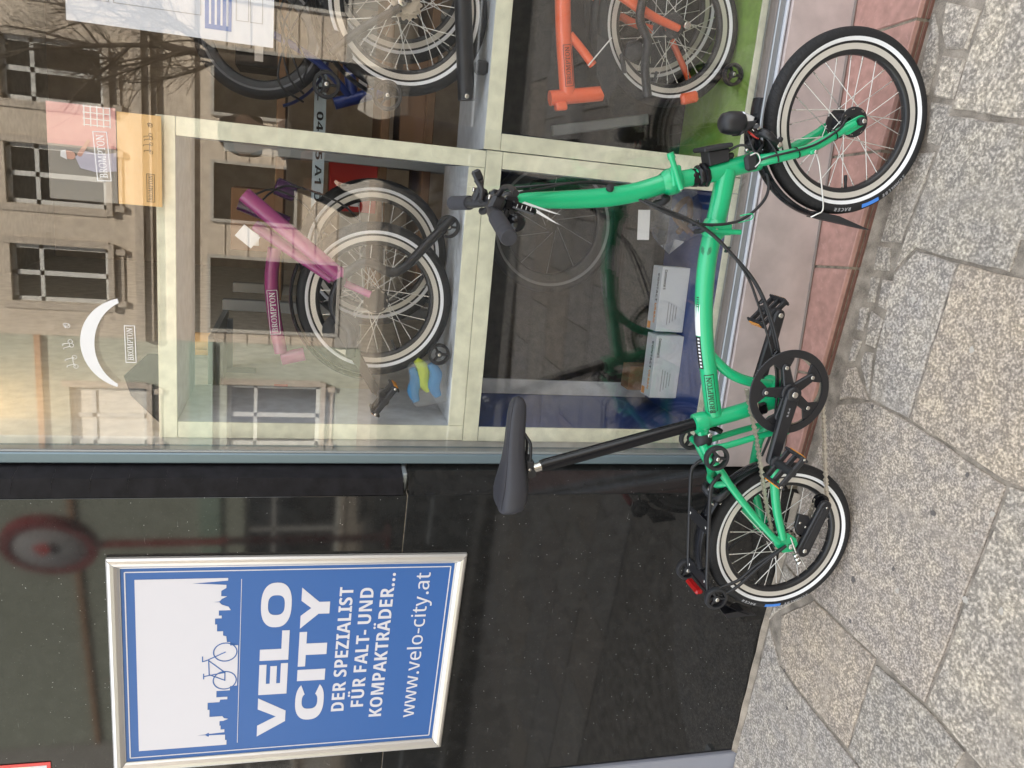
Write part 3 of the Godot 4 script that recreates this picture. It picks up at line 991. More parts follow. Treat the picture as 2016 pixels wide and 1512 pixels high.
	for q in [[-0.046, 0.031, -0.020, 0.031], [-0.020, 0.031, 0.020, 0.071], [-0.046, 0.031, -0.026, 0.068], [-0.020, 0.031, -0.030, 0.083], [-0.027, 0.070, 0.022, 0.072], [0.046, 0.031, 0.021, 0.078], [0.021, 0.078, 0.0185, 0.087], [0.0185, 0.087, 0.034, 0.087], [-0.038, 0.084, -0.022, 0.084]]:
		var a := Vector2(q[0], q[1])
		var b := Vector2(q[2], q[3])
		box(s, Transform3D(Basis(Vector3.BACK, (b - a).angle()), v(gx + (a.x + b.x) / 2, gb + (a.y + b.y) / 2, z + 0.0006)), Vector3(a.distance_to(b) + 0.002, 0.0028, 0.0006))
	part(board, "bicycle_picture", s, "sign_blue")
	s = st()
	box(s, Transform3D(Basis.IDENTITY, v(0, yb - 0.0285, z)), Vector3(wd * 0.985, 0.0014, 0.0006))
	part(board, "thin_line", s, "sign_white")
	# wide bold capitals
	var yv := yb - 0.0285
	wide(board, "VELO", v(0.002, yv - 0.088, z), 0.505, 0.074)
	wide(board, "CITY", v(0.017, yv - 0.188, z), 0.44, 0.074)
	letter(board, "DER SPEZIALIST", 0.0345, v(0.026, yv - 0.267, z), "sign_white", 0.415, false, true)
	letter(board, "FÜR FALT- UND", 0.0345, v(0.031, yv - 0.321, z), "sign_white", 0.40, false, true)
	letter(board, "KOMPAKTRÄDER...", 0.0345, v(0.033, yv - 0.375, z), "sign_white", 0.485, false, true)
	letter(board, "www.velo-city.at", 0.040, v(0.028, yv - 0.468, z), "sign_white", 0.495)

# heavy extended sans capitals drawn from outlines
func wide(parent: Node, t: String, at: Vector3, w: float, h: float) -> void:
	var gl := {
		"V": [1.16, [[[0, 1], [0.33, 1], [0.58, 0.34], [0.83, 1], [1.16, 1], [0.74, 0], [0.42, 0]]]],
		"E": [0.90, [[[0, 0], [0.9, 0], [0.9, 0.25], [0.32, 0.25], [0.32, 0.385], [0.83, 0.385], [0.83, 0.615], [0.32, 0.615], [0.32, 0.75], [0.88, 0.75], [0.88, 1], [0, 1]]]],
		"L": [0.84, [[[0, 0], [0.84, 0], [0.84, 0.26], [0.32, 0.26], [0.32, 1], [0, 1]]]],
		"I": [0.33, [[[0, 0], [0.33, 0], [0.33, 1], [0, 1]]]],
		"T": [1.0, [[[0.335, 0], [0.665, 0], [0.665, 0.74], [1.0, 0.74], [1.0, 1], [0, 1], [0, 0.74], [0.335, 0.74]]]],
		"Y": [1.14, [[[0.405, 0], [0.735, 0], [0.735, 0.38], [1.14, 1], [0.78, 1], [0.57, 0.645], [0.36, 1], [0, 1], [0.405, 0.38]]]],
		"O": [1.22, []], "C": [1.10, []],
	}
	var total := 0.0
	for c in t:
		total += gl[c][0] + 0.10
	total -= 0.10
	var k := w / (total * h)
	var x := -w / 2
	for c in t:
		var s := st()
		for pl in gl[c][1]:
			var pp := PackedVector2Array()
			for q in pl:
				pp.append(Vector2(q[0] * h * k, (q[1] - 0.5) * h))
			prism(s, pp, -0.0003, 0.0003)
		if c == "O" or c == "C":
			var a0 := 0.0 if c == "O" else 0.62
			var a1 := TAU if c == "O" else TAU - 0.62
			var R0: float = gl[c][0] / 2 if c == "O" else 0.58
			for i in 40:
				var t0 := lerpf(a0, a1, i / 40.0)
				var t1 := lerpf(a0, a1, (i + 1) / 40.0)
				var p := func(a: float, inner: bool) -> Vector3:
					var cx := cos(a)
					var sx := sin(a)
					var ex := 0.42 if inner else 0.46
					var rx: float = (R0 - 0.34) if inner else R0
					var ry := 0.285 if inner else 0.52
					return v((R0 + rx * signf(cx) * pow(absf(cx), ex * 1.75)) * h * k, ry * signf(sx) * pow(absf(sx), ex * 1.75) * h, 0.0003)
				quad(s, p.call(t0, true), p.call(t0, false), p.call(t1, false), p.call(t1, true), Vector3.BACK)
		part(parent, "lettering", s, "sign_white", Transform3D(Basis.IDENTITY, at + v(x, 0)))
		x += (gl[c][0] + 0.10) * h * k

func notice() -> void:
	var nb := thing("red_notice", "small red bordered white notice above the framed sign on granite", "notice", granite_at + granite_basis * Vector3(-0.781, 2.051, 0.001), "", granite_basis * Basis(Vector3.BACK, deg_to_rad(-1.2)))
	var s := st()
	bx(s, v(-0.20, 0.0, 0.0), v(0.0, 0.30, 0.002), 0.0005)
	part(nb, "red_board", s, "notice_red")
	s = st()
	bx(s, v(-0.190, 0.0095, 0.0021), v(-0.0095, 0.29, 0.0026))
	part(nb, "white_field", s, "white_paper")
	for k in 4:
		s = st()
		bx(s, v(-0.16 + 0.012 * k, 0.018 + k * 0.022, 0.0027), v(-0.02 - 0.004 * k, 0.024 + k * 0.022, 0.003))
		part(nb, "print_line", s, "black_print")

# ---------------------------------------------------------------- the shop's own building: room and storeys above
func shop_building() -> void:
	var b := thing("shop_building", "tall grey town house above and around the shop", "building", Vector3(0, 0, 0))
	var s := st()
	bx(s, v(-0.86, -0.3, -4.0), v(-0.7365, 3.3, -0.013))
	part(b, "side_wall", s, "plaster")
	s = st()
	bx(s, v(-0.7364, 0.1, -0.20), v(-0.6905, 3.05, -0.062), 0.003)
	part(b, "window_reveal", s, "plaster")
	s = st()
	bx(s, v(2.1, -0.3, -4.0), v(2.3, 3.3, -0.02))
	part(b, "side_wall", s, "shop_wall")
	s = st()
	bx(s, v(-0.86, -0.3, -4.2), v(2.3, 3.3, -4.0))
	part(b, "back_wall", s, "shop_wall")
	s = st()
	bx(s, v(-0.86, -0.3, -4.0), v(2.1, 0.10, -0.05))
	part(b, "shop_floor", s, "shop_floor")
	s = st()
	bx(s, v(-0.86, 3.06, -4.0), v(2.1, 3.3, -0.06))
	part(b, "ceiling", s, "plaster")
	s = st()
	bx(s, v(-22, 3.3, -11), v(22, 13.2, 0.0))
	part(b, "upper_storeys", s, "house_grey")
	s = st()
	prism(s, [Vector2(0.3, 13.2), Vector2(-5.5, 16.0), Vector2(-11.3, 13.2)], -22, 22, Transform3D(Basis(Vector3.FORWARD, Vector3.UP, Vector3.RIGHT) * Basis.from_scale(Vector3(-1, 1, 1)), Vector3.ZERO))
	part(b, "roof", s, "roof_tile")
	s = st()
	bx(s, v(2.3, -0.3, -11), v(22, 3.3, 0.2))
	part(b, "ground_storey", s, "house_grey")
	s = st()
	bx(s, v(-22, -0.3, -11), v(-4.0, 3.3, -0.35))
	part(b, "ground_storey", s, "house_grey")
	s = st()
	bx(s, v(-4.0, -0.3, -11), v(-0.87, 3.3, -0.78))
	part(b, "ground_storey", s, "house_grey")
	s = st()
	bx(s, v(-1.5, 2.98, -0.06), v(2.1, 3.3, 0.01))
	part(b, "fascia", s, "house_grey")

# ---------------------------------------------------------------- the street as mirrored in the glass
func facade(called: String, label: String, x0: float, x1: float, h: float, W: float, wall: String, trim: String, holes: Array, pane := "pane_dark") -> Node3D:
	var b := thing(called, label, "building", Vector3((x0 + x1) / 2, 0, W), "")
	var cx := (x0 + x1) / 2
	var xs := [x0, x1]
	var ys := [0.0, h]
	for q in holes:
		for k in [q[0], q[2]]:
			if not xs.has(k):
				xs.append(k)
		for k in [q[1], q[3]]:
			if not ys.has(k):
				ys.append(k)
	xs.sort()
	ys.sort()
	var s := st()
	for i in xs.size() - 1:
		for j in ys.size() - 1:
			var mx: float = (xs[i] + xs[i + 1]) / 2
			var my: float = (ys[j] + ys[j + 1]) / 2
			var open := false
			for q in holes:
				if mx > q[0] and mx < q[2] and my > q[1] and my < q[3]:
					open = true
			if not open:
				quad(s, v(xs[i] - cx, ys[j], 0), v(xs[i + 1] - cx, ys[j], 0), v(xs[i + 1] - cx, ys[j + 1], 0), v(xs[i] - cx, ys[j + 1], 0), Vector3.FORWARD)
	for q in holes:
		var d := 0.22
		var a := v(q[0] - cx, q[1], 0)
		var c := v(q[2] - cx, q[3], 0)
		quad(s, v(a.x, a.y, 0), v(a.x, c.y, 0), v(a.x, c.y, d), v(a.x, a.y, d), Vector3.RIGHT)
		quad(s, v(c.x, a.y, 0), v(c.x, c.y, 0), v(c.x, c.y, d), v(c.x, a.y, d), Vector3.LEFT)
		quad(s, v(a.x, c.y, 0), v(c.x, c.y, 0), v(c.x, c.y, d), v(a.x, c.y, d), Vector3.DOWN)
		quad(s, v(a.x, a.y, 0), v(c.x, a.y, 0), v(c.x, a.y, d), v(a.x, a.y, d), Vector3.UP)
	quad(s, v(x0 - cx, 0, 0), v(x0 - cx, h, 0), v(x0 - cx, h, 9), v(x0 - cx, 0, 9), Vector3.LEFT)
	quad(s, v(x1 - cx, 0, 0), v(x1 - cx, h, 0), v(x1 - cx, h, 9), v(x1 - cx, 0, 9), Vector3.RIGHT)
	quad(s, v(x0 - cx, h, 0), v(x1 - cx, h, 0), v(x1 - cx, h, 9), v(x0 - cx, h, 9), Vector3.UP)
	quad(s, v(x0 - cx, 0, 9), v(x1 - cx, 0, 9), v(x1 - cx, h, 9), v(x0 - cx, h, 9), Vector3.BACK)
	part(b, "wall", s, wall)
	if true:
		for q in holes:
			var node := pnode(b, "window", Transform3D(Basis.IDENTITY, v((q[0] + q[2]) / 2 - cx, q[1], 0.16)))
			var w: float = q[2] - q[0]
			var hh: float = q[3] - q[1]
			s = st()
			var t := 0.09
			for k in [[-w / 2, 0, -w / 2 + t, hh], [w / 2 - t, 0, w / 2, hh], [-w / 2, 0, w / 2, t], [-w / 2, hh - t, w / 2, hh], [-0.05, 0, 0.05, hh], [-w / 2, hh * 0.68, w / 2, hh * 0.68 + 0.08]]:
				bx(s, v(k[0], k[1], -0.04), v(k[2], k[3], 0.05))
			part(node, "frame", s, "frame_white")
			for k in [[-w / 2 + t, t, -0.05, hh * 0.68], [0.05, t, w / 2 - t, hh * 0.68], [-w / 2 + t, hh * 0.68 + 0.08, -0.05, hh - t], [0.05, hh * 0.68 + 0.08, w / 2 - t, hh - t]]:
				s = st()
				bx(s, v(k[0], k[1], 0.0), v(k[2], k[3], 0.012))
				part(node, "pane", s, pane if q[1] > 4 else "pane_dark")
			s = st()
			bx(s, v(-w / 2 - 0.12, -0.12, -0.30), v(w / 2 + 0.12, -0.01, -0.02))
			for k in [-w / 2 - 0.02, w / 2 - 0.10]:
				bx(s, v(k, -0.34, -0.26), v(k + 0.12, -0.122, -0.162))
			bx(s, v(-w / 2 - 0.04, -0.30, -0.20), v(w / 2 + 0.04, -0.18, -0.163))
			part(node, "sill", s, trim)
			for k in [-1.0, 1.0]:
				s = st()
				bx(s, v(k * (w / 2 + 0.08) - 0.07, 0.0, -0.205), v(k * (w / 2 + 0.08) + 0.07, hh + 0.14, -0.163))
				part(node, "surround", s, trim)
	return b

func cornice(b: Node3D, w: float, y: float, prof: Array, material: String, called := "cornice") -> void:
	var s := st()
	for q in prof:
		bx(s, v(-w / 2, y + q[0], -q[2]), v(w / 2, y + q[1], -0.002))
	part(b, called, s, material)

func street() -> void:
	var W := 16.5
	var up := []
	for k in 5:
		var c := 1.38 - 2.03 * k + 2.03 * 2
		up.append([c - 0.6, 5.40, c + 0.6, 7.28])
		up.append([c - 0.6, 9.0, c + 0.6, 10.9])
	var b := facade("opposite_house", "beige plastered town house with white windows across the street", -4.0, 7.2, 13.4, W, "house_beige", "house_trim", up)
	# wide dark shop openings of the ground storey
	for q in [[-3.75, 0.55, -2.02, 3.42], [-1.31, 1.55, 0.0, 3.36], [0.9, 0.2, 2.3, 3.36], [3.2, 0.55, 6.4, 3.36]]:
		var n := pnode(b, "shop_opening", Transform3D(Basis.IDENTITY, v((q[0] + q[2]) / 2 - 1.6, q[1], 0.0)))
		var w: float = q[2] - q[0]
		var hh: float = q[3] - q[1]
		var so := st()
		bx(so, v(-w / 2 + 0.07, 0.07, -0.03), v(w / 2 - 0.07, hh - 0.07, -0.004))
		part(n, "pane", so, "pane_dark")
		for k in [[-w / 2, 0.0, -w / 2 + 0.07, hh], [w / 2 - 0.07, 0.0, w / 2, hh], [-w / 2 + 0.071, 0.0, w / 2 - 0.071, 0.069], [-w / 2 + 0.071, hh - 0.069, w / 2 - 0.071, hh]]:
			so = st()
			bx(so, v(k[0], k[1], -0.09), v(k[2], k[3], -0.004))
			part(n, "frame_bar", so, "house_grey")
	cornice(b, 11.2, 4.40, [[0.0, 0.10, 0.10], [0.10, 0.26, 0.18], [0.26, 0.36, 0.28], [0.36, 0.44, 0.22]], "house_trim")
	cornice(b, 11.2, 3.62, [[0.0, 0.05, 0.04], [0.05, 0.12, 0.08]], "house_trim", "string_course")
	cornice(b, 11.2, 8.1, [[0.0, 0.10, 0.08], [0.10, 0.2, 0.14]], "house_trim", "string_course")
	cornice(b, 11.2, 12.7, [[0.0, 0.2, 0.2], [0.2, 0.45, 0.4], [0.45, 0.7, 0.6]], "house_trim")
	cornice(b, 11.2, 0.0, [[0.0, 0.62, 0.06]], "house_grey", "plinth")
	# channelled ground storey: shallow grooves between courses
	for k in 6:
		cornice(b, 11.2, 0.66 + k * 0.48, [[0.0, 0.44, 0.028]] if false else [[0.0, 0.022, 0.02]], "house_trim", "course_band")
	var g := facade("green_house", "long pale green house with a brown band across the street", -21.0, -4.0, 12.6, W + 0.02, "house_pale_green", "house_trim", [[-6.5, 4.7, -5.15, 6.28], [-9.6, 4.7, -8.25, 6.28], [-20.0, 4.7, -18.6, 6.3], [-6.5, 0.9, -5.0, 3.0], [-15.2, 0.2, -11.6, 2.7]], "blind")
	cornice(g, 17.0, 6.78, [[0.0, 0.12, 0.10]], "brown_band", "brown_band")
	cornice(g, 17.0, 3.3, [[0.0, 0.5, 0.12]], "house_green", "shop_fascia")
	cornice(g, 17.0, 11.5, [[0.0, 0.3, 0.3], [0.3, 0.7, 0.5]], "house_trim")
	facade("grey_house", "tall grey house further along across the street", 7.2, 17.0, 14.6, W + 0.05, "house_grey", "house_trim", [[8.4, 1.2, 9.6, 3.2], [11, 1.2, 12.2, 3.2], [8.4, 5.4, 9.6, 7.4], [11, 5.4, 12.2, 7.4]])
	facade("corner_house", "grey house at the far end of the street row", -32.0, -21.0, 14.0, W - 0.05, "house_grey", "house_trim", [[-26.0, 1.2, -24.8, 3.2], [-23.6, 1.2, -22.4, 3.2], [-26.0, 5.4, -24.8, 7.4], [-23.6, 5.4, -22.4, 7.4]])
	tree(Vector3(1.35, -0.02, 9.6), 7)
	# round advertising sign on a red post
	var rs := thing("round_sign", "round white sign with a dark red rim on a red post", "sign", Vector3(-8.0, -0.14, 9.2), "", Basis(Vector3.UP, deg_to_rad(-160.0)) * Basis.from_scale(Vector3(1.75, 1.62, 1.75)))
	var s := st()
	tube(s, [v(0, 0, 0), v(0, 2.78, 0)], 0.035, 14)
	part(rs, "post", s, "post_red")
	s = st()
	disc(s, v(0, 0.01, 0), Vector3.UP, 0.14, 0.03, 20, 0.004)
	part(rs, "base_plate", s, "post_red")
	s = st()
	lathe(s, [Vector2(0.33, -0.05), Vector2(0.41, -0.05), Vector2(0.42, 0.0), Vector2(0.41, 0.05), Vector2(0.33, 0.05), Vector2(0.33, -0.05)], zx(v(0, 3.18, 0)), 48)
	part(rs, "rim", s, "post_red")
	s = st()
	disc(s, v(0, 3.18, 0), Vector3.BACK, 0.331, 0.07, 48)
	var face := part(rs, "face", s, "sign_face")
	s = st()
	prism(s, [Vector2(-0.10, 3.20), Vector2(0.02, 3.17), Vector2(0.11, 3.24), Vector2(0.06, 3.30), Vector2(-0.04, 3.32)], 0.036, 0.040)
	part(face, "red_emblem", s, "notice_red")
	s = st()
	prism(s, [Vector2(-0.11, 3.14), Vector2(0.0, 3.08), Vector2(0.10, 3.15), Vector2(0.05, 3.18), Vector2(-0.06, 3.165)], 0.036, 0.040)
	part(face, "dark_emblem", s, "black_print")

func tree(at: Vector3, sd: int) -> void:
	var t := thing("bare_tree", "bare leafless street tree standing at the kerb across the road", "tree", at)
	rng.seed = sd
	var trunk := st()
	var limbs := st()
	var h := 3.3
	tube(trunk, cr([v(0, 0, 0), v(0.03, 1.2, 0.02), v(-0.05, 2.4, 0.0), v(0.0, h, 0.03)], 4), radii([0.075, 0.060, 0.052, 0.045], 13), 12)
	part(t, "trunk", trunk, "bark")
	var todo := []
	for k in 8:
		var a := TAU * k / 8.0 + rng.randf_range(-0.3, 0.3)
		todo.append([v(0, h - rng.randf_range(0, 0.9), 0.03), Vector3(cos(a) * 0.75, rng.randf_range(0.7, 1.3), sin(a) * 0.5).normalized(), rng.randf_range(1.1, 1.6), 0.024, 0])
	todo.append([v(0, h - 0.05, 0.03), Vector3(0.05, 1, 0.02), 1.9, 0.038, 0])
	while todo.size():
		var q: Array = todo.pop_back()
		var p: Vector3 = q[0]
		var d: Vector3 = q[1]
		var le: float = q[2]
		var r: float = q[3]
		var lv: int = q[4]
		var pts := [p]
		var nseg := 5
		for i in nseg:
			d = (d + Vector3(rng.randf_range(-1, 1), rng.randf_range(-0.4, 0.8), rng.randf_range(-1, 1)) * 0.20).normalized()
			pts.append(pts[-1] + d * le / nseg)
		tube(limbs, pts, radii([r, r * 0.45], nseg + 1), 6 if lv < 2 else 4, false)
		if lv < 4:
			var kids := [6, 5, 4, 3][lv] as int
			for k in kids:
				var i := rng.randi_range(1, nseg)
				var side := Vector3(rng.randf_range(-1, 1), rng.randf_range(-0.25, 0.9), rng.randf_range(-1, 1)).normalized()
				var nd := (d * 0.55 + side * 0.85).normalized()
				todo.append([pts[i], nd, le * rng.randf_range(0.48, 0.72), r * lerpf(1.0, 0.45, float(i) / nseg) * 0.62, lv + 1])
	part(t, "crown", limbs, "bark")

# ---------------------------------------------------------------- wheels (16 inch, 28 spokes)
var WM := {}
func wheel_meshes() -> void:
	var s := st()
	var pr := []
	# tyre cross-section, an open horseshoe from bead to bead
	for k in 19:
		var t := lerpf(-0.62, PI + 0.62, k / 18.0)
		var rr := 0.190 + sin(t) * 0.0172
		pr.append(Vector2(rr, -cos(t) * 0.0182))
	pr.reverse()
	lathe(s, pr, zx(Vector3.ZERO), 96)
	WM.tyre = s.commit()
	s = st()
	for sg in [-1.0, 1.0]:
		var q := [Vector2(0.1757, 0.0140 * sg), Vector2(0.1765, 0.0150 * sg), Vector2(0.1800, 0.0162 * sg), Vector2(0.1838, 0.0177 * sg), Vector2(0.1842, 0.0172 * sg)]
		if sg > 0:
			q.reverse()
		lathe(s, q, zx(Vector3.ZERO), 96)
	WM.stripe = s.commit()
	s = st()
	for sg in [-1.0, 1.0]:
		var q := [Vector2(0.1705, 0.0116 * sg), Vector2(0.1705, 0.0121 * sg), Vector2(0.1575, 0.0121 * sg), Vector2(0.1575, 0.0116 * sg)]
		if sg < 0:
			q.reverse()
		lathe(s, q, zx(Vector3.ZERO), 96)
	WM.track = s.commit()
	s = st()
	lathe(s, [Vector2(0.177, -0.0115), Vector2(0.156, -0.0118), Vector2(0.150, -0.0105), Vector2(0.1465, -0.005), Vector2(0.1465, 0.005), Vector2(0.150, 0.0105), Vector2(0.156, 0.0118), Vector2(0.177, 0.0115)], zx(Vector3.ZERO), 96)
	WM.rim = s.commit()
	s = st()
	lathe(s, [Vector2(0.0, -0.036), Vector2(0.014, -0.036), Vector2(0.033, -0.0315), Vector2(0.034, -0.028), Vector2(0.022, -0.024), Vector2(0.021, 0.0), Vector2(0.022, 0.024), Vector2(0.034, 0.028), Vector2(0.033, 0.0315), Vector2(0.014, 0.036), Vector2(0.0, 0.036)], zx(Vector3.ZERO), 32)
	WM.hub = s.commit()
	s = st()
	tube(s, [v(0, 0, 0), v(0, 1, 0)], 0.00115, 6, false)
	WM.spoke = s.commit()
	s = st()
	tube(s, [v(0, 0, 0), v(0, 0.011, 0)], [0.0019, 0.0017], 6)
	WM.nipple = s.commit()
	s = st()
	tube(s, [v(0, 0.1475, 0), v(0, 0.139, 0), v(0, 0.128, 0), v(0, 0.118, 0)], [0.004, 0.0033, 0.0042, 0.0036], 10)
	WM.valve = s.commit()

func spoke_xf(a: Vector3, b: Vector3) -> Transform3D:
	var y := b - a
	var x := y.cross(Vector3(0.2, 0.3, 0.9)).normalized() * 1.0
	var z := x.cross(y.normalized())
	return Transform3D(Basis(x, y, z), a)

func wheel(parent: Node, called: String, at: Vector3, turn := Basis.IDENTITY, spokes := 28, valve := -1.2, rim_mat := "rim_black", hub_mat := "black_satin") -> Node3D:
	var w := pnode(parent, called, Transform3D(turn, at))
	part(w, "tyre", WM.tyre, "rubber")
	part(w, "reflective_stripe", WM.stripe, "reflective")
	part(w, "rim", WM.rim, rim_mat)
	part(w, "brake_track", WM.track, "rim_alloy")
	part(w, "hub", WM.hub, hub_mat)
	for k in spokes:
		var sd := 1.0 if k % 2 == 0 else -1.0
		var lead := 1.0 if (k / 2) % 2 == 0 else -1.0
		var a := TAU * k / spokes + 0.11
		var h := a + lead * 1.05
		var p := v(cos(h) * 0.0285, sin(h) * 0.0285, 0.030 * sd)
		var q := v(cos(a) * 0.1468, sin(a) * 0.1468, 0.002 * sd)
		part(w, "spoke", WM.spoke, "spoke_steel", spoke_xf(p, q))
		if spokes >= 28:
			var y := (p - q).normalized()
			part(w, "spoke_nipple", WM.nipple, "steel", along(q, y))
			if sd > 0 and called == "front_wheel":
				part(w, "spoke_head", WM.nipple, "steel", Transform3D(Basis(Vector3.RIGHT, PI / 2).scaled(Vector3(0.9, 0.9, 0.2)), v(p.x, p.y, 0.0315)))
	part(w, "valve", WM.valve, "black_matt", Transform3D(Basis(Vector3.BACK, valve), Vector3.ZERO))
	return w

func tyre_print(w: Node3D, a: float) -> void:
	var s := st()
	arc_words(s, "SCHWALBE", 0.0085, v(0, 0, 0.0174), 0.1962, a, 0.047, -0.42)
	part(w, "tyre_lettering", s, "grey_print")
	s = st()
	arc_words(s, "RACER", 0.0085, v(0, 0, 0.0174), 0.1962, a - 0.80, 0.047, -0.42)
	part(w, "tyre_lettering", s, "grey_print")
	s = st()
	for k in 12:
		var t0 := a - 0.40 - 0.0195 * k
		var t1 := t0 - 0.0195
		quad(s, v(cos(t0) * 0.1915, sin(t0) * 0.1915, 0.0186), v(cos(t0) * 0.2005, sin(t0) * 0.2005, 0.0158), v(cos(t1) * 0.2005, sin(t1) * 0.2005, 0.0158), v(cos(t1) * 0.1915, sin(t1) * 0.1915, 0.0186), Vector3(0, 0.2, 1).normalized())
	part(w, "blue_tyre_mark", s, "blue_print")

func arc_guard(s: SurfaceTool, c: Vector3, r: float, a0: float, a1: float, half: float, dip: float, th := 0.0015, seg := 40) -> void:
	var pr := []
	for k in 9:
		var t := -1.0 + k / 4.0
		pr.append(Vector2(r - dip * t * t, half * t))
	for k in 9:
		var t := 1.0 - k / 4.0
		pr.append(Vector2(r - th - dip * t * t, half * t))
	pr.append(pr[0])
	# lathe runs about y; zx() turns y to z and the lathe angle to a clockwise one, so pass the negative angles
	lathe(s, pr, zx(c), seg, a0, a1)

func roller(parent: Node, at: Vector3, r: float, called := "roller") -> void:
	var w := pnode(parent, called, Transform3D(Basis.IDENTITY, at))
	var s := st()
	lathe(s, [Vector2(r * 0.74, -0.008), Vector2(r - 0.002, -0.008), Vector2(r, -0.005), Vector2(r, 0.005), Vector2(r - 0.002, 0.008), Vector2(r * 0.74, 0.008), Vector2(r * 0.74, -0.008)], zx(Vector3.ZERO), 32)
	part(w, "tread", s, "black_matt")
	s = st()
	for k in 3:
		var a := TAU * k / 3 + 0.5
		box(s, Transform3D(Basis(Vector3.BACK, a), v(cos(a) * r * 0.5, sin(a) * r * 0.5)), Vector3(r * 0.62, 0.006, 0.010), 0.001)
	disc(s, Vector3.ZERO, Vector3.BACK, r * 0.3, 0.014, 18)
	part(w, "spider", s, "black_matt")
	s = st()
	disc(s, v(0, 0, 0.009), Vector3.BACK, 0.0055, 0.006, 12, 0.0015)
	part(w, "bolt", s, "steel")

# ---------------------------------------------------------------- the green bicycle
# local axes: x along the bicycle to its front wheel, y up, z to the drive side; origin where the rear tyre touches the ground
func bicycle() -> void:
	var bas := Basis(Vector3(0.99948945, 0.03195019, 0.0001468), Vector3(-0.03189385, 0.99797962, -0.05494964), Vector3(-0.00190216, 0.0549169, 0.99848912))
	var b := thing("folding_bicycle", "bright green folding bicycle with black saddle standing on the pavement", "bicycle", Vector3(-0.8165, 0.0019, 0.3236), "", bas)
	var hubr := v(0.0, 0.2095)
	var hubf := v(1.0454, 0.2095)
	var bb := v(0.412, 0.283)
	# --- main frame
	var mp := cr([v(0.922, 0.4935), v(0.852, 0.4975), v(0.788, 0.505), v(0.729, 0.5115), v(0.658, 0.5105), v(0.585, 0.503), v(0.511, 0.489), v(0.435, 0.469), v(0.370, 0.452), v(0.336, 0.443)], 5)
	var s := st()
	tube(s, mp, radii([0.0235, 0.0225, 0.0215, 0.0205, 0.0205], mp.size()), 24)
	tube(s, [v(0.3128, 0.4855), v(0.339, 0.3895), v(0.368, 0.300), v(0.3755, 0.272)], [0.0195, 0.0195, 0.0195, 0.0195], 24)
	tube(s, [v(0.9075, 0.541), v(0.9405, 0.4365)], 0.0210, 24)
	var sp := cr([v(0.490, 0.475), v(0.455, 0.434), v(0.434, 0.397), v(0.420, 0.347), v(0.413, 0.285)], 5)
	tube(s, sp, 0.0125, 16)
	tube(s, [bb + v(-0.035, 0.003, 0), bb], 0.014, 14)
	tube(s, [bb + v(0, 0, -0.034), bb + v(0, 0, 0.034)], 0.0205, 24)
	var fr := part(b, "main_frame", s, "green_paint")
	# boxed name on the tube
	var tl := (mp[39] as Vector3) - (mp[36] as Vector3)
	var du := 0.0216
	for k in 2:
		s = st()
		var a := 0.42 + (0.56 if k == 0 else -0.56)
		patch(s, mp, 0.765, 0.937, 0.0210, a - 0.035, a + 0.035)
		part(fr, "name_border", s, "black_print")
	for u in [0.765, 0.937]:
		s = st()
		patch(s, mp, u - 0.0016, u + 0.0016, 0.0210, -0.16, 1.0)
		part(fr, "name_border", s, "black_print")
	var cpos: Vector3 = (mp[38] as Vector3)
	var ang := atan2((mp[34] - mp[42]).y, (mp[34] - mp[42]).x)
	letter(fr, "BROMPTON", 0.0130, cpos + v(-0.003, sin(0.42) * du, cos(0.42) * du), "black_print", 0.094, true, false, 0.0, Basis(Vector3.BACK, ang) * Basis(Vector3.RIGHT, -0.42))
	# line mark near the hinge: three nested arcs
	for k in 3:
		s = st()
		var c := Vector3.ZERO
		for i in 16:
			var t0 := lerpf(0.9, TAU - 0.9, i / 16.0)
			var t1 := lerpf(0.9, TAU - 0.9, (i + 1) / 16.0)
			var r := 0.0055 + 0.0028 * k
			quad(s, c + v(cos(t0) * r, sin(t0) * r), c + v(cos(t0) * (r + 0.0011), sin(t0) * (r + 0.0011)), c + v(cos(t1) * (r + 0.0011), sin(t1) * (r + 0.0011)), c + v(cos(t1) * r, sin(t1) * r), Vector3.BACK)
		part(fr, "line_mark", s, "black_print", Transform3D(Basis(Vector3.RIGHT, -0.75), (mp[14] as Vector3) + v(-0.002, sin(0.75) * 0.0222, cos(0.75) * 0.0222)))
	s = st()
	patch(s, mp, 0.475, 0.625, 0.0213, 0.88, 1.80)
	part(fr, "white_sticker", s, "white_print")
	s = st()
	patch(s, mp, 0.628, 0.742, 0.0213, 0.92, 1.75)
	part(fr, "black_sticker", s, "black_print")
	s = st()
	for k in 9:
		patch(s, mp, 0.634 + 0.012 * k, 0.640 + 0.012 * k, 0.0216, 1.05, 1.35)
	part(fr, "sticker_print", s, "white_print")
	s = st()
	for k in 5:
		patch(s, mp, 0.487 + 0.008 * k, 0.4905 + 0.008 * k, 0.0216, 1.0, 1.35)
	part(fr, "sticker_print", s, "black_print")
	# stickers on the other side of the tube, seen mirrored in the glass
	for q in [[0.36, 0.50, 2.6, 3.3], [0.38, 0.53, 3.4, 4.0]]:
		s = st()
		patch(s, mp, q[0], q[1], 0.0218, q[2], q[3])
		part(fr, "white_sticker", s, "white_print")
	# frame hinge and its clamp
	s = st()
	var hd: Vector3 = (mp[12] - mp[8]).normalized()
	var hc: Vector3 = mp[10]
	lathe(s, [Vector2(0.0215, -0.022), Vector2(0.0265, -0.016), Vector2(0.0285, -0.006), Vector2(0.0285, -0.0006), Vector2(0.0262, -0.0006), Vector2(0.0262, 0.0006), Vector2(0.0285, 0.0006), Vector2(0.0285, 0.006), Vector2(0.0265, 0.016), Vector2(0.0215, 0.022)], along(hc, hd), 28)
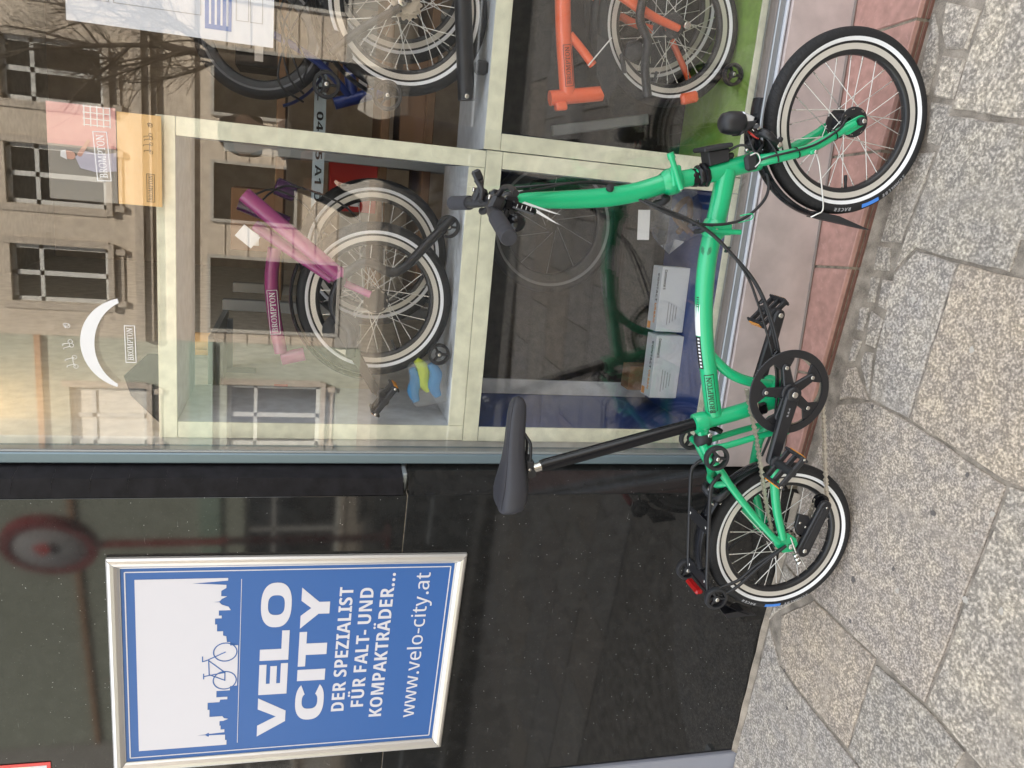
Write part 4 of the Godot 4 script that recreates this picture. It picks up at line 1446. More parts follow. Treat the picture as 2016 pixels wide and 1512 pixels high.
	box(s, Transform3D(Basis(Vector3.BACK, 0.06), hc + v(0.0, -0.004, 0.029)), Vector3(0.026, 0.05, 0.012), 0.003)
	var hi := part(b, "hinge_clamp", s, "green_paint")
	s = st()
	tube(s, [hc + v(-0.005, 0.03, 0.034), hc + v(-0.003, -0.050, 0.034)], 0.0062, 14)
	part(hi, "clamp_bolt", s, "green_paint")
	s = st()
	disc(s, hc + v(-0.002, 0.010, 0.0362), Vector3.BACK, 0.0042, 0.004, 12)
	part(hi, "pin", s, "steel")
	s = st()
	tube(s, cr([hc + v(0.0, 0.034, 0.024), hc + v(-0.006, 0.039, 0.012), hc + v(-0.01, 0.036, -0.02)], 3), 0.006, 10)
	part(hi, "clamp_lever", s, "black_matt")
	# --- stem
	s = st()
	var spt := cr([v(0.8235, 0.990), v(0.827, 0.940), v(0.834, 0.849), v(0.844, 0.767), v(0.8605, 0.697), v(0.8835, 0.635)], 5)
	tube(s, spt, radii([0.0140, 0.0175, 0.0205, 0.0215, 0.0215, 0.0215], spt.size()), 22)
	var stem := part(b, "stem", s, "green_paint")
	s = st()
	tube(s, [v(0.8885, 0.620), v(0.9035, 0.555)], 0.0195, 20)
	part(stem, "steerer_stub", s, "green_paint")
	s = st()
	var jd := v(0.25, -0.97).normalized()
	var jc := v(0.887, 0.622)
	lathe(s, [Vector2(0.0215, -0.026), Vector2(0.0285, -0.014), Vector2(0.030, -0.005), Vector2(0.030, -0.0006), Vector2(0.0275, -0.0006), Vector2(0.0275, 0.0006), Vector2(0.030, 0.0006), Vector2(0.030, 0.006), Vector2(0.027, 0.016), Vector2(0.0195, 0.022)], along(jc, jd), 28)
	box(s, Transform3D(Basis(Vector3.BACK, 0.25), jc + v(0.012, 0.002, 0.026)), Vector3(0.045, 0.024, 0.014), 0.003)
	var sc := part(b, "stem_clamp", s, "green_paint")
	s = st()
	tube(s, [jc + v(-0.016, -0.010, 0.034), jc + v(0.054, 0.022, 0.032)], [0.0065, 0.0065], 14)
	tube(s, [jc + v(0.048, 0.019, 0.032), jc + v(0.060, 0.025, 0.032)], [0.0088, 0.0080], 14)
	part(sc, "clamp_bolt", s, "green_paint")
	s = st()
	disc(s, jc + v(-0.0165, -0.010, 0.034), v(-0.9, -0.4, 0), 0.004, 0.004, 10)
	part(sc, "pin", s, "steel")
	s = st()
	tube(s, cr([jc + v(-0.034, 0.012, 0.008), jc + v(-0.046, 0.016, 0.0), jc + v(-0.052, 0.034, -0.01)], 3), [0.010, 0.011, 0.009, 0.009, 0.008, 0.008, 0.006], 12)
	part(sc, "clamp_lever", s, "black_matt")
	s = st()
	disc(s, v(0.8455, 0.772, 0.022) + v(0.018, 0.0, -0.006), v(0.8, 0.0, 0.5), 0.0085, 0.012, 16, 0.002)
	part(stem, "stem_catch", s, "black_matt")
	# headset
	s = st()
	var ha := v(0.903, 0.5565)
	lathe(s, [Vector2(0.0, -0.022), Vector2(0.0205, -0.022), Vector2(0.0225, -0.014), Vector2(0.0205, -0.008), Vector2(0.0245, -0.005), Vector2(0.0265, 0.002), Vector2(0.0245, 0.006), Vector2(0.0285, 0.009), Vector2(0.0285, 0.014), Vector2(0.022, 0.020), Vector2(0.0, 0.020)], along(ha, v(0.3, -0.954)), 8)
	part(b, "headset", s, "black_gloss")
	# --- fork
	s = st()
	disc(s, v(0.9445, 0.4245), v(0.3, -0.954), 0.0225, 0.028, 20, 0.006)
	for sg in [-1.0, 1.0]:
		var fp := cr([v(0.944, 0.432, 0.012 * sg), v(0.9475, 0.420, 0.030 * sg), v(0.9574, 0.386, 0.042 * sg), v(0.974, 0.330, 0.047 * sg), v(0.999, 0.284, 0.048 * sg), v(1.024, 0.247, 0.048 * sg), v(1.040, 0.2185, 0.048 * sg)], 4)
		tube(s, fp, radii([0.0135, 0.0135, 0.0125, 0.0115, 0.0105, 0.0095, 0.0085], fp.size()), 16)
		prism(s, capsule2(Vector2(1.028, 0.236), Vector2(1.047, 0.206), 0.0135, 0.0125), -0.0025, 0.0025, Transform3D(Basis.IDENTITY, v(0, 0, 0.0485 * sg)), 0.001)
	box(s, Transform3D(Basis(Vector3.BACK, 0.4), v(0.972, 0.318, 0.058)), Vector3(0.010, 0.016, 0.010), 0.002)
	var fork := part(b, "fork", s, "green_paint")
	s = st()
	disc(s, v(0.9715, 0.314, 0.064), Vector3.BACK, 0.0048, 0.005, 12)
	part(fork, "bolt", s, "steel")
	s = st()
	for sg in [-1.0, 1.0]:
		disc(s, hubf + v(0, 0, 0.058 * sg), Vector3.BACK, 0.0095, 0.014, 6)
	part(fork, "axle_nut", s, "black_satin")
	s = st()
	disc(s, hubf + v(0, 0, 0.067), Vector3.BACK, 0.0052, 0.006, 12)
	part(fork, "axle_end", s, "steel")
	# --- rear frame
	s = st()
	for sg in [-1.0, 1.0]:
		var cp := cr([v(0.310, 0.268, 0.026 * sg), v(0.262, 0.2815, 0.042 * sg), v(0.2226, 0.2820, 0.050 * sg), v(0.175, 0.2805, 0.054 * sg), v(0.1058, 0.2645, 0.055 * sg), v(0.0633, 0.249, 0.055 * sg), v(0.020, 0.232, 0.055 * sg)], 4)
		tube(s, cp, radii([0.0125, 0.0125, 0.0118, 0.011, 0.0105, 0.010], cp.size()), 16)
		var ss := cr([v(0.262, 0.468, 0.014 * sg), v(0.240, 0.456, 0.022 * sg), v(0.1933, 0.4187, 0.042 * sg), v(0.16, 0.392, 0.046 * sg), v(0.0888, 0.3267, 0.050 * sg), v(0.0308, 0.2677, 0.054 * sg), v(0.008, 0.243, 0.054 * sg)], 4)
		tube(s, ss, radii([0.011, 0.0105, 0.0095, 0.0088, 0.0085], ss.size()), 14)
		tube(s, cr([v(0.2549, 0.456, 0.026 * sg), v(0.266, 0.408, 0.030 * sg), v(0.2838, 0.349, 0.030 * sg), v(0.2984, 0.2956, 0.030 * sg), v(0.309, 0.262, 0.030 * sg)], 3), 0.0082, 14)
		prism(s, [Vector2(-0.020, 0.226), Vector2(-0.016, 0.196), Vector2(0.004, 0.188), Vector2(0.020, 0.196), Vector2(0.034, 0.218), Vector2(0.034, 0.240), Vector2(0.016, 0.258), Vector2(0.0, 0.252)], -0.003, 0.003, Transform3D(Basis.IDENTITY, v(0, 0, 0.055 * sg)), 0.001)
	tube(s, [v(0.309, 0.262, -0.040), v(0.309, 0.262, 0.040)], 0.0135, 18)
	tube(s, [v(0.250, 0.459, -0.066), v(0.250, 0.459, 0.066)], 0.0095, 16)
	tube(s, cr([v(0.172, 0.403, -0.044), v(0.158, 0.418, -0.024), v(0.156, 0.420, 0.0), v(0.158, 0.418, 0.024), v(0.172, 0.403, 0.044)], 3), 0.0085, 12)
	prism(s, [Vector2(0.226, 0.448), Vector2(0.196, 0.420), Vector2(0.176, 0.436), Vector2(0.205, 0.446)], -0.003, 0.003, Transform3D(Basis.IDENTITY, v(0, 0, 0.0)))
	var rf := part(b, "rear_frame", s, "green_paint")
	s = st()
	for sg in [-1.0, 1.0]:
		disc(s, hubr + v(0, 0, 0.062 * sg), Vector3.BACK, 0.0085, 0.010, 6)
	tube(s, cr([hubr + v(0, 0, 0.062), hubr + v(-0.004, 0.0, 0.085), hubr + v(0.006, 0.006, 0.088), hubr + v(0.035, 0.018, 0.080)], 4), [0.004, 0.004, 0.004, 0.0035, 0.0035, 0.003, 0.003, 0.0022, 0.0022, 0.0022, 0.002, 0.002, 0.002], 8)
	part(rf, "axle_nut", s, "steel")
	s = st()
	for q in [[-0.016, -0.006, 0.078], [-0.026, -0.012, 0.078], [-0.036, -0.018, 0.080]]:
		disc(s, hubr + v(q[0], q[1], q[2]), v(0.8, 0.45, 0.2), 0.0075, 0.008, 12, 0.002)
	part(rf, "gear_indicator", s, "steel")
	# --- seat clamp, elastomer block
	s = st()
	lathe(s, [Vector2(0.0165, -0.016), Vector2(0.0245, -0.014), Vector2(0.026, 0.0), Vector2(0.0245, 0.016), Vector2(0.0165, 0.018)], along(v(0.316, 0.476), v(-0.27, 0.96)), 26)
	box(s, Transform3D(Basis(Vector3.BACK, 0.28), v(0.291, 0.468, 0.0)), Vector3(0.030, 0.028, 0.030), 0.005)
	var clamp_p := part(b, "seat_clamp", s, "green_paint")
	s = st()
	disc(s, v(0.289, 0.457, 0.020), Vector3.BACK, 0.0062, 0.012, 14, 0.0015)
	part(clamp_p, "bolt", s, "steel")
	s = st()
	tube(s, cr([v(0.289, 0.456, -0.018), v(0.293, 0.440, -0.026), v(0.291, 0.420, -0.024), v(0.284, 0.404, -0.020)], 3), [0.0055, 0.0055, 0.0055, 0.0065, 0.007, 0.0075, 0.0075, 0.0075, 0.0075, 0.0065], 12)
	part(clamp_p, "quick_release_lever", s, "black_gloss")
	s = st()
	lathe(s, [Vector2(0.0, -0.016), Vector2(0.018, -0.016), Vector2(0.0225, -0.006), Vector2(0.0225, 0.008), Vector2(0.018, 0.016), Vector2(0.0, 0.016)], along(v(0.2715, 0.4625), v(0.96, 0.22)), 24)
	part(b, "suspension_block", s, "black_matt")
	s = st()
	box(s, Transform3D(Basis(Vector3.BACK, -1.25), v(0.357, 0.327, 0.012)), Vector3(0.032, 0.030, 0.026), 0.004)
	part(b, "rubber_stop", s, "black_gloss")
	# --- seatpost and saddle
	s = st()
	tube(s, [v(0.2036, 0.8756), v(0.2065, 0.866), v(0.3138, 0.4823)], [0.0145, 0.0159, 0.0159], 26)
	var post := part(b, "seatpost", s, "black_gloss")
	s = st()
	tube(s, [v(0.1985, 0.8925), v(0.2055, 0.868)], [0.0110, 0.0115], 18)
	part(post, "post_top", s, "steel")
	saddle(b)
	# --- wheels
	var wf := wheel(b, "front_wheel", hubf, Basis.IDENTITY, 28, 1.75)
	var wr := wheel(b, "rear_wheel", hubr, Basis.IDENTITY, 28, 1.31)
	tyre_print(wf, deg_to_rad(236.0))
	tyre_print(wr, deg_to_rad(211.0))
	s = st()
	for k in 3:
		var rr: float = [0.031, 0.027, 0.023][k]
		gear(s, hubr + v(0, 0, 0.032 + 0.006 * k), rr, 13 - 2 * k, 0.002)
	part(b, "sprocket", s, "chain_steel")
	# --- mudguards (angles of the lathe run clockwise as seen from the drive side)
	s = st()
	arc_guard(s, hubf + v(0.006, 0.013), 0.2265, -PI + 0.16, -1.44, 0.0225, 0.0085)
	var mg := part(b, "front_mudguard", s, "black_gloss")
	s = st()
	prism(s, [Vector2(0.828, 0.262), Vector2(0.822, 0.225), Vector2(0.806, 0.110), Vector2(0.8345, 0.200), Vector2(0.842, 0.252)], -0.020, 0.020)
	part(mg, "mud_flap", s, "black_matt")
	s = st()
	tube(s, cr([v(0.9715, 0.314, 0.062), v(0.945, 0.292, 0.050), v(0.880, 0.262, 0.034), v(0.846, 0.250, 0.026), v(0.836, 0.262, 0.024), v(0.828, 0.272, 0.016)], 3), 0.0019, 8)
	part(mg, "stay", s, "spoke_steel")
	s = st()
	tube(s, cr([v(0.9715, 0.314, -0.062), v(0.93, 0.29, -0.050), v(0.880, 0.262, -0.034), v(0.836, 0.262, -0.024)], 3), 0.0019, 8)
	part(mg, "stay", s, "spoke_steel")
	s = st()
	arc_guard(s, hubr + v(-0.004, 0.010), 0.2285, -PI + 0.25, -0.36, 0.0225, 0.0085, 0.0015, 56)
	var mgr := part(b, "rear_mudguard", s, "black_gloss")
	s = st()
	prism(s, [Vector2(-0.205, 0.290), Vector2(-0.222, 0.250), Vector2(-0.226, 0.335), Vector2(-0.213, 0.345)], -0.020, 0.020)
	part(mgr, "mud_flap", s, "black_satin")
	# --- rack
	s = st()
	for sg in [-1.0, 1.0]:
		tube(s, cr([v(0.1967, 0.4306, 0.052 * sg), v(0.1861, 0.4427, 0.056 * sg), v(0.166, 0.4535, 0.058 * sg), v(0.112, 0.4505, 0.058 * sg), v(-0.0272, 0.4365, 0.058 * sg), v(-0.0989, 0.4285, 0.058 * sg), v(-0.126, 0.418, 0.058 * sg)], 4), 0.0048, 10)
	var rack := part(b, "rack", s, "black_satin")
	for q in [0.052, -0.098]:
		s = st()
		box(s, Transform3D(Basis(Vector3.BACK, 0.10), v(q, 0.4445 + (q - 0.05) * 0.11, 0)), Vector3(0.034, 0.004, 0.122), 0.001)
		var cpl := part(rack, "cross_plate", s, "black_satin")
		for sg in [-1.0, 1.0]:
			s = st()
			disc(s, v(q, 0.4475 + (q - 0.05) * 0.11, 0.046 * sg), Vector3.UP, 0.004, 0.003, 10)
			part(cpl, "rivet", s, "steel")
	s = st()
	tube(s, cr([v(0.0038, 0.2250, 0.064), v(-0.0517, 0.3005, 0.060), v(-0.095, 0.342, 0.056), v(-0.126, 0.405, 0.045)], 4), 0.0042, 10)
	part(rack, "stay", s, "black_satin")
	s = st()
	tube(s, cr([v(0.0, 0.2330, 0.066), v(-0.055, 0.296, 0.066), v(-0.105, 0.345, 0.066), v(-0.1336, 0.385, 0.062)], 4), 0.0042, 10)
	part(rack, "stay", s, "black_satin")
	s = st()
	tube(s, cr([v(0.0038, 0.2250, -0.064), v(-0.0517, 0.3005, -0.060), v(-0.095, 0.342, -0.056), v(-0.126, 0.405, -0.045)], 4), 0.0042, 10)
	part(rack, "stay", s, "black_satin")
	s = st()
	tube(s, [v(-0.1336, 0.412, -0.07), v(-0.1336, 0.412, 0.07)], 0.0045, 10)
	part(rack, "roller_axle", s, "black_satin")
	s = st()
	box(s, Transform3D(Basis(Vector3.BACK, 0.1), v(-0.138, 0.432, 0)), Vector3(0.013, 0.022, 0.070), 0.005)
	part(b, "tail_light", s, "red_lens")
	roller(b, v(0.249, 0.459, 0.075), 0.0315)
	roller(b, v(0.249, 0.459, -0.075), 0.0315)
	roller(b, v(-0.1336, 0.405, 0.070), 0.0300)
	roller(b, v(-0.1250, 0.424, -0.070), 0.0300)
	# --- rear brake
	brake(b, v(0.118, 0.408, 0.0), 0.72)
	# --- chainset
	chainset(b, bb)
	# --- chain
	var top := [v(0.412, 0.386, 0.040), v(0.3684, 0.3700, 0.039), v(0.30, 0.3440, 0.037), v(0.2, 0.3105, 0.035), v(0.1, 0.2790, 0.034), v(0.020, 0.2480, 0.033)]
	var low := [v(0.395, 0.180, 0.040), v(0.3297, 0.1605, 0.038), v(0.2344, 0.1385, 0.036), v(0.1505, 0.1185, 0.035), v(0.112, 0.1085, 0.035)]
	var ch := st()
	links(ch, cr(top, 8))
	links(ch, cr(low, 8))
	links(ch, cr([v(0.118, 0.146, 0.035), v(0.085, 0.150, 0.034), v(0.040, 0.160, 0.034), v(0.0, 0.172, 0.033)], 6))
	part(b, "chain", ch, "chain_steel")
	# --- chain tensioner
	s = st()
	prism(s, capsule2(Vector2(0.1078, 0.1290), Vector2(-0.0123, 0.1706), 0.0165, 0.0195), 0.052, 0.064, Transform3D.IDENTITY, 0.003)
	var ten := part(b, "chain_tensioner", s, "black_satin")
	s = st()
	prism(s, capsule2(Vector2(0.100, 0.1317), Vector2(0.0, 0.1663), 0.0085, 0.0095), 0.0635, 0.0655, Transform3D.IDENTITY, 0.001)
	part(ten, "arm_ridge", s, "black_matt")
	s = st()
	disc(s, v(-0.0123, 0.1706, 0.066), Vector3.BACK, 0.0062, 0.006, 14, 0.002)
	part(ten, "bolt", s, "steel")
	s = st()
	disc(s, v(0.1078, 0.1290, 0.0665), Vector3.BACK, 0.003, 0.003, 10)
	part(ten, "pin", s, "steel")
	for q in [v(0.1120, 0.1290, 0.036), v(0.0350, 0.1640, 0.036)]:
		s = st()
		lathe(s, [Vector2(0.004, -0.005), Vector2(0.0155, -0.005), Vector2(0.021, -0.006), Vector2(0.021, -0.004), Vector2(0.018, -0.003), Vector2(0.018, 0.003), Vector2(0.021, 0.004), Vector2(0.021, 0.006), Vector2(0.0155, 0.005), Vector2(0.004, 0.005)], zx(q), 24)
		part(ten, "pulley", s, "black_gloss")
	s = st()
	prism(s, [Vector2(0.050, 0.200), Vector2(0.085, 0.196), Vector2(0.078, 0.165), Vector2(0.045, 0.150), Vector2(0.022, 0.165), Vector2(0.030, 0.190)], 0.044, 0.052, Transform3D.IDENTITY, 0.002)
	part(ten, "derailleur_plate", s, "black_satin")
	for q in [v(0.062, 0.190, 0.054), v(0.050, 0.172, 0.054)]:
		s = st()
		disc(s, q, Vector3.BACK, 0.0035, 0.004, 10)
		part(ten, "screw", s, "steel")
	s = st()
	prism(s, [Vector2(0.10, 0.302), Vector2(0.118, 0.318), Vector2(0.135, 0.290), Vector2(0.128, 0.262), Vector2(0.085, 0.240), Vector2(0.074, 0.252)], -0.058, -0.050, Transform3D.IDENTITY, 0.002)
	part(b, "chain_pusher", s, "black_satin")
	# --- front brake, lamp, luggage block
	brake(b, v(0.990, 0.436, 0.0), -0.50)
	lamp(b)
	s = st()
	prism(s, [Vector2(0.9255, 0.5440), Vector2(0.9400, 0.4975), Vector2(0.9675, 0.5025), Vector2(0.9560, 0.5520)], -0.021, 0.021, Transform3D.IDENTITY, 0.002)
	var lb := part(b, "luggage_block", s, "black_matt")
	s = st()
	box(s, Transform3D(Basis(Vector3.BACK, 0.245), v(0.9665, 0.5330, 0)), Vector3(0.010, 0.070, 0.066), 0.003)
	part(lb, "flange", s, "black_matt")
	s = st()
	box(s, Transform3D(Basis(Vector3.BACK, 0.245), v(0.952, 0.492, 0.006)), Vector3(0.014, 0.018, 0.014), 0.004)
	part(lb, "catch", s, "black_matt")
	# --- fork hook and spring
	s = st()
	box(s, Transform3D(Basis(Vector3.BACK, 0.3), v(0.9400, 0.4530, 0.034)), Vector3(0.036, 0.030, 0.016), 0.006)
	var hook := part(b, "fork_hook", s, "black_matt")
	s = st()
	tube(s, cr([v(0.954, 0.462, 0.044), v(0.960, 0.447, 0.046), v(0.944, 0.437, 0.046), v(0.930, 0.446, 0.044)], 4), 0.0016, 8)
	part(hook, "spring", s, "spoke_steel")
	# --- handlebar
	handlebar(b)
	cables(b)

func saddle(b: Node3D) -> void:
	# x, half width, top y, side drop, belly y
	var sec := [[0.092, 0.012, 0.968, 0.016, 0.944], [0.098, 0.042, 0.977, 0.034, 0.930], [0.112, 0.063, 0.9825, 0.054, 0.918], [0.135, 0.0725, 0.9835, 0.066, 0.910], [0.162, 0.0680, 0.9795, 0.068, 0.909], [0.190, 0.0545, 0.9750, 0.062, 0.913], [0.220, 0.0410, 0.9715, 0.056, 0.918], [0.255, 0.0310, 0.9690, 0.050, 0.921], [0.295, 0.0262, 0.9675, 0.047, 0.922], [0.335, 0.0240, 0.9655, 0.044, 0.9225], [0.360, 0.0210, 0.9615, 0.038, 0.9240], [0.3725, 0.0135, 0.9550, 0.024, 0.9300], [0.3775, 0.003, 0.9450, 0.006, 0.9390]]
	var rows := []
	for q in sec:
		var row := []
		for k in 25:
			var t := lerpf(0.0, TAU, k / 24.0)
			var c := cos(t)
			var sn := sin(t)
			var z: float = q[1] * signf(c) * pow(absf(c), 0.72)
			var y: float
			if sn >= 0:
				y = q[2] - q[3] * 0.55 + q[3] * 0.55 * pow(sn, 0.62)
				# shallow groove along the middle
				y -= 0.0035 * exp(-pow(z / 0.012, 2.0)) * clampf((0.30 - q[0]) / 0.05, 0, 1)
			else:
				y = q[2] - q[3] * 0.55 - (q[2] - q[3] * 0.55 - q[4]) * pow(-sn, 0.55)
			row.append(v(q[0], y, z))
		rows.append(row)
	var s := st()
	s.set_smooth_group(0)
	for i in rows.size() - 1:
		for k in 24:
			for p in [[rows[i][k], rows[i + 1][k], rows[i + 1][k + 1]], [rows[i][k], rows[i + 1][k + 1], rows[i][k + 1]]]:
				for q in p:
					s.set_uv(Vector2.ZERO)
					s.add_vertex(q)
	s.index()
	s.generate_normals()
	var sd := part(b, "saddle", s, "saddle_black")
	# seam
	s = st()
	for sg in [-1, 1]:
		var pts := []
		for i in range(2, rows.size() - 1):
			var k := 3 if sg > 0 else 9
			pts.append((rows[i][k] as Vector3) + v(0, 0.0002, 0.0002 * sg))
		tube(s, cr(pts, 3), 0.0007, 5)
	part(sd, "seam", s, "black_matt")
	s = st()
	for sg in [-1.0, 1.0]:
		tube(s, cr([v(0.318, 0.938, 0.012 * sg), v(0.292, 0.926, 0.016 * sg), v(0.268, 0.9105, 0.021 * sg), v(0.225, 0.9085, 0.022 * sg), v(0.180, 0.9120, 0.024 * sg), v(0.150, 0.9200, 0.030 * sg), v(0.128, 0.9380, 0.036 * sg)], 4), 0.0036, 10)
	part(sd, "rail", s, "black_satin")
	s = st()
	box(s, Transform3D(Basis(Vector3.BACK, 0.0), v(0.205, 0.9085, 0)), Vector3(0.044, 0.020, 0.054), 0.004)
	tube(s, [v(0.196, 0.904, -0.03), v(0.196, 0.904, 0.03)], 0.011, 16)
	var cl := part(sd, "rail_clamp", s, "black_matt")
	s = st()
	disc(s, v(0.205, 0.909, 0.0285), Vector3.BACK, 0.0042, 0.003, 12)
	part(cl, "bolt", s, "steel")
	s = st()
	box(s, Transform3D(Basis(Vector3.BACK, 0.5), v(0.135, 0.933, 0.012)), Vector3(0.012, 0.016, 0.010), 0.002)
	part(sd, "tag_loop", s, "black_matt")

func gear(s: SurfaceTool, c: Vector3, r: float, teeth: int, th: float) -> void:
	var pl := PackedVector2Array()
	for k in teeth:
		var a := TAU * k / teeth
		var st_ := TAU / teeth
		for q in [[0.0, -0.0028], [0.25, -0.0028], [0.42, 0.0016], [0.58, 0.0022], [0.75, 0.0016]]:
			pl.append(Vector2(cos(a + st_ * q[0]), sin(a + st_ * q[0])) * (r + q[1]))
	prism(s, pl, -th / 2, th / 2, Transform3D(Basis.IDENTITY, c))

func links(s: SurfaceTool, path: Array) -> void:
	var d := 0.0
	var i := 0
	var k := 0
	var p: Vector3 = path[0]
	while i < path.size() - 1:
		# walk one half inch
		var need := 0.0127
		var q := p
		while need > 0 and i < path.size() - 1:
			var e: Vector3 = path[i + 1]
			var g := q.distance_to(e)
			if g > need:
				q = q.move_toward(e, need)
				need = 0
			else:
				q = e
				need -= g
				i += 1
		var m := (p + q) / 2
		var a := atan2(q.y - p.y, q.x - p.x)
		var bs := Basis(Vector3.BACK, a)
		var out := 0.0042 if k % 2 == 0 else 0.0030
		var hw := 0.0056 if k % 2 == 0 else 0.0042
		for sg in [-1.0, 1.0]:
			prism(s, [Vector2(-0.0078, -hw * 0.55), Vector2(-0.0050, -hw), Vector2(0.0, -hw * 0.42), Vector2(0.0050, -hw), Vector2(0.0078, -hw * 0.55), Vector2(0.0078, hw * 0.55), Vector2(0.0050, hw), Vector2(0.0, hw * 0.42), Vector2(-0.0050, hw), Vector2(-0.0078, hw * 0.55)], -0.0006, 0.0006, Transform3D(bs, m + v(0, 0, out * sg)))
		disc(s, p, Vector3.BACK, 0.0022, 0.0105, 8, 0.0004)
		p = q
		k += 1
		d += 1

func chainset(b: Node3D, bb: Vector3) -> void:
	var cs := pnode(b, "chainset", Transform3D(Basis.IDENTITY, bb))
	var s := st()
	lathe(s, [Vector2(0.0870, -0.0022), Vector2(0.1045, -0.0022), Vector2(0.1060, 0.0), Vector2(0.1045, 0.0022), Vector2(0.0870, 0.0022), Vector2(0.0860, 0.0), Vector2(0.0870, -0.0022)], zx(v(0, 0, 0.060)), 72)
	part(cs, "chain_guard", s, "black_satin")
	s = st()
	# toothed ring with a scalloped inner edge
	var no := 50
	for k in no * 4:
		var a0 := TAU * k / (no * 4)
		var a1 := TAU * (k + 1) / (no * 4)
		var ro := func(a: float) -> float: return 0.0985 + 0.0026 * sin(a * no)
		var ri := func(a: float) -> float: return 0.0835 + 0.0035 * cos(a * 5.0 + 0.4)
		for z in [0.050, 0.054]:
			var nn := Vector3.BACK if z > 0.052 else Vector3.FORWARD
			quad(s, v(cos(a0) * ri.call(a0), sin(a0) * ri.call(a0), z), v(cos(a0) * ro.call(a0), sin(a0) * ro.call(a0), z), v(cos(a1) * ro.call(a1), sin(a1) * ro.call(a1), z), v(cos(a1) * ri.call(a1), sin(a1) * ri.call(a1), z), nn)
		quad(s, v(cos(a0) * ri.call(a0), sin(a0) * ri.call(a0), 0.050), v(cos(a0) * ri.call(a0), sin(a0) * ri.call(a0), 0.054), v(cos(a1) * ri.call(a1), sin(a1) * ri.call(a1), 0.054), v(cos(a1) * ri.call(a1), sin(a1) * ri.call(a1), 0.050), v(-cos(a0), -sin(a0), 0))
	part(cs, "chainring", s, "chain_steel")
	s = st()
	for k in 5:
		var a := TAU * k / 5 + 0.32
		var d := Vector2(cos(a), sin(a))
		prism(s, capsule2(Vector2.ZERO, d * 0.064, 0.0150, 0.0105), 0.0575, 0.0655, Transform3D.IDENTITY, 0.0025)
		# the foot of each arm spreads into the ring
		var e := Vector2(-d.y, d.x)
		prism(s, [d * 0.062 + e * 0.012, d * 0.062 - e * 0.012, d * 0.078 - e * 0.026, d * 0.089 - e * 0.030, d * 0.091, d * 0.089 + e * 0.030, d * 0.078 + e * 0.026], 0.0555, 0.0605, Transform3D.IDENTITY, 0.001)
	disc(s, v(0, 0, 0.062), Vector3.BACK, 0.024, 0.016, 28, 0.003)
	part(cs, "spider", s, "black_satin")
	for k in 5:
		var a := TAU * k / 5 + 0.32
		s = st()
		disc(s, v(cos(a) * 0.065, sin(a) * 0.065, 0.0670), Vector3.BACK, 0.0052, 0.003, 14, 0.0008)
		part(cs, "ring_bolt", s, "steel")
	# cranks
	var e1 := Vector2(-0.1683, 0.0262)
	s = st()
	prism(s, capsule2(Vector2.ZERO, e1, 0.0190, 0.0150, 12), 0.069, 0.083, Transform3D.IDENTITY, 0.004)
	disc(s, v(0, 0, 0.079), Vector3.BACK, 0.0195, 0.014, 26, 0.004)
	var c1 := part(cs, "crank_arm", s, "black_satin")
	s = st()
	disc(s, v(0, 0, 0.0868), Vector3.BACK, 0.0078, 0.003, 18, 0.001)
	part(c1, "crank_bolt", s, "steel")
	letter(c1, "8.8.4", 0.0045, v(-0.045, 0.008, 0.0832), "grey_print", 0.022, false, false, atan2(e1.y, e1.x) + PI)
	s = st()
	prism(s, capsule2(Vector2.ZERO, -e1 * 0.985, 0.0175, 0.0145, 12), -0.088, -0.074, Transform3D.IDENTITY, 0.004)
	tube(s, [v(0, 0, -0.074), v(0, 0, 0.06)], 0.0125, 16)
	var c2 := part(cs, "crank_arm", s, "black_satin")
	s = st()
	disc(s, v(-e1.x * 0.985, -e1.y * 0.985, -0.072), Vector3.BACK, 0.0068, 0.004, 14, 0.001)
	part(c2, "pedal_axle_end", s, "steel")
	pedal(b, bb + v(e1.x, e1.y, 0.083), 1.0, -0.62)
	pedal(b, bb + v(-e1.x * 0.985, -e1.y * 0.985, -0.088), -1.0, -0.72)

func pedal(b: Node3D, at: Vector3, sg: float, tilt: float) -> void:
	var p := pnode(b, "pedal", Transform3D(Basis(Vector3.BACK, tilt), at))
	var s := st()
	tube(s, [v(0, 0, 0), v(0, 0, 0.085 * sg)], 0.0105, 16)
	disc(s, v(0, 0, 0.012 * sg), Vector3.BACK, 0.0165, 0.012, 20, 0.003)
	for z in [0.018, 0.050, 0.082]:
		box(s, Transform3D(Basis.IDENTITY, v(0, 0, z * sg)), Vector3(0.084, 0.015, 0.008), 0.003)
	for x in [-0.042, 0.042]:
		box(s, Transform3D(Basis.IDENTITY, v(x, 0, 0.050 * sg)), Vector3(0.008, 0.022, 0.074), 0.003)
	part(p, "pedal_body", s, "black_matt")
	for x in [-0.0468, 0.0468]:
		s = st()
		box(s, Transform3D(Basis.IDENTITY, v(x, 0, 0.050 * sg)), Vector3(0.0035, 0.014, 0.052), 0.001)
		part(p, "reflector", s, "orange_reflector")
	s = st()
	for k in 9:
		for x in [-0.042, 0.042]:
			for y in [-0.012, 0.012]:
				box(s, Transform3D(Basis.IDENTITY, v(x, y, (0.018 + k * 0.008) * sg)), Vector3(0.006, 0.003, 0.004), 0.001)
	part(p, "grip_teeth", s, "black_matt")
	s = st()
	for x in [-0.042, 0.042]:
		disc(s, v(x, 0.0, 0.0868 * sg), Vector3.BACK, 0.0035, 0.002, 10)
	part(p, "screw", s, "steel")

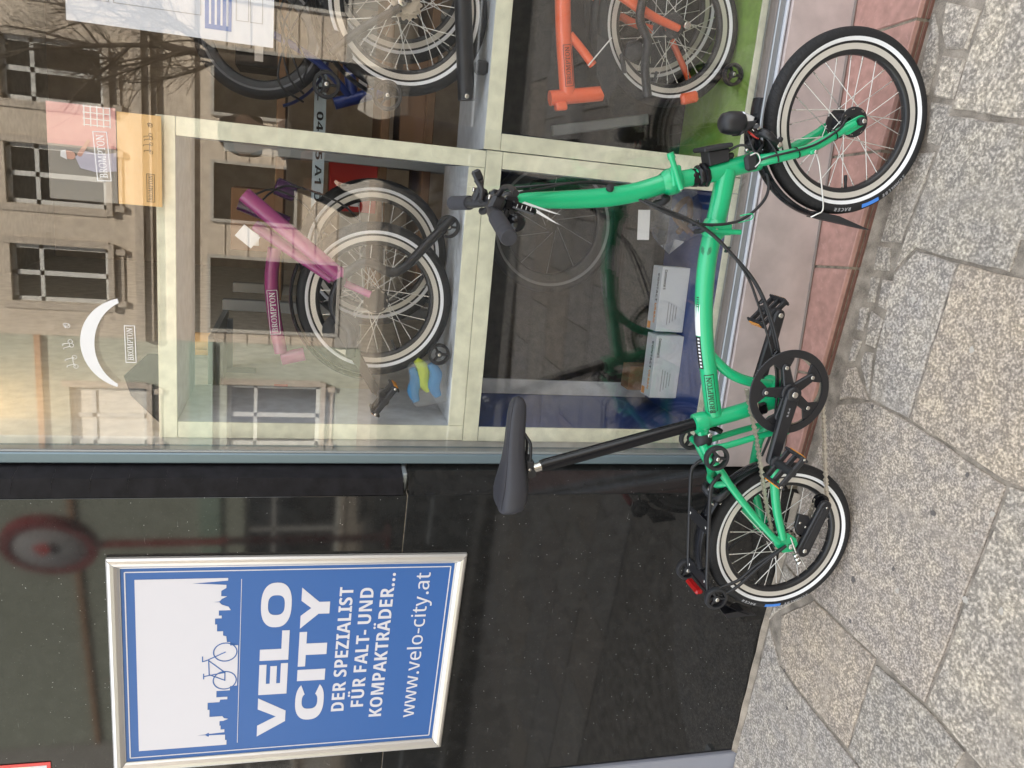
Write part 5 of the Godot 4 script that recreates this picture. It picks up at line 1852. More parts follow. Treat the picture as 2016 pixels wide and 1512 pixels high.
func brake(b: Node3D, at: Vector3, tilt: float) -> void:
	var n := pnode(b, "brake_caliper", Transform3D(Basis(Vector3.BACK, tilt), at))
	var s := st()
	disc(s, v(0, 0, 0), Vector3.RIGHT, 0.0105, 0.046, 18, 0.002)
	for sg in [-1.0, 1.0]:
		tube(s, cr([v(0.010 * sg, 0.004, 0.004 * sg), v(0.014, 0.006, 0.030 * sg), v(0.015, -0.008, 0.041 * sg), v(0.014, -0.034, 0.034 * sg), v(0.014, -0.046, 0.026 * sg)], 4), radii([0.0105, 0.0105, 0.0095, 0.0085, 0.0080], 17), 12)
	tube(s, cr([v(0.014, 0.006, 0.026), v(0.014, 0.022, 0.034), v(0.014, 0.030, 0.044)], 3), 0.0055, 10)
	part(n, "arms", s, "black_satin")
	s = st()
	for sg in [-1.0, 1.0]:
		box(s, Transform3D(Basis.IDENTITY, v(0.014, -0.047, 0.0185 * sg)), Vector3(0.046, 0.011, 0.010), 0.003)
	part(n, "brake_block", s, "black_matt")
	s = st()
	for q in [[v(0.014, -0.045, 0.036), Vector3.BACK, 0.0072], [v(0.026, 0, 0), Vector3.RIGHT, 0.0068], [v(0.014, 0.024, 0.040), Vector3.BACK, 0.0042], [v(-0.026, 0, 0), Vector3.RIGHT, 0.006]]:
		s = st()
		disc(s, q[0], q[1], q[2], 0.009, 14, 0.0012)
		part(n, "bolt", s, "steel")
	s = st()
	for k in 7:
		tube(s, cr([v(0.004, 0.009, -0.022 + k * 0.0011), v(0.004, 0.013, 0.0), v(0.004, 0.009, 0.022 - k * 0.0011)], 3), 0.0011, 6)
	part(n, "return_spring", s, "steel")

func lamp(b: Node3D) -> void:
	var n := pnode(b, "headlamp", Transform3D(Basis(Vector3.BACK, -0.10), v(1.021, 0.487, 0.0)))
	var s := st()
	# rounded housing, open at its front
	var pr := [Vector2(0.0, -0.036), Vector2(0.014, -0.0345), Vector2(0.0235, -0.028), Vector2(0.0275, -0.014), Vector2(0.0282, 0.004), Vector2(0.0275, 0.016), Vector2(0.0240, 0.020), Vector2(0.0225, 0.017), Vector2(0.0, 0.010)]
	lathe(s, pr, Transform3D(Basis(Vector3.BACK, PI + 0.18) * Basis.from_scale(Vector3(0.92, 1, 1.0)), v(0.002, 0.002, 0)), 30)
	part(n, "housing", s, "black_satin")
	s = st()
	prism(s, [Vector2(0.004, -0.010), Vector2(0.028, -0.006), Vector2(0.021, -0.036), Vector2(0.010, -0.036)], -0.019, 0.019, Transform3D.IDENTITY, 0.003)
	part(n, "lens", s, "lens")
	s = st()
	prism(s, [Vector2(-0.024, -0.010), Vector2(0.006, -0.012), Vector2(0.016, -0.042), Vector2(0.002, -0.040)], -0.0215, 0.0215, Transform3D.IDENTITY, 0.003)
	part(n, "hood", s, "black_matt")
	s = st()
	tube(s, cr([v(-0.004, -0.040, 0.010), v(-0.014, -0.052, 0.012), v(-0.032, -0.060, 0.006), v(-0.040, -0.062, 0.0)], 4), 0.0020, 8)
	tube(s, cr([v(-0.004, -0.040, -0.010), v(-0.014, -0.052, -0.012), v(-0.032, -0.060, -0.006), v(-0.040, -0.062, 0.0)], 4), 0.0020, 8)
	part(n, "wire_bracket", s, "steel")
	s = st()
	disc(s, v(0.002, -0.045, 0.016), Vector3.BACK, 0.007, 0.008, 14, 0.001)
	part(n, "bolt", s, "steel")
	s = st()
	tube(s, cr([v(-0.010, -0.034, 0.004), v(-0.020, -0.046, 0.018), v(-0.022, -0.055, 0.02)], 4), 0.0024, 8)
	part(n, "wire_end", s, "red_wire")
	s = st()
	tube(s, cr([v(-0.014, -0.030, 0.010), v(-0.040, -0.036, 0.030), v(-0.062, -0.050, 0.036), v(-0.070, -0.062, 0.03)], 4), 0.0022, 8)
	tube(s, cr([v(0.0, -0.036, 0.018), v(-0.020, -0.062, 0.040), v(-0.050, -0.090, 0.052), v(-0.066, -0.100, 0.050)], 4), 0.0020, 8)
	part(n, "wire", s, "black_matt")

func handlebar(b: Node3D) -> void:
	var n := pnode(b, "handlebar", Transform3D.IDENTITY)
	var pts := cr([v(0.802, 1.084, -0.258), v(0.809, 1.056, -0.15), v(0.815, 1.032, -0.10), v(0.818, 1.006, -0.05), v(0.8205, 0.996, -0.005), v(0.8165, 1.010, 0.04), v(0.807, 1.040, 0.085), v(0.8005, 1.050, 0.12), v(0.7865, 1.0455, 0.17), v(0.762, 1.0425, 0.258)], 5)
	var s := st()
	tube(s, pts, 0.0128, 18)
	part(n, "bar", s, "black_satin")
	for e in [[v(0.8085, 1.0580, -0.158), v(0.8018, 1.0850, -0.265)], [v(0.7915, 1.0470, 0.150), v(0.7605, 1.0420, 0.264)]]:
		s = st()
		var a: Vector3 = e[0]
		var c: Vector3 = e[1]
		var pr := []
		var L := a.distance_to(c)
		pr.append(Vector2(0.0, 0.0))
		pr.append(Vector2(0.0155, 0.0))
		for k in 26:
			var y := 0.002 + k * 0.0031
			pr.append(Vector2(0.0168, y))
			pr.append(Vector2(0.0164, y + 0.0018))
		pr.append(Vector2(0.0172, L - 0.018))
		pr.append(Vector2(0.0172, L - 0.006))
		pr.append(Vector2(0.0150, L))
		pr.append(Vector2(0.0095, L + 0.0005))
		pr.append(Vector2(0.0, L - 0.0005))
		lathe(s, pr, along(a, c - a), 28)
		part(n, "grip", s, "grip_rubber")
	s = st()
	disc(s, v(0.8215, 0.9975, 0), Vector3.BACK, 0.021, 0.046, 22, 0.004)
	part(n, "bar_clamp", s, "black_satin")
	s = st()
	for z in [-0.014, 0.014]:
		disc(s, v(0.8215 - 0.019, 1.004, z), v(-1, 0.3, 0), 0.0045, 0.006, 12)
	part(n, "bolt", s, "steel")
	# brake levers and their housings
	for sg in [-1.0, 1.0]:
		var o := v(0.812, 1.044, -0.125) if sg < 0 else v(0.802, 1.046, 0.105)
		var lv := pnode(n, "brake_lever", Transform3D(Basis.IDENTITY, o))
		s = st()
		box(s, Transform3D(Basis(Vector3.BACK, -0.4), v(0.014, -0.004, 0)), Vector3(0.040, 0.030, 0.036), 0.007)
		part(lv, "lever_housing", s, "black_satin")
		s = st()
		tube(s, cr([v(0.030, -0.006, 0.004 * sg), v(0.048, -0.012, 0.030 * sg), v(0.050, -0.018, 0.075 * sg), v(0.040, -0.020, 0.118 * sg)], 4), radii([0.006, 0.0055, 0.0055, 0.0065], 13), 10)
		part(lv, "lever_blade", s, "black_satin")
		s = st()
		disc(s, v(0.028, 0.010, 0.0), v(0.2, 1, 0), 0.0055, 0.006, 12)
		part(lv, "bolt", s, "steel")
		# gear trigger below the bar with its number strip
		var tg := pnode(n, "gear_trigger", Transform3D(Basis(Vector3.BACK, -0.16), o + v(0.012, -0.026, -0.030 * sg)))
		s = st()
		box(s, Transform3D(Basis.IDENTITY, v(0.004, -0.012, 0)), Vector3(0.034, 0.036, 0.034), 0.008)
		box(s, Transform3D(Basis(Vector3.BACK, 1.45), v(0.004, -0.040, 0.016)), Vector3(0.056, 0.016, 0.010), 0.005)
		part(tg, "housing", s, "black_gloss")
		s = st()
		for k in 4:
			box(s, Transform3D(Basis(Vector3.BACK, 1.45), v(0.005, -0.024 - k * 0.010, 0.0213)), Vector3(0.0014, 0.008, 0.0006))
		part(tg, "number_print", s, "white_print")
		s = st()
		tube(s, cr([v(-0.010, -0.006, 0.014 * sg), v(-0.030, 0.000, 0.034 * sg), v(-0.034, 0.004, 0.058 * sg)], 4), radii([0.006, 0.007, 0.009], 9), 10)
		part(tg, "thumb_lever", s, "black_matt")
	# bell
	s = st()
	lathe(s, [Vector2(0.0, 0.014), Vector2(0.012, 0.012), Vector2(0.018, 0.004), Vector2(0.0185, -0.010), Vector2(0.016, -0.012), Vector2(0.0, -0.012)], along(v(0.782, 0.998, 0.115), v(-0.25, -0.2, 1.0)), 24)
	part(n, "bell", s, "black_gloss")
	# phone mount arm on the far side, pointing forward
	s = st()
	tube(s, cr([v(0.815, 1.045, -0.075), v(0.840, 1.040, -0.095), v(0.862, 1.052, -0.105)], 4), 0.0065, 10)
	box(s, Transform3D(Basis(Vector3.BACK, 0.5), v(0.872, 1.050, -0.108)), Vector3(0.026, 0.020, 0.022), 0.004)
	part(n, "mount_arm", s, "black_satin")
	# folded white paper tags hanging from the bar
	s = st()
	prism(s, [Vector2(0.815, 0.972), Vector2(0.820, 0.962), Vector2(0.779, 0.888), Vector2(0.785, 0.905)], 0.046, 0.0465)
	part(n, "paper_tag", s, "white_paper")
	s = st()
	prism(s, [Vector2(0.820, 0.972), Vector2(0.8235, 0.966), Vector2(0.800, 0.882), Vector2(0.802, 0.900)], 0.030, 0.0305)
	part(n, "paper_tag", s, "white_paper")
	s = st()
	prism(s, [Vector2(0.838, 0.992), Vector2(0.842, 0.992), Vector2(0.846, 0.958), Vector2(0.842, 0.958)], -0.03, -0.0295)
	part(n, "paper_tag", s, "white_paper")

func cables(b: Node3D) -> void:
	var k := 0
	for q in [
		[[v(0.848, 1.000, -0.05), v(0.856, 0.940, -0.030), v(0.866, 0.870, -0.026), v(0.872, 0.80, -0.022), v(0.868, 0.740, -0.020), v(0.845, 0.690, 0.005), v(0.825, 0.640, 0.028), v(0.805, 0.585, 0.036), v(0.790, 0.545, 0.040)], 0.0030],
		[[v(0.842, 0.985, 0.06), v(0.852, 0.930, 0.020), v(0.868, 0.860, 0.006), v(0.874, 0.80, -0.006), v(0.866, 0.745, -0.008), v(0.838, 0.690, 0.018), v(0.812, 0.628, 0.040), v(0.800, 0.570, 0.044), v(0.796, 0.530, 0.045)], 0.0026],
		[[v(0.826, 0.660, 0.022), v(0.812, 0.620, 0.036), v(0.800, 0.575, 0.042), v(0.798, 0.540, 0.044), v(0.802, 0.500, 0.046), v(0.814, 0.462, 0.046), v(0.842, 0.425, 0.042), v(0.872, 0.400, 0.030), v(0.905, 0.395, 0.018), v(0.945, 0.410, 0.006)], 0.0034],
		[[v(0.828, 0.650, 0.016), v(0.806, 0.585, 0.040), v(0.780, 0.535, 0.044), v(0.738, 0.480, 0.046), v(0.690, 0.425, 0.046), v(0.640, 0.385, 0.046), v(0.580, 0.352, 0.044), v(0.520, 0.326, 0.040), v(0.450, 0.305, 0.036), v(0.390, 0.296, 0.030), v(0.310, 0.290, 0.024), v(0.230, 0.30, 0.010)], 0.0034],
		[[v(0.826, 0.645, 0.020), v(0.803, 0.580, 0.046), v(0.776, 0.528, 0.049), v(0.732, 0.473, 0.051), v(0.684, 0.418, 0.050), v(0.632, 0.378, 0.050), v(0.575, 0.346, 0.048), v(0.515, 0.320, 0.045), v(0.450, 0.299, 0.041), v(0.390, 0.288, 0.034), v(0.31, 0.282, 0.028), v(0.240, 0.272, 0.020)], 0.0034],
		[[v(0.824, 0.640, 0.024), v(0.800, 0.576, 0.042), v(0.772, 0.524, 0.045), v(0.728, 0.468, 0.047), v(0.680, 0.424, 0.045), v(0.625, 0.392, 0.044), v(0.565, 0.362, 0.044), v(0.505, 0.334, 0.043), v(0.450, 0.312, 0.039), v(0.390, 0.302, 0.032)], 0.0030],
		[[v(0.941, 0.440, 0.030), v(0.955, 0.415, 0.052), v(0.968, 0.372, 0.060), v(0.985, 0.322, 0.060), v(1.008, 0.283, 0.059), v(1.030, 0.256, 0.056), v(1.052, 0.238, 0.044), v(1.050, 0.222, 0.036), v(1.030, 0.200, 0.030)], 0.0026],
		[[v(0.118, 0.425, 0.010), v(0.150, 0.40, -0.010), v(0.16, 0.34, -0.02), v(0.20, 0.30, -0.01)], 0.0026],
		[[v(0.960, 0.500, 0.010), v(0.975, 0.480, 0.024), v(0.972, 0.455, 0.030), v(0.962, 0.440, 0.030), v(0.980, 0.425, 0.026)], 0.0028],
	]:
		var s := st()
		tube(s, cr(q[0], 6), q[1], 10)
		part(b, "cable", s, "black_satin")
		k += 1
	# cable ties
	for q in [v(0.800, 0.572, 0.043), v(0.745, 0.488, 0.047), v(0.630, 0.384, 0.047), v(0.505, 0.328, 0.043)]:
		var s := st()
		box(s, Transform3D(Basis(Vector3.BACK, -2.2), q), Vector3(0.005, 0.017, 0.013), 0.002)
		part(b, "cable_tie", s, "black_gloss")
	for q in [v(0.9675, 0.352, 0.048), v(1.012, 0.266, 0.048)]:
		var s := st()
		lathe(s, [Vector2(0.0122, -0.0012), Vector2(0.0134, -0.0012), Vector2(0.0134, 0.0012), Vector2(0.0122, 0.0012)], along(q, v(0.45, -0.9)), 18)
		part(b, "cable_tie", s, "black_gloss")
	var s := st()
	tube(s, cr([v(0.806, 0.462, 0.030), v(0.816, 0.438, 0.045), v(0.828, 0.445, 0.056), v(0.822, 0.470, 0.050)], 4), 0.0015, 8)
	part(b, "cable_loop", s, "green_paint")

# ---------------------------------------------------------------- display cubes and what stands in them
func display_cube(called: String, label: String, x0: float, x1: float, y0: float, y1: float, mats: Dictionary, back: String) -> Node3D:
	var c := thing(called, label, "display box", Vector3((x0 + x1) / 2, y0, -0.24), "open display boxes in the window")
	var w := x1 - x0
	var h := y1 - y0
	var t := 0.040
	var zf := 0.185
	var zb := -0.19
	for q in [["floor_board", v(-w / 2 + t, 0.0, zb), v(w / 2 - t, t - 0.002, zf)], ["top_board", v(-w / 2, h - t + 0.002, zb), v(w / 2, h, zf)], ["side_board", v(-w / 2, 0, zb), v(-w / 2 + t - 0.002, h - t, zf)], ["side_board", v(w / 2 - t + 0.002, 0, zb), v(w / 2, h - t, zf)]]:
		var s := st()
		bx(s, q[1], q[2], 0.0006)
		var key: String = q[0] + ("_l" if q[0] == "side_board" and q[1].x < 0 else "")
		part(c, q[0], s, mats.get(key, "board_white"))
	# cream edge strips on the front
	for q in [[v(-w / 2, 0, zf + 0.0005), v(-w / 2 + 0.042, h - 0.0435, zf + 0.0050)], [v(w / 2 - 0.042, 0.0, zf + 0.0005), v(w / 2, h - 0.0435, zf + 0.0050)], [v(-w / 2, h - 0.042, zf + 0.0005), v(w / 2, h, zf + 0.0056)], [v(-w / 2 + 0.0432, 0, zf + 0.0005), v(w / 2 - 0.0432, 0.042, zf + 0.0056)]]:
		var s := st()
		bx(s, q[0], q[1], 0.0008)
		part(c, "edge_strip", s, "cream_edge")
	if back != "":
		var s := st()
		bx(s, v(-w / 2 + t, t, zb), v(w / 2 - t, h - t, zb + 0.006))
		part(c, "back_panel", s, back)
	return c

func display() -> void:
	var s := st()
	var pf := thing("window_platform", "low platform carrying the display boxes behind the glass", "platform", Vector3(0.68, 0.10, -0.35))
	bx(s, v(-1.41, 0.0, -0.35), v(1.41, 0.1575, 0.295))
	part(pf, "deck", s, "shop_floor")
	display_cube("display_box", "cream edged display box holding the folded pink bicycle", -0.688, 0.0865, 1.0095, 1.784, {}, "")
	var cb := display_cube("display_box_001", "cream edged display box with dark blue floor and tyre cartons", -0.690, 0.088, 0.2585, 1.008, {"floor_board": "board_blue", "side_board_l": "board_blue"}, "carpet_dark")
	s = st()
	bx(s, v(-0.349, 0.04, -0.1838), v(-0.300, 0.708, -0.178))
	part(cb, "back_stile", s, "board_white")
	display_cube("display_box_002", "cream edged display box with lime green floor and orange bicycle", 0.0905, 0.866, 0.2585, 1.0165, {"floor_board": "board_green", "side_board": "board_green"}, "carpet_dark")
	pink_bicycle()
	black_bicycle()
	orange_bicycle()
	cartons()
	var sw := thing("spare_wheel", "spare bicycle wheel hanging at the back of the blue floored display box", "wheel", Vector3(-0.10, 0.50, -0.385))
	part(sw, "tyre", WM.tyre, "rubber", Transform3D(Basis.IDENTITY, v(0, 0.2095, 0)))
	part(sw, "stripe", WM.stripe, "dark_stripe", Transform3D(Basis.IDENTITY, v(0, 0.2095, 0)))
	part(sw, "rim", WM.rim, "rim_black", Transform3D(Basis.IDENTITY, v(0, 0.2095, 0)))
	for k in 10:
		var a := TAU * k / 10.0
		part(sw, "spoke", WM.spoke, "dark_stripe", spoke_xf(v(cos(a + 0.9) * 0.02, 0.2095 + sin(a + 0.9) * 0.02), v(cos(a) * 0.147, 0.2095 + sin(a) * 0.147)))
	posters()
	interior()

func label_name(parent: Node, at: Vector3, w: float, h: float, turn: float, material: String, basis := Basis.IDENTITY) -> void:
	var n := pnode(parent, "boxed_name", Transform3D(basis * Basis(Vector3.BACK, turn), at))
	letter(n, "BROMPTON", h * 0.55, Vector3.ZERO, material, w * 0.9, true)
	var s := st()
	frame_box(s, w, h, 0.0012, 0.0)
	part(n, "border", s, material)

func pink_bicycle() -> void:
	var o := Vector3(-0.30, 1.048, -0.20)
	var b := thing("folded_bicycle", "folded pink bicycle standing in the upper display box", "bicycle", o, "folded bicycles in the window")
	var L := func(p: Vector3) -> Vector3: return p - o
	wheel(b, "front_wheel", L.call(v(-0.325, 1.2578, -0.155)), Basis(Vector3.UP, 0.05), 28, 2.0)
	wheel(b, "rear_wheel", L.call(v(-0.215, 1.2578, -0.285)), Basis(Vector3.UP, -0.06), 28, 0.6)
	var s := st()
	tube(s, [L.call(v(-0.077, 1.594, -0.115)), L.call(v(-0.165, 1.478, -0.100)), L.call(v(-0.256, 1.360, -0.095))], 0.0195, 20)
	tube(s, [L.call(v(-0.153, 1.571, -0.165)), L.call(v(-0.215, 1.471, -0.150)), L.call(v(-0.272, 1.373, -0.125))], 0.015, 18)
	var mp := cr([L.call(v(-0.213, 1.523, -0.235)), L.call(v(-0.30, 1.530, -0.235)), L.call(v(-0.40, 1.520, -0.235)), L.call(v(-0.500, 1.500, -0.235))], 5)
	tube(s, mp, 0.0185, 18)
	tube(s, [L.call(v(-0.517, 1.499, -0.235)), L.call(v(-0.501, 1.437, -0.235))], 0.0195, 18)
	tube(s, [L.call(v(-0.27, 1.375, -0.13)), L.call(v(-0.305, 1.275, -0.10))], 0.010, 12)
	part(b, "main_frame", s, "pink_paint")
	label_name(b, L.call(v(-0.385, 1.5215, -0.2155)), 0.12, 0.026, 0.1, "white_print")
	s = st()
	disc(s, L.call(v(-0.258, 1.356, -0.095)), v(0.5, 0.7, 0.3), 0.021, 0.030, 18, 0.004)
	part(b, "hinge_clamp", s, "pink_paint")
	s = st()
	tube(s, [L.call(v(-0.108, 1.620, -0.300)), L.call(v(-0.150, 1.490, -0.300))], 0.019, 18)
	disc(s, L.call(v(-0.060, 1.50, -0.255)), v(0.3, 0.9, 0.1), 0.024, 0.055, 20, 0.004)
	part(b, "head_tube", s, "purple_paint")
	s = st()
	tube(s, cr([L.call(v(-0.262, 1.352, -0.085)), L.call(v(-0.315, 1.370, -0.080)), L.call(v(-0.361, 1.362, -0.080)), L.call(v(-0.400, 1.324, -0.080)), L.call(v(-0.468, 1.321, -0.082))], 5), 0.0135, 16)
	tube(s, cr([L.call(v(-0.262, 1.352, -0.088)), L.call(v(-0.218, 1.293, -0.085)), L.call(v(-0.239, 1.214, -0.085)), L.call(v(-0.147, 1.126, -0.090)), L.call(v(-0.091, 1.075, -0.100))], 5), 0.0125, 16)
	part(b, "handlebar", s, "black_satin")
	s = st()
	disc(s, L.call(v(-0.405, 1.346, -0.100)), Vector3.BACK, 0.050, 0.006, 36, 0.001)
	part(b, "chain_guard", s, "black_matt")
	s = st()
	prism(s, capsule2(Vector2(-0.105, 0.298), Vector2(-0.262, 0.202), 0.016, 0.012), 0.095, 0.108, Transform3D.IDENTITY, 0.003)
	part(b, "crank_arm", s, "black_satin")
	pedal(b, L.call(v(-0.568, 1.232, -0.088)), 1.0, -0.6)
	s = st()
	arc_guard(s, L.call(v(-0.325, 1.2578, -0.155)), 0.2245, -PI + 0.1, -1.2, 0.0215, 0.0075)
	part(b, "mudguard", s, "black_gloss")
	roller(b, L.call(v(-0.457, 1.083, -0.100)), 0.030)
	roller(b, L.call(v(-0.113, 1.083, -0.100)), 0.030)
	s = st()
	tube(s, cr([L.call(v(-0.10, 1.60, -0.14)), L.call(v(-0.06, 1.53, -0.16)), L.call(v(-0.10, 1.44, -0.15)), L.call(v(-0.2, 1.40, -0.14))], 5), 0.0028, 8)
	tube(s, cr([L.call(v(-0.12, 1.58, -0.20)), L.call(v(-0.05, 1.50, -0.21)), L.call(v(-0.08, 1.36, -0.20)), L.call(v(-0.15, 1.28, -0.2))], 5), 0.0028, 8)
	part(b, "cable", s, "black_satin")
	s = st()
	box(s, Transform3D(Basis(Vector3.BACK, -0.65), L.call(v(-0.176, 1.583, -0.085))), Vector3(0.036, 0.048, 0.0008))
	part(b, "price_tag", s, "white_paper")

func black_bicycle() -> void:
	var o := Vector3(0.36, 1.0168, -0.15)
	var b := thing("folded_bicycle_001", "folded black bicycle standing on top of the orange bicycle's display box", "bicycle", o, "folded bicycles in the window")
	var L := func(p: Vector3) -> Vector3: return p - o
	wheel(b, "rear_wheel", L.call(v(0.405, 1.2270, -0.125)), Basis(Vector3.UP, 0.04), 28, 2.5)
	wheel(b, "front_wheel", L.call(v(0.50, 1.2270, -0.27)), Basis(Vector3.UP, -0.05), 20, 1.0)
	var s := st()
	for z in [-0.065, -0.19]:
		tube(s, cr([L.call(v(0.390, 1.245, z)), L.call(v(0.330, 1.335, z)), L.call(v(0.268, 1.401, z))], 4), 0.0095, 14)
		tube(s, [L.call(v(0.405, 1.227, z)), L.call(v(0.56, 1.26, z))], 0.0095, 14)
	tube(s, [L.call(v(0.199, 1.408, -0.20)), L.call(v(0.199, 1.408, -0.09))], 0.009, 12)
	tube(s, cr([L.call(v(0.268, 1.401, -0.13)), L.call(v(0.40, 1.44, -0.20)), L.call(v(0.60, 1.46, -0.22))], 4), 0.019, 16)
	part(b, "main_frame", s, "black_satin")
	s = st()
	tube(s, [L.call(v(0.50, 1.098, -0.095)), L.call(v(0.205, 1.062, -0.095))], 0.0215, 18)
	var bar := part(b, "seatpost", s, "black_satin")
	s = st()
	disc(s, L.call(v(0.213, 1.066, -0.072)), Vector3.BACK, 0.006, 0.004, 12)
	part(bar, "bolt", s, "steel")
	s = st()
	box(s, Transform3D(Basis.IDENTITY, L.call(v(0.286, 1.0325, -0.085))), Vector3(0.034, 0.031, 0.030), 0.006)
	part(b, "foot", s, "black_matt")
	roller(b, L.call(v(0.191, 1.263, -0.075)), 0.036)
	roller(b, L.call(v(0.199, 1.408, -0.080)), 0.033)
	s = st()
	for k in 3:
		gear(s, L.call(v(0.405, 1.227, -0.088 + 0.006 * k)), [0.036, 0.030, 0.025][k], 14 - 2 * k, 0.002)
	part(b, "sprocket", s, "chain_steel")
	s = st()
	disc(s, L.call(v(0.405, 1.240, -0.066)), Vector3.BACK, 0.012, 0.010, 16, 0.002)
	disc(s, L.call(v(0.428, 1.208, -0.068)), Vector3.BACK, 0.007, 0.008, 12, 0.002)
	part(b, "axle_nut", s, "steel")
	s = st()
	box(s, Transform3D(Basis(Vector3.BACK, 0.6), L.call(v(0.285, 1.380, -0.075))), Vector3(0.075, 0.034, 0.03), 0.008)
	part(b, "brake_caliper", s, "black_satin")
	s = st()
	arc_guard(s, L.call(v(0.405, 1.2270, -0.125)), 0.2245, -PI + 0.3, -0.9, 0.0215, 0.0075)
	part(b, "mudguard", s, "black_gloss")
	s = st()
	for k in 4:
		tube(s, cr([L.call(v(0.16 + 0.02 * k, 1.46, -0.18)), L.call(v(0.20 + 0.02 * k, 1.52 - 0.02 * k, -0.15)), L.call(v(0.30 + 0.03 * k, 1.50 + 0.01 * k, -0.13)), L.call(v(0.42 + 0.03 * k, 1.44, -0.16))], 5), 0.0027, 8)
	part(b, "cable", s, "black_satin")

func orange_bicycle() -> void:
	var o := Vector3(0.42, 0.2967, -0.20)
	var b := thing("folded_bicycle_002", "folded orange bicycle on the lime green floor of its display box", "bicycle", o, "folded bicycles in the window")
	var L := func(p: Vector3) -> Vector3: return p - o
	wheel(b, "front_wheel", L.call(v(0.465, 0.5065, -0.165)), Basis(Vector3.UP, 0.04), 28, 1.4)
	wheel(b, "rear_wheel", L.call(v(0.535, 0.5065, -0.29)), Basis(Vector3.UP, -0.05), 20, 0.4)
	var s := st()
	var mp := cr([L.call(v(0.66, 0.842, -0.13)), L.call(v(0.549, 0.836, -0.12)), L.call(v(0.408, 0.818, -0.12)), L.call(v(0.252, 0.788, -0.12))], 5)
	tube(s, mp, 0.0205, 22)
	tube(s, [L.call(v(0.239, 0.836, -0.12)), L.call(v(0.268, 0.694, -0.12))], 0.0195, 22)
	tube(s, cr([L.call(v(0.400, 0.800, -0.12)), L.call(v(0.366, 0.760, -0.118)), L.call(v(0.334, 0.728, -0.115))], 4), 0.0115, 14)
	box(s, Transform3D(Basis(Vector3.BACK, 0.2), L.call(v(0.222, 0.806, -0.112))), Vector3(0.022, 0.030, 0.030), 0.004)
	part(b, "main_frame", s, "orange_paint")
	label_name(b, L.call(v(0.322, 0.8015, -0.0985)), 0.100, 0.021, 0.19, "black_print")
	s = st()
	tube(s, cr([L.call(v(0.530, 0.720, -0.105)), L.call(v(0.478, 0.600, -0.105)), L.call(v(0.456, 0.500, -0.115))], 5), [0.014, 0.014, 0.014, 0.0135, 0.013, 0.012, 0.0115, 0.011, 0.0105, 0.010, 0.0095], 16)
	tube(s, cr([L.call(v(0.530, 0.720, -0.225)), L.call(v(0.478, 0.600, -0.225)), L.call(v(0.46, 0.485, -0.215))], 5), 0.011, 14)
	tube(s, [L.call(v(0.46, 0.475, -0.225)), L.call(v(0.346, 0.392, -0.225))], 0.009, 12)
	part(b, "fork", s, "orange_paint")
	s = st()
	disc(s, L.call(v(0.463, 0.482, -0.104)), Vector3.BACK, 0.011, 0.012, 6)
	part(b, "axle_nut", s, "steel")
	s = st()
	prism(s, [Vector2(-0.010, 0.436), Vector2(-0.035, 0.398), Vector2(-0.118, 0.360), Vector2(-0.173, 0.386), Vector2(-0.114, 0.424)], 0.098, 0.102)
	part(b, "mud_flap", s, "black_matt")
	s = st()
	tube(s, cr([L.call(v(0.54, 0.63, -0.075)), L.call(v(0.499, 0.631, -0.070)), L.call(v(0.450, 0.631, -0.070)), L.call(v(0.405, 0.603, -0.070)), L.call(v(0.343, 0.601, -0.070)), L.call(v(0.27, 0.58, -0.075))], 5), 0.0115, 16)
	part(b, "handlebar", s, "black_satin")
	s = st()
	disc(s, L.call(v(0.381, 0.629, -0.095)), Vector3.BACK, 0.026, 0.020, 24, 0.004)
	box(s, Transform3D(Basis(Vector3.BACK, 0.3), L.call(v(0.345, 0.655, -0.09))), Vector3(0.05, 0.012, 0.012), 0.003)
	part(b, "bell", s, "black_matt")
	s = st()
	arc_guard(s, L.call(v(0.465, 0.5065, -0.165)), 0.2245, -2.3, -1.0, 0.0215, 0.0075)
	part(b, "mudguard", s, "black_matt")
	s = st()
	tube(s, [L.call(v(0.33, 0.745, -0.105)), L.call(v(0.40, 0.700, -0.075))], 0.002, 8)
	part(b, "stay", s, "spoke_steel")
	s = st()
	box(s, Transform3D(Basis(Vector3.BACK, 0.3), L.call(v(0.29, 0.43, -0.14))), Vector3(0.03, 0.05, 0.03), 0.006)
	part(b, "hinge_clamp", s, "orange_paint")
	s = st()
	box(s, Transform3D(Basis(Vector3.BACK, -1.35), L.call(v(0.205, 0.62, -0.30))), Vector3(0.30, 0.030, 0.016), 0.003)
	part(b, "rack", s, "rack_metal")
	roller(b, L.call(v(0.36, 0.328, -0.10)), 0.030)

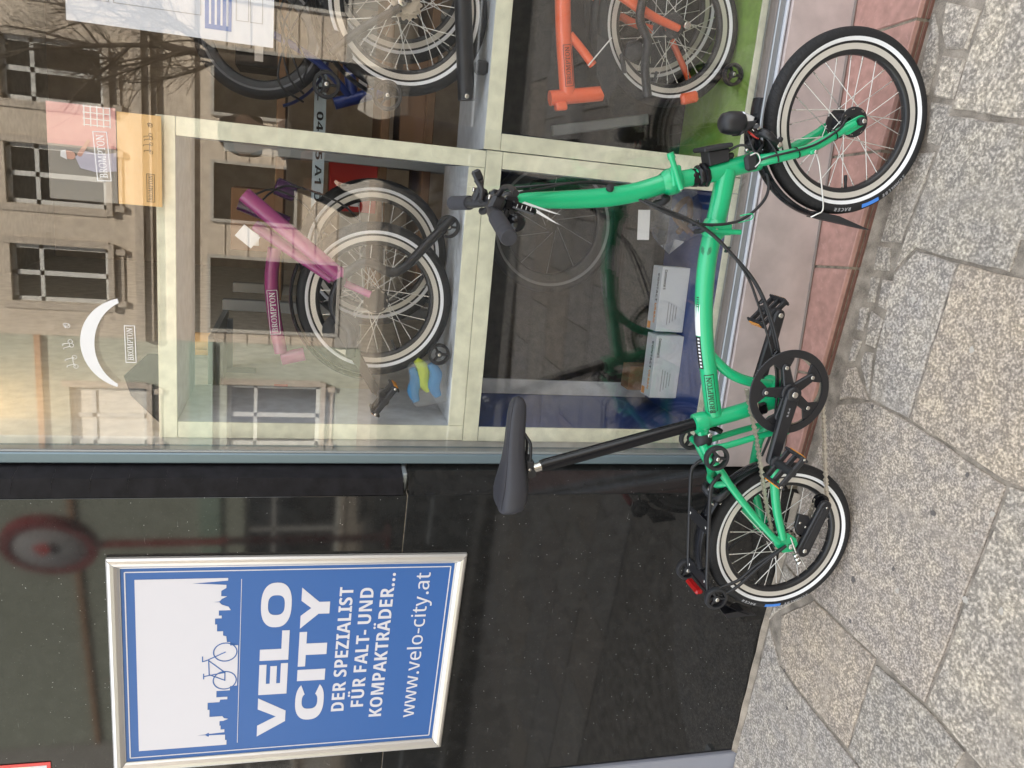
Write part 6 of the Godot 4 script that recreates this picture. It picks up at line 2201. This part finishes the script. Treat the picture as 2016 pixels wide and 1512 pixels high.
func cartons() -> void:
	var i := 0
	for q in [[v(-0.286, 0.2972, -0.262), 0.200, 0.05], [v(-0.494, 0.2972, -0.238), 0.198, 0.03]]:
		var b := thing("tyre_carton" + ("" if i == 0 else "_001"), ["white printed tyre carton lying beside the plastic bag", "white printed tyre carton lying by the small brown carton"][i], "carton", q[0], "white cartons on the blue floor", Basis(Vector3.UP, q[2]))
		var w: float = q[1]
		var s := st()
		bx(s, v(-w / 2, 0, -0.034), v(w / 2, 0.092, 0.034), 0.001)
		part(b, "carton_body", s, "box_white")
		var flip := Basis(Vector3.BACK, PI)
		letter(b, "Continental S", 0.008, v(w * 0.30, 0.080, 0.0345), "black_print", 0.06, false, true, 0.0, flip)
		var top := Basis(Vector3.RIGHT, -PI / 2) * flip
		letter(b, "CONTACT", 0.011, v(0.035, 0.0925, 0.012), "black_print", 0.085, false, true, 0.0, top)
		letter(b, "URBAN", 0.011, v(-0.045, 0.0925, 0.012), "box_orange", 0.06, false, true, 0.0, top)
		s = st()
		bx(s, v(-w / 2 + 0.004, 0.0922, -0.030), v(-w / 2 + 0.026, 0.0926, -0.008))
		part(b, "orange_square", s, "box_orange")
		for k in 4:
			s = st()
			bx(s, v(-0.06 - 0.006 * k, 0.030 + k * 0.009, 0.0342), v(-0.02 + 0.004 * k, 0.0325 + k * 0.009, 0.0346))
			part(b, "print_line", s, "grey_print")
		s = st()
		bx(s, v(w / 2 - 0.030, 0.0922, -0.030), v(w / 2 - 0.006, 0.0925, 0.0))
		part(b, "paper_label", s, "white_paper")
		i += 1
	var c := thing("small_carton", "small brown cardboard carton in the blue floored display box", "carton", Vector3(-0.56, 0.2972, -0.35))
	var s := st()
	bx(s, v(-0.04, 0, -0.03), v(0.04, 0.115, 0.03), 0.001)
	part(c, "carton_body", s, "box_brown")
	# crumpled clear bag with a paper label
	var bag := thing("plastic_bag", "crumpled clear plastic bag with a white label by the cartons", "bag", Vector3(-0.03, 0.2972, -0.22))
	rng.seed = 9
	s = st()
	var rows := []
	for i2 in 9:
		var th := PI * i2 / 8.0
		var row := []
		for k in 15:
			var ph := TAU * (k % 14) / 14.0
			var r := 1.0 + 0.16 * sin(ph * 3 + i2) + 0.12 * sin(ph * 5 - i2 * 2.1)
			row.append(v(sin(th) * cos(ph) * 0.095 * r, 0.085 - cos(th) * 0.084 * (1.0 if i2 > 4 else 1.0), sin(th) * sin(ph) * 0.07 * r))
		rows.append(row)
	for i2 in 8:
		for k in 14:
			var a: Vector3 = rows[i2][k]
			var b2: Vector3 = rows[i2][k + 1]
			var c2: Vector3 = rows[i2 + 1][k + 1]
			var d2: Vector3 = rows[i2 + 1][k]
			var nn := (a + b2 + c2 + d2 - v(0, 0.34, 0)).normalized()
			quad(s, a, b2, c2, d2, nn)
	part(bag, "film", s, "plastic_bag")
	s = st()
	tube(s, cr([v(-0.05, 0.03, 0.02), v(0.0, 0.10, 0.03), v(0.05, 0.05, 0.0), v(0.0, 0.02, -0.03), v(-0.05, 0.06, -0.01)], 5), 0.009, 10)
	part(bag, "contents", s, "box_brown")
	s = st()
	box(s, Transform3D(Basis(Vector3.BACK, 0.1) * Basis(Vector3.RIGHT, -0.5), v(-0.035, 0.205, 0.055)), Vector3(0.085, 0.034, 0.0008))
	part(bag, "paper_label", s, "white_paper")
	# packet of work gloves beside the pink bicycle
	var gl := thing("glove_packet", "packet of blue and yellow gloves on the pink bicycle's display floor", "gloves", Vector3(-0.545, 1.0480, -0.125))
	for q in [[v(0.01, 0.035, 0.012), "glove_blue", 0.2], [v(0.02, 0.066, 0.0), "glove_yellow", 0.35], [v(-0.01, 0.088, -0.004), "glove_blue", 0.1]]:
		s = st()
		var pts := cr([v(-0.045, 0.0, 0), v(-0.015, 0.008, 0), v(0.02, -0.002, 0), v(0.05, 0.010, 0)], 4)
		tube(s, pts, radii([0.010, 0.017, 0.018, 0.009], pts.size()), 12)
		part(gl, "glove", s, q[1], Transform3D(Basis(Vector3.BACK, q[2]), q[0]))
	s = st()
	box(s, Transform3D(Basis(Vector3.BACK, 0.2), v(0.004, 0.055, 0.010)), Vector3(0.125, 0.105, 0.045), 0.012)
	part(gl, "wrapper", s, "plastic_bag")

func posters() -> void:
	# information sheet hanging behind the glass
	var p := thing("information_poster", "white information poster with a blue text block behind the glass", "poster", Vector3(0.52, 1.530, -0.032))
	var s := st()
	bx(s, v(-0.262, 0.0, -0.001), v(0.262, 0.424, 0.0))
	part(p, "sheet", s, "poster_white")
	s = st()
	bx(s, v(-0.240, 0.090, 0.0004), v(0.24, 0.146, 0.0010))
	part(p, "blue_block", s, "poster_blue")
	for k in 4:
		s = st()
		bx(s, v(-0.230, 0.097 + 0.012 * k, 0.0012), v(0.22 - 0.03 * (k % 2), 0.1015 + 0.012 * k, 0.0016))
		part(p, "text_line", s, "poster_white")
	for q in [[0.024, 0.050], [0.054, 0.080], [0.154, 0.330], [0.340, 0.400]]:
		s = st()
		for e in [[-0.215, q[0], 0.24, q[0] + 0.001], [-0.215, q[1], 0.24, q[1] + 0.001], [-0.215, q[0], -0.214, q[1]]]:
			bx(s, v(e[0], e[1], 0.0004), v(e[2], e[3], 0.0009))
		part(p, "ruled_frame", s, "grey_print")
	# picture poster with a tan strip below
	var a := thing("picture_poster", "picture poster of a cyclist before a pink wall above a tan strip", "poster", Vector3(-0.018, 1.768, -0.030), "", Basis(Vector3.BACK, 0.0))
	s = st()
	bx(s, v(-0.101, 0.094, -0.001), v(0.106, 0.232, 0.0))
	part(a, "picture", s, "poster_grey")
	s = st()
	bx(s, v(0.018, 0.094, 0.0003), v(0.106, 0.232, 0.0008))
	part(a, "pink_wall", s, "poster_pink")
	s = st()
	for k in 5:
		bx(s, v(0.062, 0.104 + k * 0.013, 0.0010), v(0.106, 0.1065 + k * 0.013, 0.0013))
	for k in 4:
		bx(s, v(0.064 + k * 0.013, 0.104, 0.0014), v(0.066 + k * 0.013, 0.160, 0.0017))
	part(a, "window_bars", s, "white_print")
	s = st()
	prism(s, [Vector2(-0.030, 0.094), Vector2(0.010, 0.094), Vector2(0.004, 0.128), Vector2(0.008, 0.158), Vector2(-0.006, 0.178), Vector2(-0.030, 0.168), Vector2(-0.036, 0.135)], 0.0018, 0.0022)
	part(a, "figure_clothes", s, "poster_lilac")
	s = st()
	prism(s, capsule2(Vector2(-0.004, 0.186), Vector2(-0.003, 0.192), 0.009, 0.009), 0.0024, 0.0027)
	prism(s, capsule2(Vector2(0.0, 0.168), Vector2(0.030, 0.150), 0.005, 0.0035), 0.0024, 0.0027)
	part(a, "figure_skin", s, "poster_skin")
	s = st()
	prism(s, [Vector2(-0.014, 0.194), Vector2(0.007, 0.196), Vector2(0.004, 0.206), Vector2(-0.008, 0.207)], 0.0029, 0.0032)
	part(a, "figure_cap", s, "white_print")
	s = st()
	bx(s, v(-0.101, 0.0, -0.001), v(0.100, 0.092, 0.0))
	var strip := part(a, "tan_strip", s, "poster_tan")
	label_name(strip, v(-0.060, 0.024, 0.0005), 0.062, 0.016, 0.0, "brown_print")
	for k in 3:
		part(strip, "bicycle_picture", bike_icon(k, 0.026), "brown_print", Transform3D(Basis.IDENTITY, v(0.028 + 0.025 * k, 0.022, 0.0005)))
	# dark card leaning on the display box
	var d := thing("dark_card", "dark grey sheet leaning on top of the pink bicycle's display box", "card", Vector3(-0.57, 1.7845, -0.085))
	s = st()
	prism(s, [Vector2(-0.095, 0.0), Vector2(0.09, 0.0), Vector2(0.088, 0.03), Vector2(0.03, 0.085), Vector2(-0.02, 0.07), Vector2(-0.075, 0.02)], -0.001, 0.001)
	part(d, "sheet", s, "gasket")

func interior() -> void:
	# storage rack standing in the shop behind the boxes
	var r := thing("storage_rack", "metal storage rack with wooden shelves inside the shop", "rack", Vector3(0.35, 0.10, -1.15))
	for x in [-0.85, -0.30, 0.30, 0.95]:
		for z in [-0.28, 0.16]:
			var s := st()
			bx(s, v(x - 0.02, 0.0, z - 0.02), v(x + 0.02, 1.62, z + 0.02), 0.002)
			part(r, "upright", s, "rack_metal")
	for y in [0.45, 0.90, 1.06, 1.42]:
		var s := st()
		bx(s, v(-0.83, y, -0.25), v(0.93, y + 0.03, 0.138), 0.002)
		part(r, "shelf_board", s, "wood")
	var s := st()
	bx(s, v(-0.83, 1.285, 0.181), v(0.93, 1.325, 0.186))
	var pl := part(r, "label_strip", s, "label_plate")
	letter(pl, "FIL  04195 A1 D", 0.022, v(-0.25, 1.305, 0.187), "black_print", 0.42, false, true, PI)
	var i := 0
	for q in [[-0.36, 1.096, 0.26, 0.17, "box_red", "red cardboard box on the rack under the label strip"], [0.02, 1.096, 0.18, 0.15, "box_brown", "brown cardboard box beside the red one on the rack"], [0.45, 1.096, 0.30, 0.16, "carpet_dark", "black storage crate on the middle rack shelf"], [-0.55, 1.456, 0.22, 0.15, "box_brown", "brown cardboard box on the upper rack shelf"], [0.12, 1.456, 0.3, 0.14, "carpet_dark", "black storage crate on the upper rack shelf"], [0.6, 1.456, 0.2, 0.16, "carpet_dark", "narrow black crate at the end of the upper rack shelf"], [-0.1, 0.935, 0.4, 0.09, "box_brown", "flat brown carton low on the rack"]]:
		var b := thing("storage_box" + ("" if i == 0 else "_%03d" % i), q[5], "box", Vector3(0.35 + q[0], 0.10 + q[1] - 0.006 + 0.0005, -1.15), "boxes on the storage rack")
		s = st()
		bx(s, v(-q[2] / 2, 0, -0.12), v(q[2] / 2, q[3], 0.10), 0.002)
		part(b, "carton_body", s, q[4])
		s = st()
		bx(s, v(-q[2] / 2 + 0.02, q[3] * 0.35, 0.1002), v(-q[2] / 2 + 0.07, q[3] * 0.55, 0.1010))
		part(b, "paper_label", s, "white_paper")
		i += 1
	# yellow bottles on the side shelf
	var sh := thing("wall_shelf", "narrow grey shelf on the plaster wall inside the shop", "shelf", Vector3(-0.62, 1.70, -0.75))
	s = st()
	bx(s, v(-0.116, 0, -0.25), v(0.10, 0.018, 0.25), 0.001)
	part(sh, "shelf_board", s, "rack_metal")
	s = st()
	for z in [-0.18, 0.18]:
		bx(s, v(-0.116, -0.10, z - 0.01), v(-0.10, 0.0, z + 0.01))
		bx(s, v(-0.0995, -0.02, z - 0.008), v(0.08, -0.0005, z + 0.008))
	part(sh, "bracket", s, "rack_metal")
	i = 0
	for q in [v(-0.56, 1.719, -0.62), v(-0.60, 1.719, -0.72)]:
		var b := thing("oil_bottle" + ("" if i == 0 else "_001"), ["yellow oil bottle with blue cap, nearer the glass on the wall shelf", "yellow oil bottle with blue cap, deeper along the wall shelf"][i], "bottle", q, "yellow bottles on the shelf")
		s = st()
		lathe(s, [Vector2(0, 0), Vector2(0.026, 0), Vector2(0.028, 0.004), Vector2(0.028, 0.085), Vector2(0.020, 0.098), Vector2(0.011, 0.102), Vector2(0, 0.102)], Transform3D.IDENTITY, 22)
		part(b, "body", s, "poster_tan")
		s = st()
		lathe(s, [Vector2(0.012, 0.1025), Vector2(0.013, 0.104), Vector2(0.011, 0.122), Vector2(0, 0.124)], Transform3D.IDENTITY, 18)
		part(b, "cap", s, "blue_print")
		i += 1
	# small warm lamp that lights the plaster beside the glass
	var la := thing("ceiling_lamp", "small warm globe lamp hanging from the shop ceiling by the plaster wall", "lamp", Vector3(-0.50, 2.56, -0.36))
	s = st()
	tube(s, [v(0, 0.065, 0), v(0, 0.498, 0)], 0.004, 8)
	part(la, "cord", s, "black_satin")
	s = st()
	lathe(s, [Vector2(0, -0.055), Vector2(0.026, -0.048), Vector2(0.048, -0.026), Vector2(0.055, 0.0), Vector2(0.048, 0.028), Vector2(0.026, 0.050), Vector2(0.012, 0.055), Vector2(0.012, 0.07), Vector2(0, 0.07)], Transform3D.IDENTITY, 24)
	part(la, "globe", s, "lamp_glow")
	var ol := OmniLight3D.new()
	ol.name = "lamp_light"
	ol.light_color = Color(1.0, 0.80, 0.48)
	ol.light_energy = 0.045
	ol.light_size = 0.05
	ol.omni_range = 6.0
	ol.omni_attenuation = 2.0
	ol.shadow_enabled = true
	la.add_child(ol)
	# dark blue bicycle hung further back
	var o := Vector3(0.40, 1.40, -0.90)
	var bb := thing("blue_bicycle", "dark blue bicycle with pale striped wheel deeper inside the shop", "bicycle", o)
	var dark := pnode(bb, "front_wheel", Transform3D(Basis(Vector3.UP, 0.3), v(0, 0.20, 0)))
	part(dark, "tyre", WM.tyre, "rubber")
	part(dark, "stripe", WM.stripe, "dark_stripe")
	part(dark, "rim", WM.rim, "rim_black")
	s = st()
	tube(s, cr([v(0.02, 0.20, 0.06), v(-0.06, 0.02, 0.05), v(-0.16, -0.10, 0.0)], 4), 0.012, 12)
	tube(s, [v(-0.16, -0.10, 0), v(0.4, -0.02, -0.1)], 0.02, 14)
	tube(s, [v(-0.18, -0.04, 0), v(-0.12, -0.20, 0)], 0.02, 14)
	part(bb, "frame", s, "blue_paint")
	s = st()
	arc_guard(s, v(0, 0.20, 0), 0.2245, 0.3, 2.8, 0.0215, 0.0075)
	part(bb, "mudguard", s, "blue_paint")
	# round beer-mat like wall sign
	var rs := thing("wall_badge", "round green badge with a red band on the plaster wall inside", "badge", Vector3(-0.7355, 1.42, -0.62), "", Basis(Vector3.UP, PI / 2))
	s = st()
	disc(s, v(0, 0.09, 0.004), Vector3.BACK, 0.085, 0.008, 40, 0.001)
	part(rs, "disc", s, "house_green")
	s = st()
	disc(s, v(0, 0.09, 0.0095), Vector3.BACK, 0.066, 0.002, 40, 0.0005)
	part(rs, "white_field", s, "white_paper")
	s = st()
	bx(s, v(-0.11, 0.065, 0.011), v(0.11, 0.110, 0.013), 0.0005)
	part(rs, "red_band", s, "notice_red")

# ---------------------------------------------------------------- the person who takes the picture (seen only in reflections)
func nets(s: SurfaceTool, bones: Array, cell: float, k: float, color: Callable) -> void:
	var lo := Vector3(1e9, 1e9, 1e9)
	var hi := -lo
	for q in bones:
		for e in [[q[0], q[2]], [q[1], q[3]]]:
			lo = lo.min(e[0] - Vector3.ONE * (e[1] + cell * 3))
			hi = hi.max(e[0] + Vector3.ONE * (e[1] + cell * 3))
	var n := Vector3i(((hi - lo) / cell).ceil()) + Vector3i.ONE
	var f := PackedFloat32Array()
	f.resize(n.x * n.y * n.z)
	f.fill(1.0)
	for q in bones:
		var a: Vector3 = q[0]
		var b: Vector3 = q[1]
		var ra: float = q[2]
		var rb: float = q[3]
		var pad := maxf(ra, rb) + k + cell * 2
		var l := ((a.min(b) - Vector3.ONE * pad - lo) / cell).floor().max(Vector3.ZERO)
		var h := ((a.max(b) + Vector3.ONE * pad - lo) / cell).ceil().min(Vector3(n - Vector3i.ONE))
		var ab := b - a
		var den := maxf(ab.length_squared(), 1e-9)
		for z in range(int(l.z), int(h.z) + 1):
			for y in range(int(l.y), int(h.y) + 1):
				var base := (z * n.y + y) * n.x
				for x in range(int(l.x), int(h.x) + 1):
					var p := lo + Vector3(x, y, z) * cell
					var t := clampf((p - a).dot(ab) / den, 0.0, 1.0)
					var d := p.distance_to(a + ab * t) - lerpf(ra, rb, t)
					var o := f[base + x]
					var hh := clampf(0.5 + 0.5 * (o - d) / k, 0.0, 1.0)
					f[base + x] = lerpf(o, d, hh) - k * hh * (1.0 - hh)
	var vid := {}
	var vs := []
	var off := [0, 1, n.x, n.x + 1, n.x * n.y, n.x * n.y + 1, n.x * n.y + n.x, n.x * n.y + n.x + 1]
	for z in n.z - 1:
		for y in n.y - 1:
			for x in n.x - 1:
				var i := (z * n.y + y) * n.x + x
				var m := 0
				for c in 8:
					if f[i + off[c]] < 0.0:
						m |= 1 << c
				if m == 0 or m == 255:
					continue
				var acc := Vector3.ZERO
				var cnt := 0
				for e in [[0, 1], [2, 3], [4, 5], [6, 7], [0, 2], [1, 3], [4, 6], [5, 7], [0, 4], [1, 5], [2, 6], [3, 7]]:
					var fa := f[i + off[e[0]]]
					var fb := f[i + off[e[1]]]
					if (fa < 0.0) != (fb < 0.0):
						var t := fa / (fa - fb)
						var pa := Vector3(e[0] & 1, (e[0] >> 1) & 1, (e[0] >> 2) & 1)
						var pb := Vector3(e[1] & 1, (e[1] >> 1) & 1, (e[1] >> 2) & 1)
						acc += pa.lerp(pb, t)
						cnt += 1
				vid[i] = vs.size()
				vs.append(lo + (Vector3(x, y, z) + acc / cnt) * cell)
	var grad := func(p: Vector3) -> Vector3:
		var g := Vector3.ZERO
		var q := (p - lo) / cell
		var c := Vector3i(q.round()).clamp(Vector3i.ONE, n - Vector3i(2, 2, 2))
		var i := (c.z * n.y + c.y) * n.x + c.x
		g.x = f[i + 1] - f[i - 1]
		g.y = f[i + n.x] - f[i - n.x]
		g.z = f[i + n.x * n.y] - f[i - n.x * n.y]
		return g.normalized() if g.length() > 1e-9 else Vector3.UP
	var ax := [1, n.x, n.x * n.y]
	for z in range(1, n.z - 1):
		for y in range(1, n.y - 1):
			for x in range(1, n.x - 1):
				var i := (z * n.y + y) * n.x + x
				for d in 3:
					if (f[i] < 0.0) != (f[i + ax[d]] < 0.0):
						var u: int = ax[(d + 1) % 3]
						var w: int = ax[(d + 2) % 3]
						var ids := [i, i - u, i - u - w, i - w]
						var ok := true
						for q in ids:
							ok = ok and vid.has(q)
						if ok:
							var ps := []
							var ns := []
							for q in ids:
								ps.append(vs[vid[q]])
								ns.append(grad.call(vs[vid[q]]))
							for tr in [[0, 1, 2], [0, 2, 3]]:
								var g: Vector3 = (ps[tr[1]] - ps[tr[0]]).cross(ps[tr[2]] - ps[tr[0]])
								var order: Array = tr if g.dot(ns[tr[0]] + ns[tr[1]] + ns[tr[2]]) < 0 else [tr[0], tr[2], tr[1]]
								for t in order:
									s.set_color(color.call(ps[t]))
									s.set_normal(ns[t])
									s.set_uv(Vector2.ZERO)
									s.add_vertex(ps[t])

func person() -> void:
	var o := Vector3(0.13, gy(0.13, 2.33), 2.33)
	var b := thing("person", "person in a dark jacket holding up a phone to take the picture", "person", o)
	var m := mk("person_colours", Color.WHITE, 0.8, 0.0, {"vertex_color_use_as_albedo": true})
	var L := func(p: Vector3) -> Vector3: return p - o
	var hands := [Vector3(0.055, 1.415, 2.035), Vector3(-0.075, 1.400, 2.045)]
	var sh := 1.50
	var bones := [
		[v(0, 1.00, 0.02), v(0, 1.22, 0.01), 0.155, 0.150], [v(-0.07, 1.22, 0.0), v(0.07, 1.22, 0.0), 0.12, 0.12], [v(-0.12, 1.40, 0.0), v(0.12, 1.40, 0.0), 0.105, 0.105], [v(0, 1.25, 0), v(0, 1.42, 0), 0.14, 0.13],
		[v(-0.17, sh - 0.04, 0.0), v(0.17, sh - 0.04, 0.0), 0.072, 0.072], [v(0, 1.47, 0.0), v(0, 1.62, -0.02), 0.070, 0.055],
		[v(0, 1.705, -0.035), v(0, 1.745, -0.03), 0.075, 0.088], [v(0, 1.66, -0.06), v(0, 1.70, -0.055), 0.045, 0.062], [v(0, 1.695, -0.135), v(0, 1.715, -0.11), 0.012, 0.012],
		[v(-0.09, 0.95, 0.02), v(-0.10, 0.52, 0.0), 0.098, 0.068], [v(0.09, 0.95, 0.02), v(0.10, 0.52, 0.0), 0.098, 0.068], [v(-0.10, 0.52, 0.0), v(-0.11, 0.10, 0.03), 0.066, 0.048], [v(0.10, 0.52, 0.0), v(0.11, 0.10, 0.03), 0.066, 0.048],
		[v(-0.11, 0.055, 0.06), v(-0.12, 0.045, -0.15), 0.050, 0.042], [v(0.11, 0.055, 0.06), v(0.12, 0.045, -0.15), 0.050, 0.042],
		[v(-0.075, 1.725, -0.03), v(-0.092, 1.735, -0.02), 0.016, 0.014], [v(0.075, 1.725, -0.03), v(0.092, 1.735, -0.02), 0.016, 0.014],
	]
	for i in 2:
		var sg := 1.0 if i == 0 else -1.0
		var wr: Vector3 = L.call(hands[i]) + v(0.02 * sg, -0.055, 0.055)
		var el := v(0.30 * sg, 1.20, -0.02)
		bones.append([v(0.19 * sg, sh - 0.05, 0.0), el, 0.066, 0.052])
		bones.append([el, wr, 0.052, 0.034])
	var skin := Color(0.48, 0.27, 0.19)
	var coat := Color(0.013, 0.013, 0.016)
	var jean := Color(0.03, 0.045, 0.09)
	var s := st()
	nets(s, bones, 0.016, 0.035, func(p: Vector3) -> Color: return skin if p.y > 1.575 else (coat if p.y > 0.9 else (jean if p.y > 0.115 else Color(0.02, 0.02, 0.02))))
	for i in 2:
		var sg := 1.0 if i == 0 else -1.0
		var c: Vector3 = L.call(hands[i])
		var wr := c + v(0.02 * sg, -0.055, 0.055)
		var hb := [[wr, c + v(0.012 * sg, -0.012, 0.018), 0.028, 0.026], [c + v(0.012 * sg, -0.012, 0.018), c + v(0.010 * sg, 0.024, 0.010), 0.024, 0.020]]
		for k in 4:
			var y := -0.012 + 0.017 * k
			var le: float = [0.055, 0.066, 0.070, 0.062][k]
			var p0 := c + v(0.014 * sg, y, 0.004)
			var p1 := p0 + v(-0.004 * sg, 0.004, -0.6 * le * 0.35)
			var p2 := p1 + v(-0.55 * le * sg, 0.004, -0.006)
			hb.append([p0, p1, 0.0085, 0.008])
			hb.append([p1, p2, 0.008, 0.007])
		hb.append([c + v(0.0, -0.020, 0.020), c + v(-0.022 * sg, 0.002, 0.030), 0.0105, 0.0095])
		hb.append([c + v(-0.022 * sg, 0.002, 0.030), c + v(-0.030 * sg, 0.030, 0.026), 0.0092, 0.008])
		nets(s, hb, 0.005, 0.006, func(_p: Vector3) -> Color: return skin)
	part(b, "body", s, m)
	s = st()
	nets(s, [[v(0, 1.775, -0.010), v(0, 1.745, 0.025), 0.088, 0.092], [v(-0.065, 1.76, 0.0), v(-0.072, 1.68, 0.035), 0.036, 0.03], [v(0.065, 1.76, 0.0), v(0.072, 1.68, 0.035), 0.036, 0.03], [v(-0.03, 1.81, -0.06), v(0.04, 1.815, -0.06), 0.04, 0.04]], 0.014, 0.03, func(_p: Vector3) -> Color: return Color(0.012, 0.009, 0.007))
	part(b, "hair", s, m)
	s = st()
	lathe(s, [Vector2(0.072, 1.50), Vector2(0.098, 1.515), Vector2(0.100, 1.55), Vector2(0.082, 1.575), Vector2(0.062, 1.57)], Transform3D(Basis.IDENTITY, v(0, 0, -0.005)), 24)
	part(b, "scarf", s, "scarf")
	# the phone: its lens is where the camera stands
	var right := Vector3(0.96575599, 0.02894756, -0.25783212)
	var down := Vector3(0.09555202, -0.96359162, 0.24972185)
	var fwd := Vector3(-0.24121603, -0.26580675, -0.93336038)
	var ph := thing("phone", "black phone held upright in both hands of the person", "phone", Vector3(0, 1.457, 1.97) + down * 0.125 - fwd * 0.030, "", Basis(right, -down, -fwd).orthonormalized())
	s = st()
	box(s, Transform3D(Basis.IDENTITY, v(-0.02, 0.062, 0.004)), Vector3(0.072, 0.148, 0.008), 0.003)
	part(ph, "case", s, "black_satin")
	s = st()
	box(s, Transform3D(Basis.IDENTITY, v(-0.02, 0.062, 0.0083)), Vector3(0.066, 0.142, 0.0006))
	part(ph, "screen", s, "black_gloss")

func _ready() -> void:
	rng.seed = 1
	camera_and_light()
	textures()
	materials()
	ground()
	shop_building()
	shop_front()
	street()
	wheel_meshes()
	display()
	sign_board()
	notice()
	bicycle()
	person()
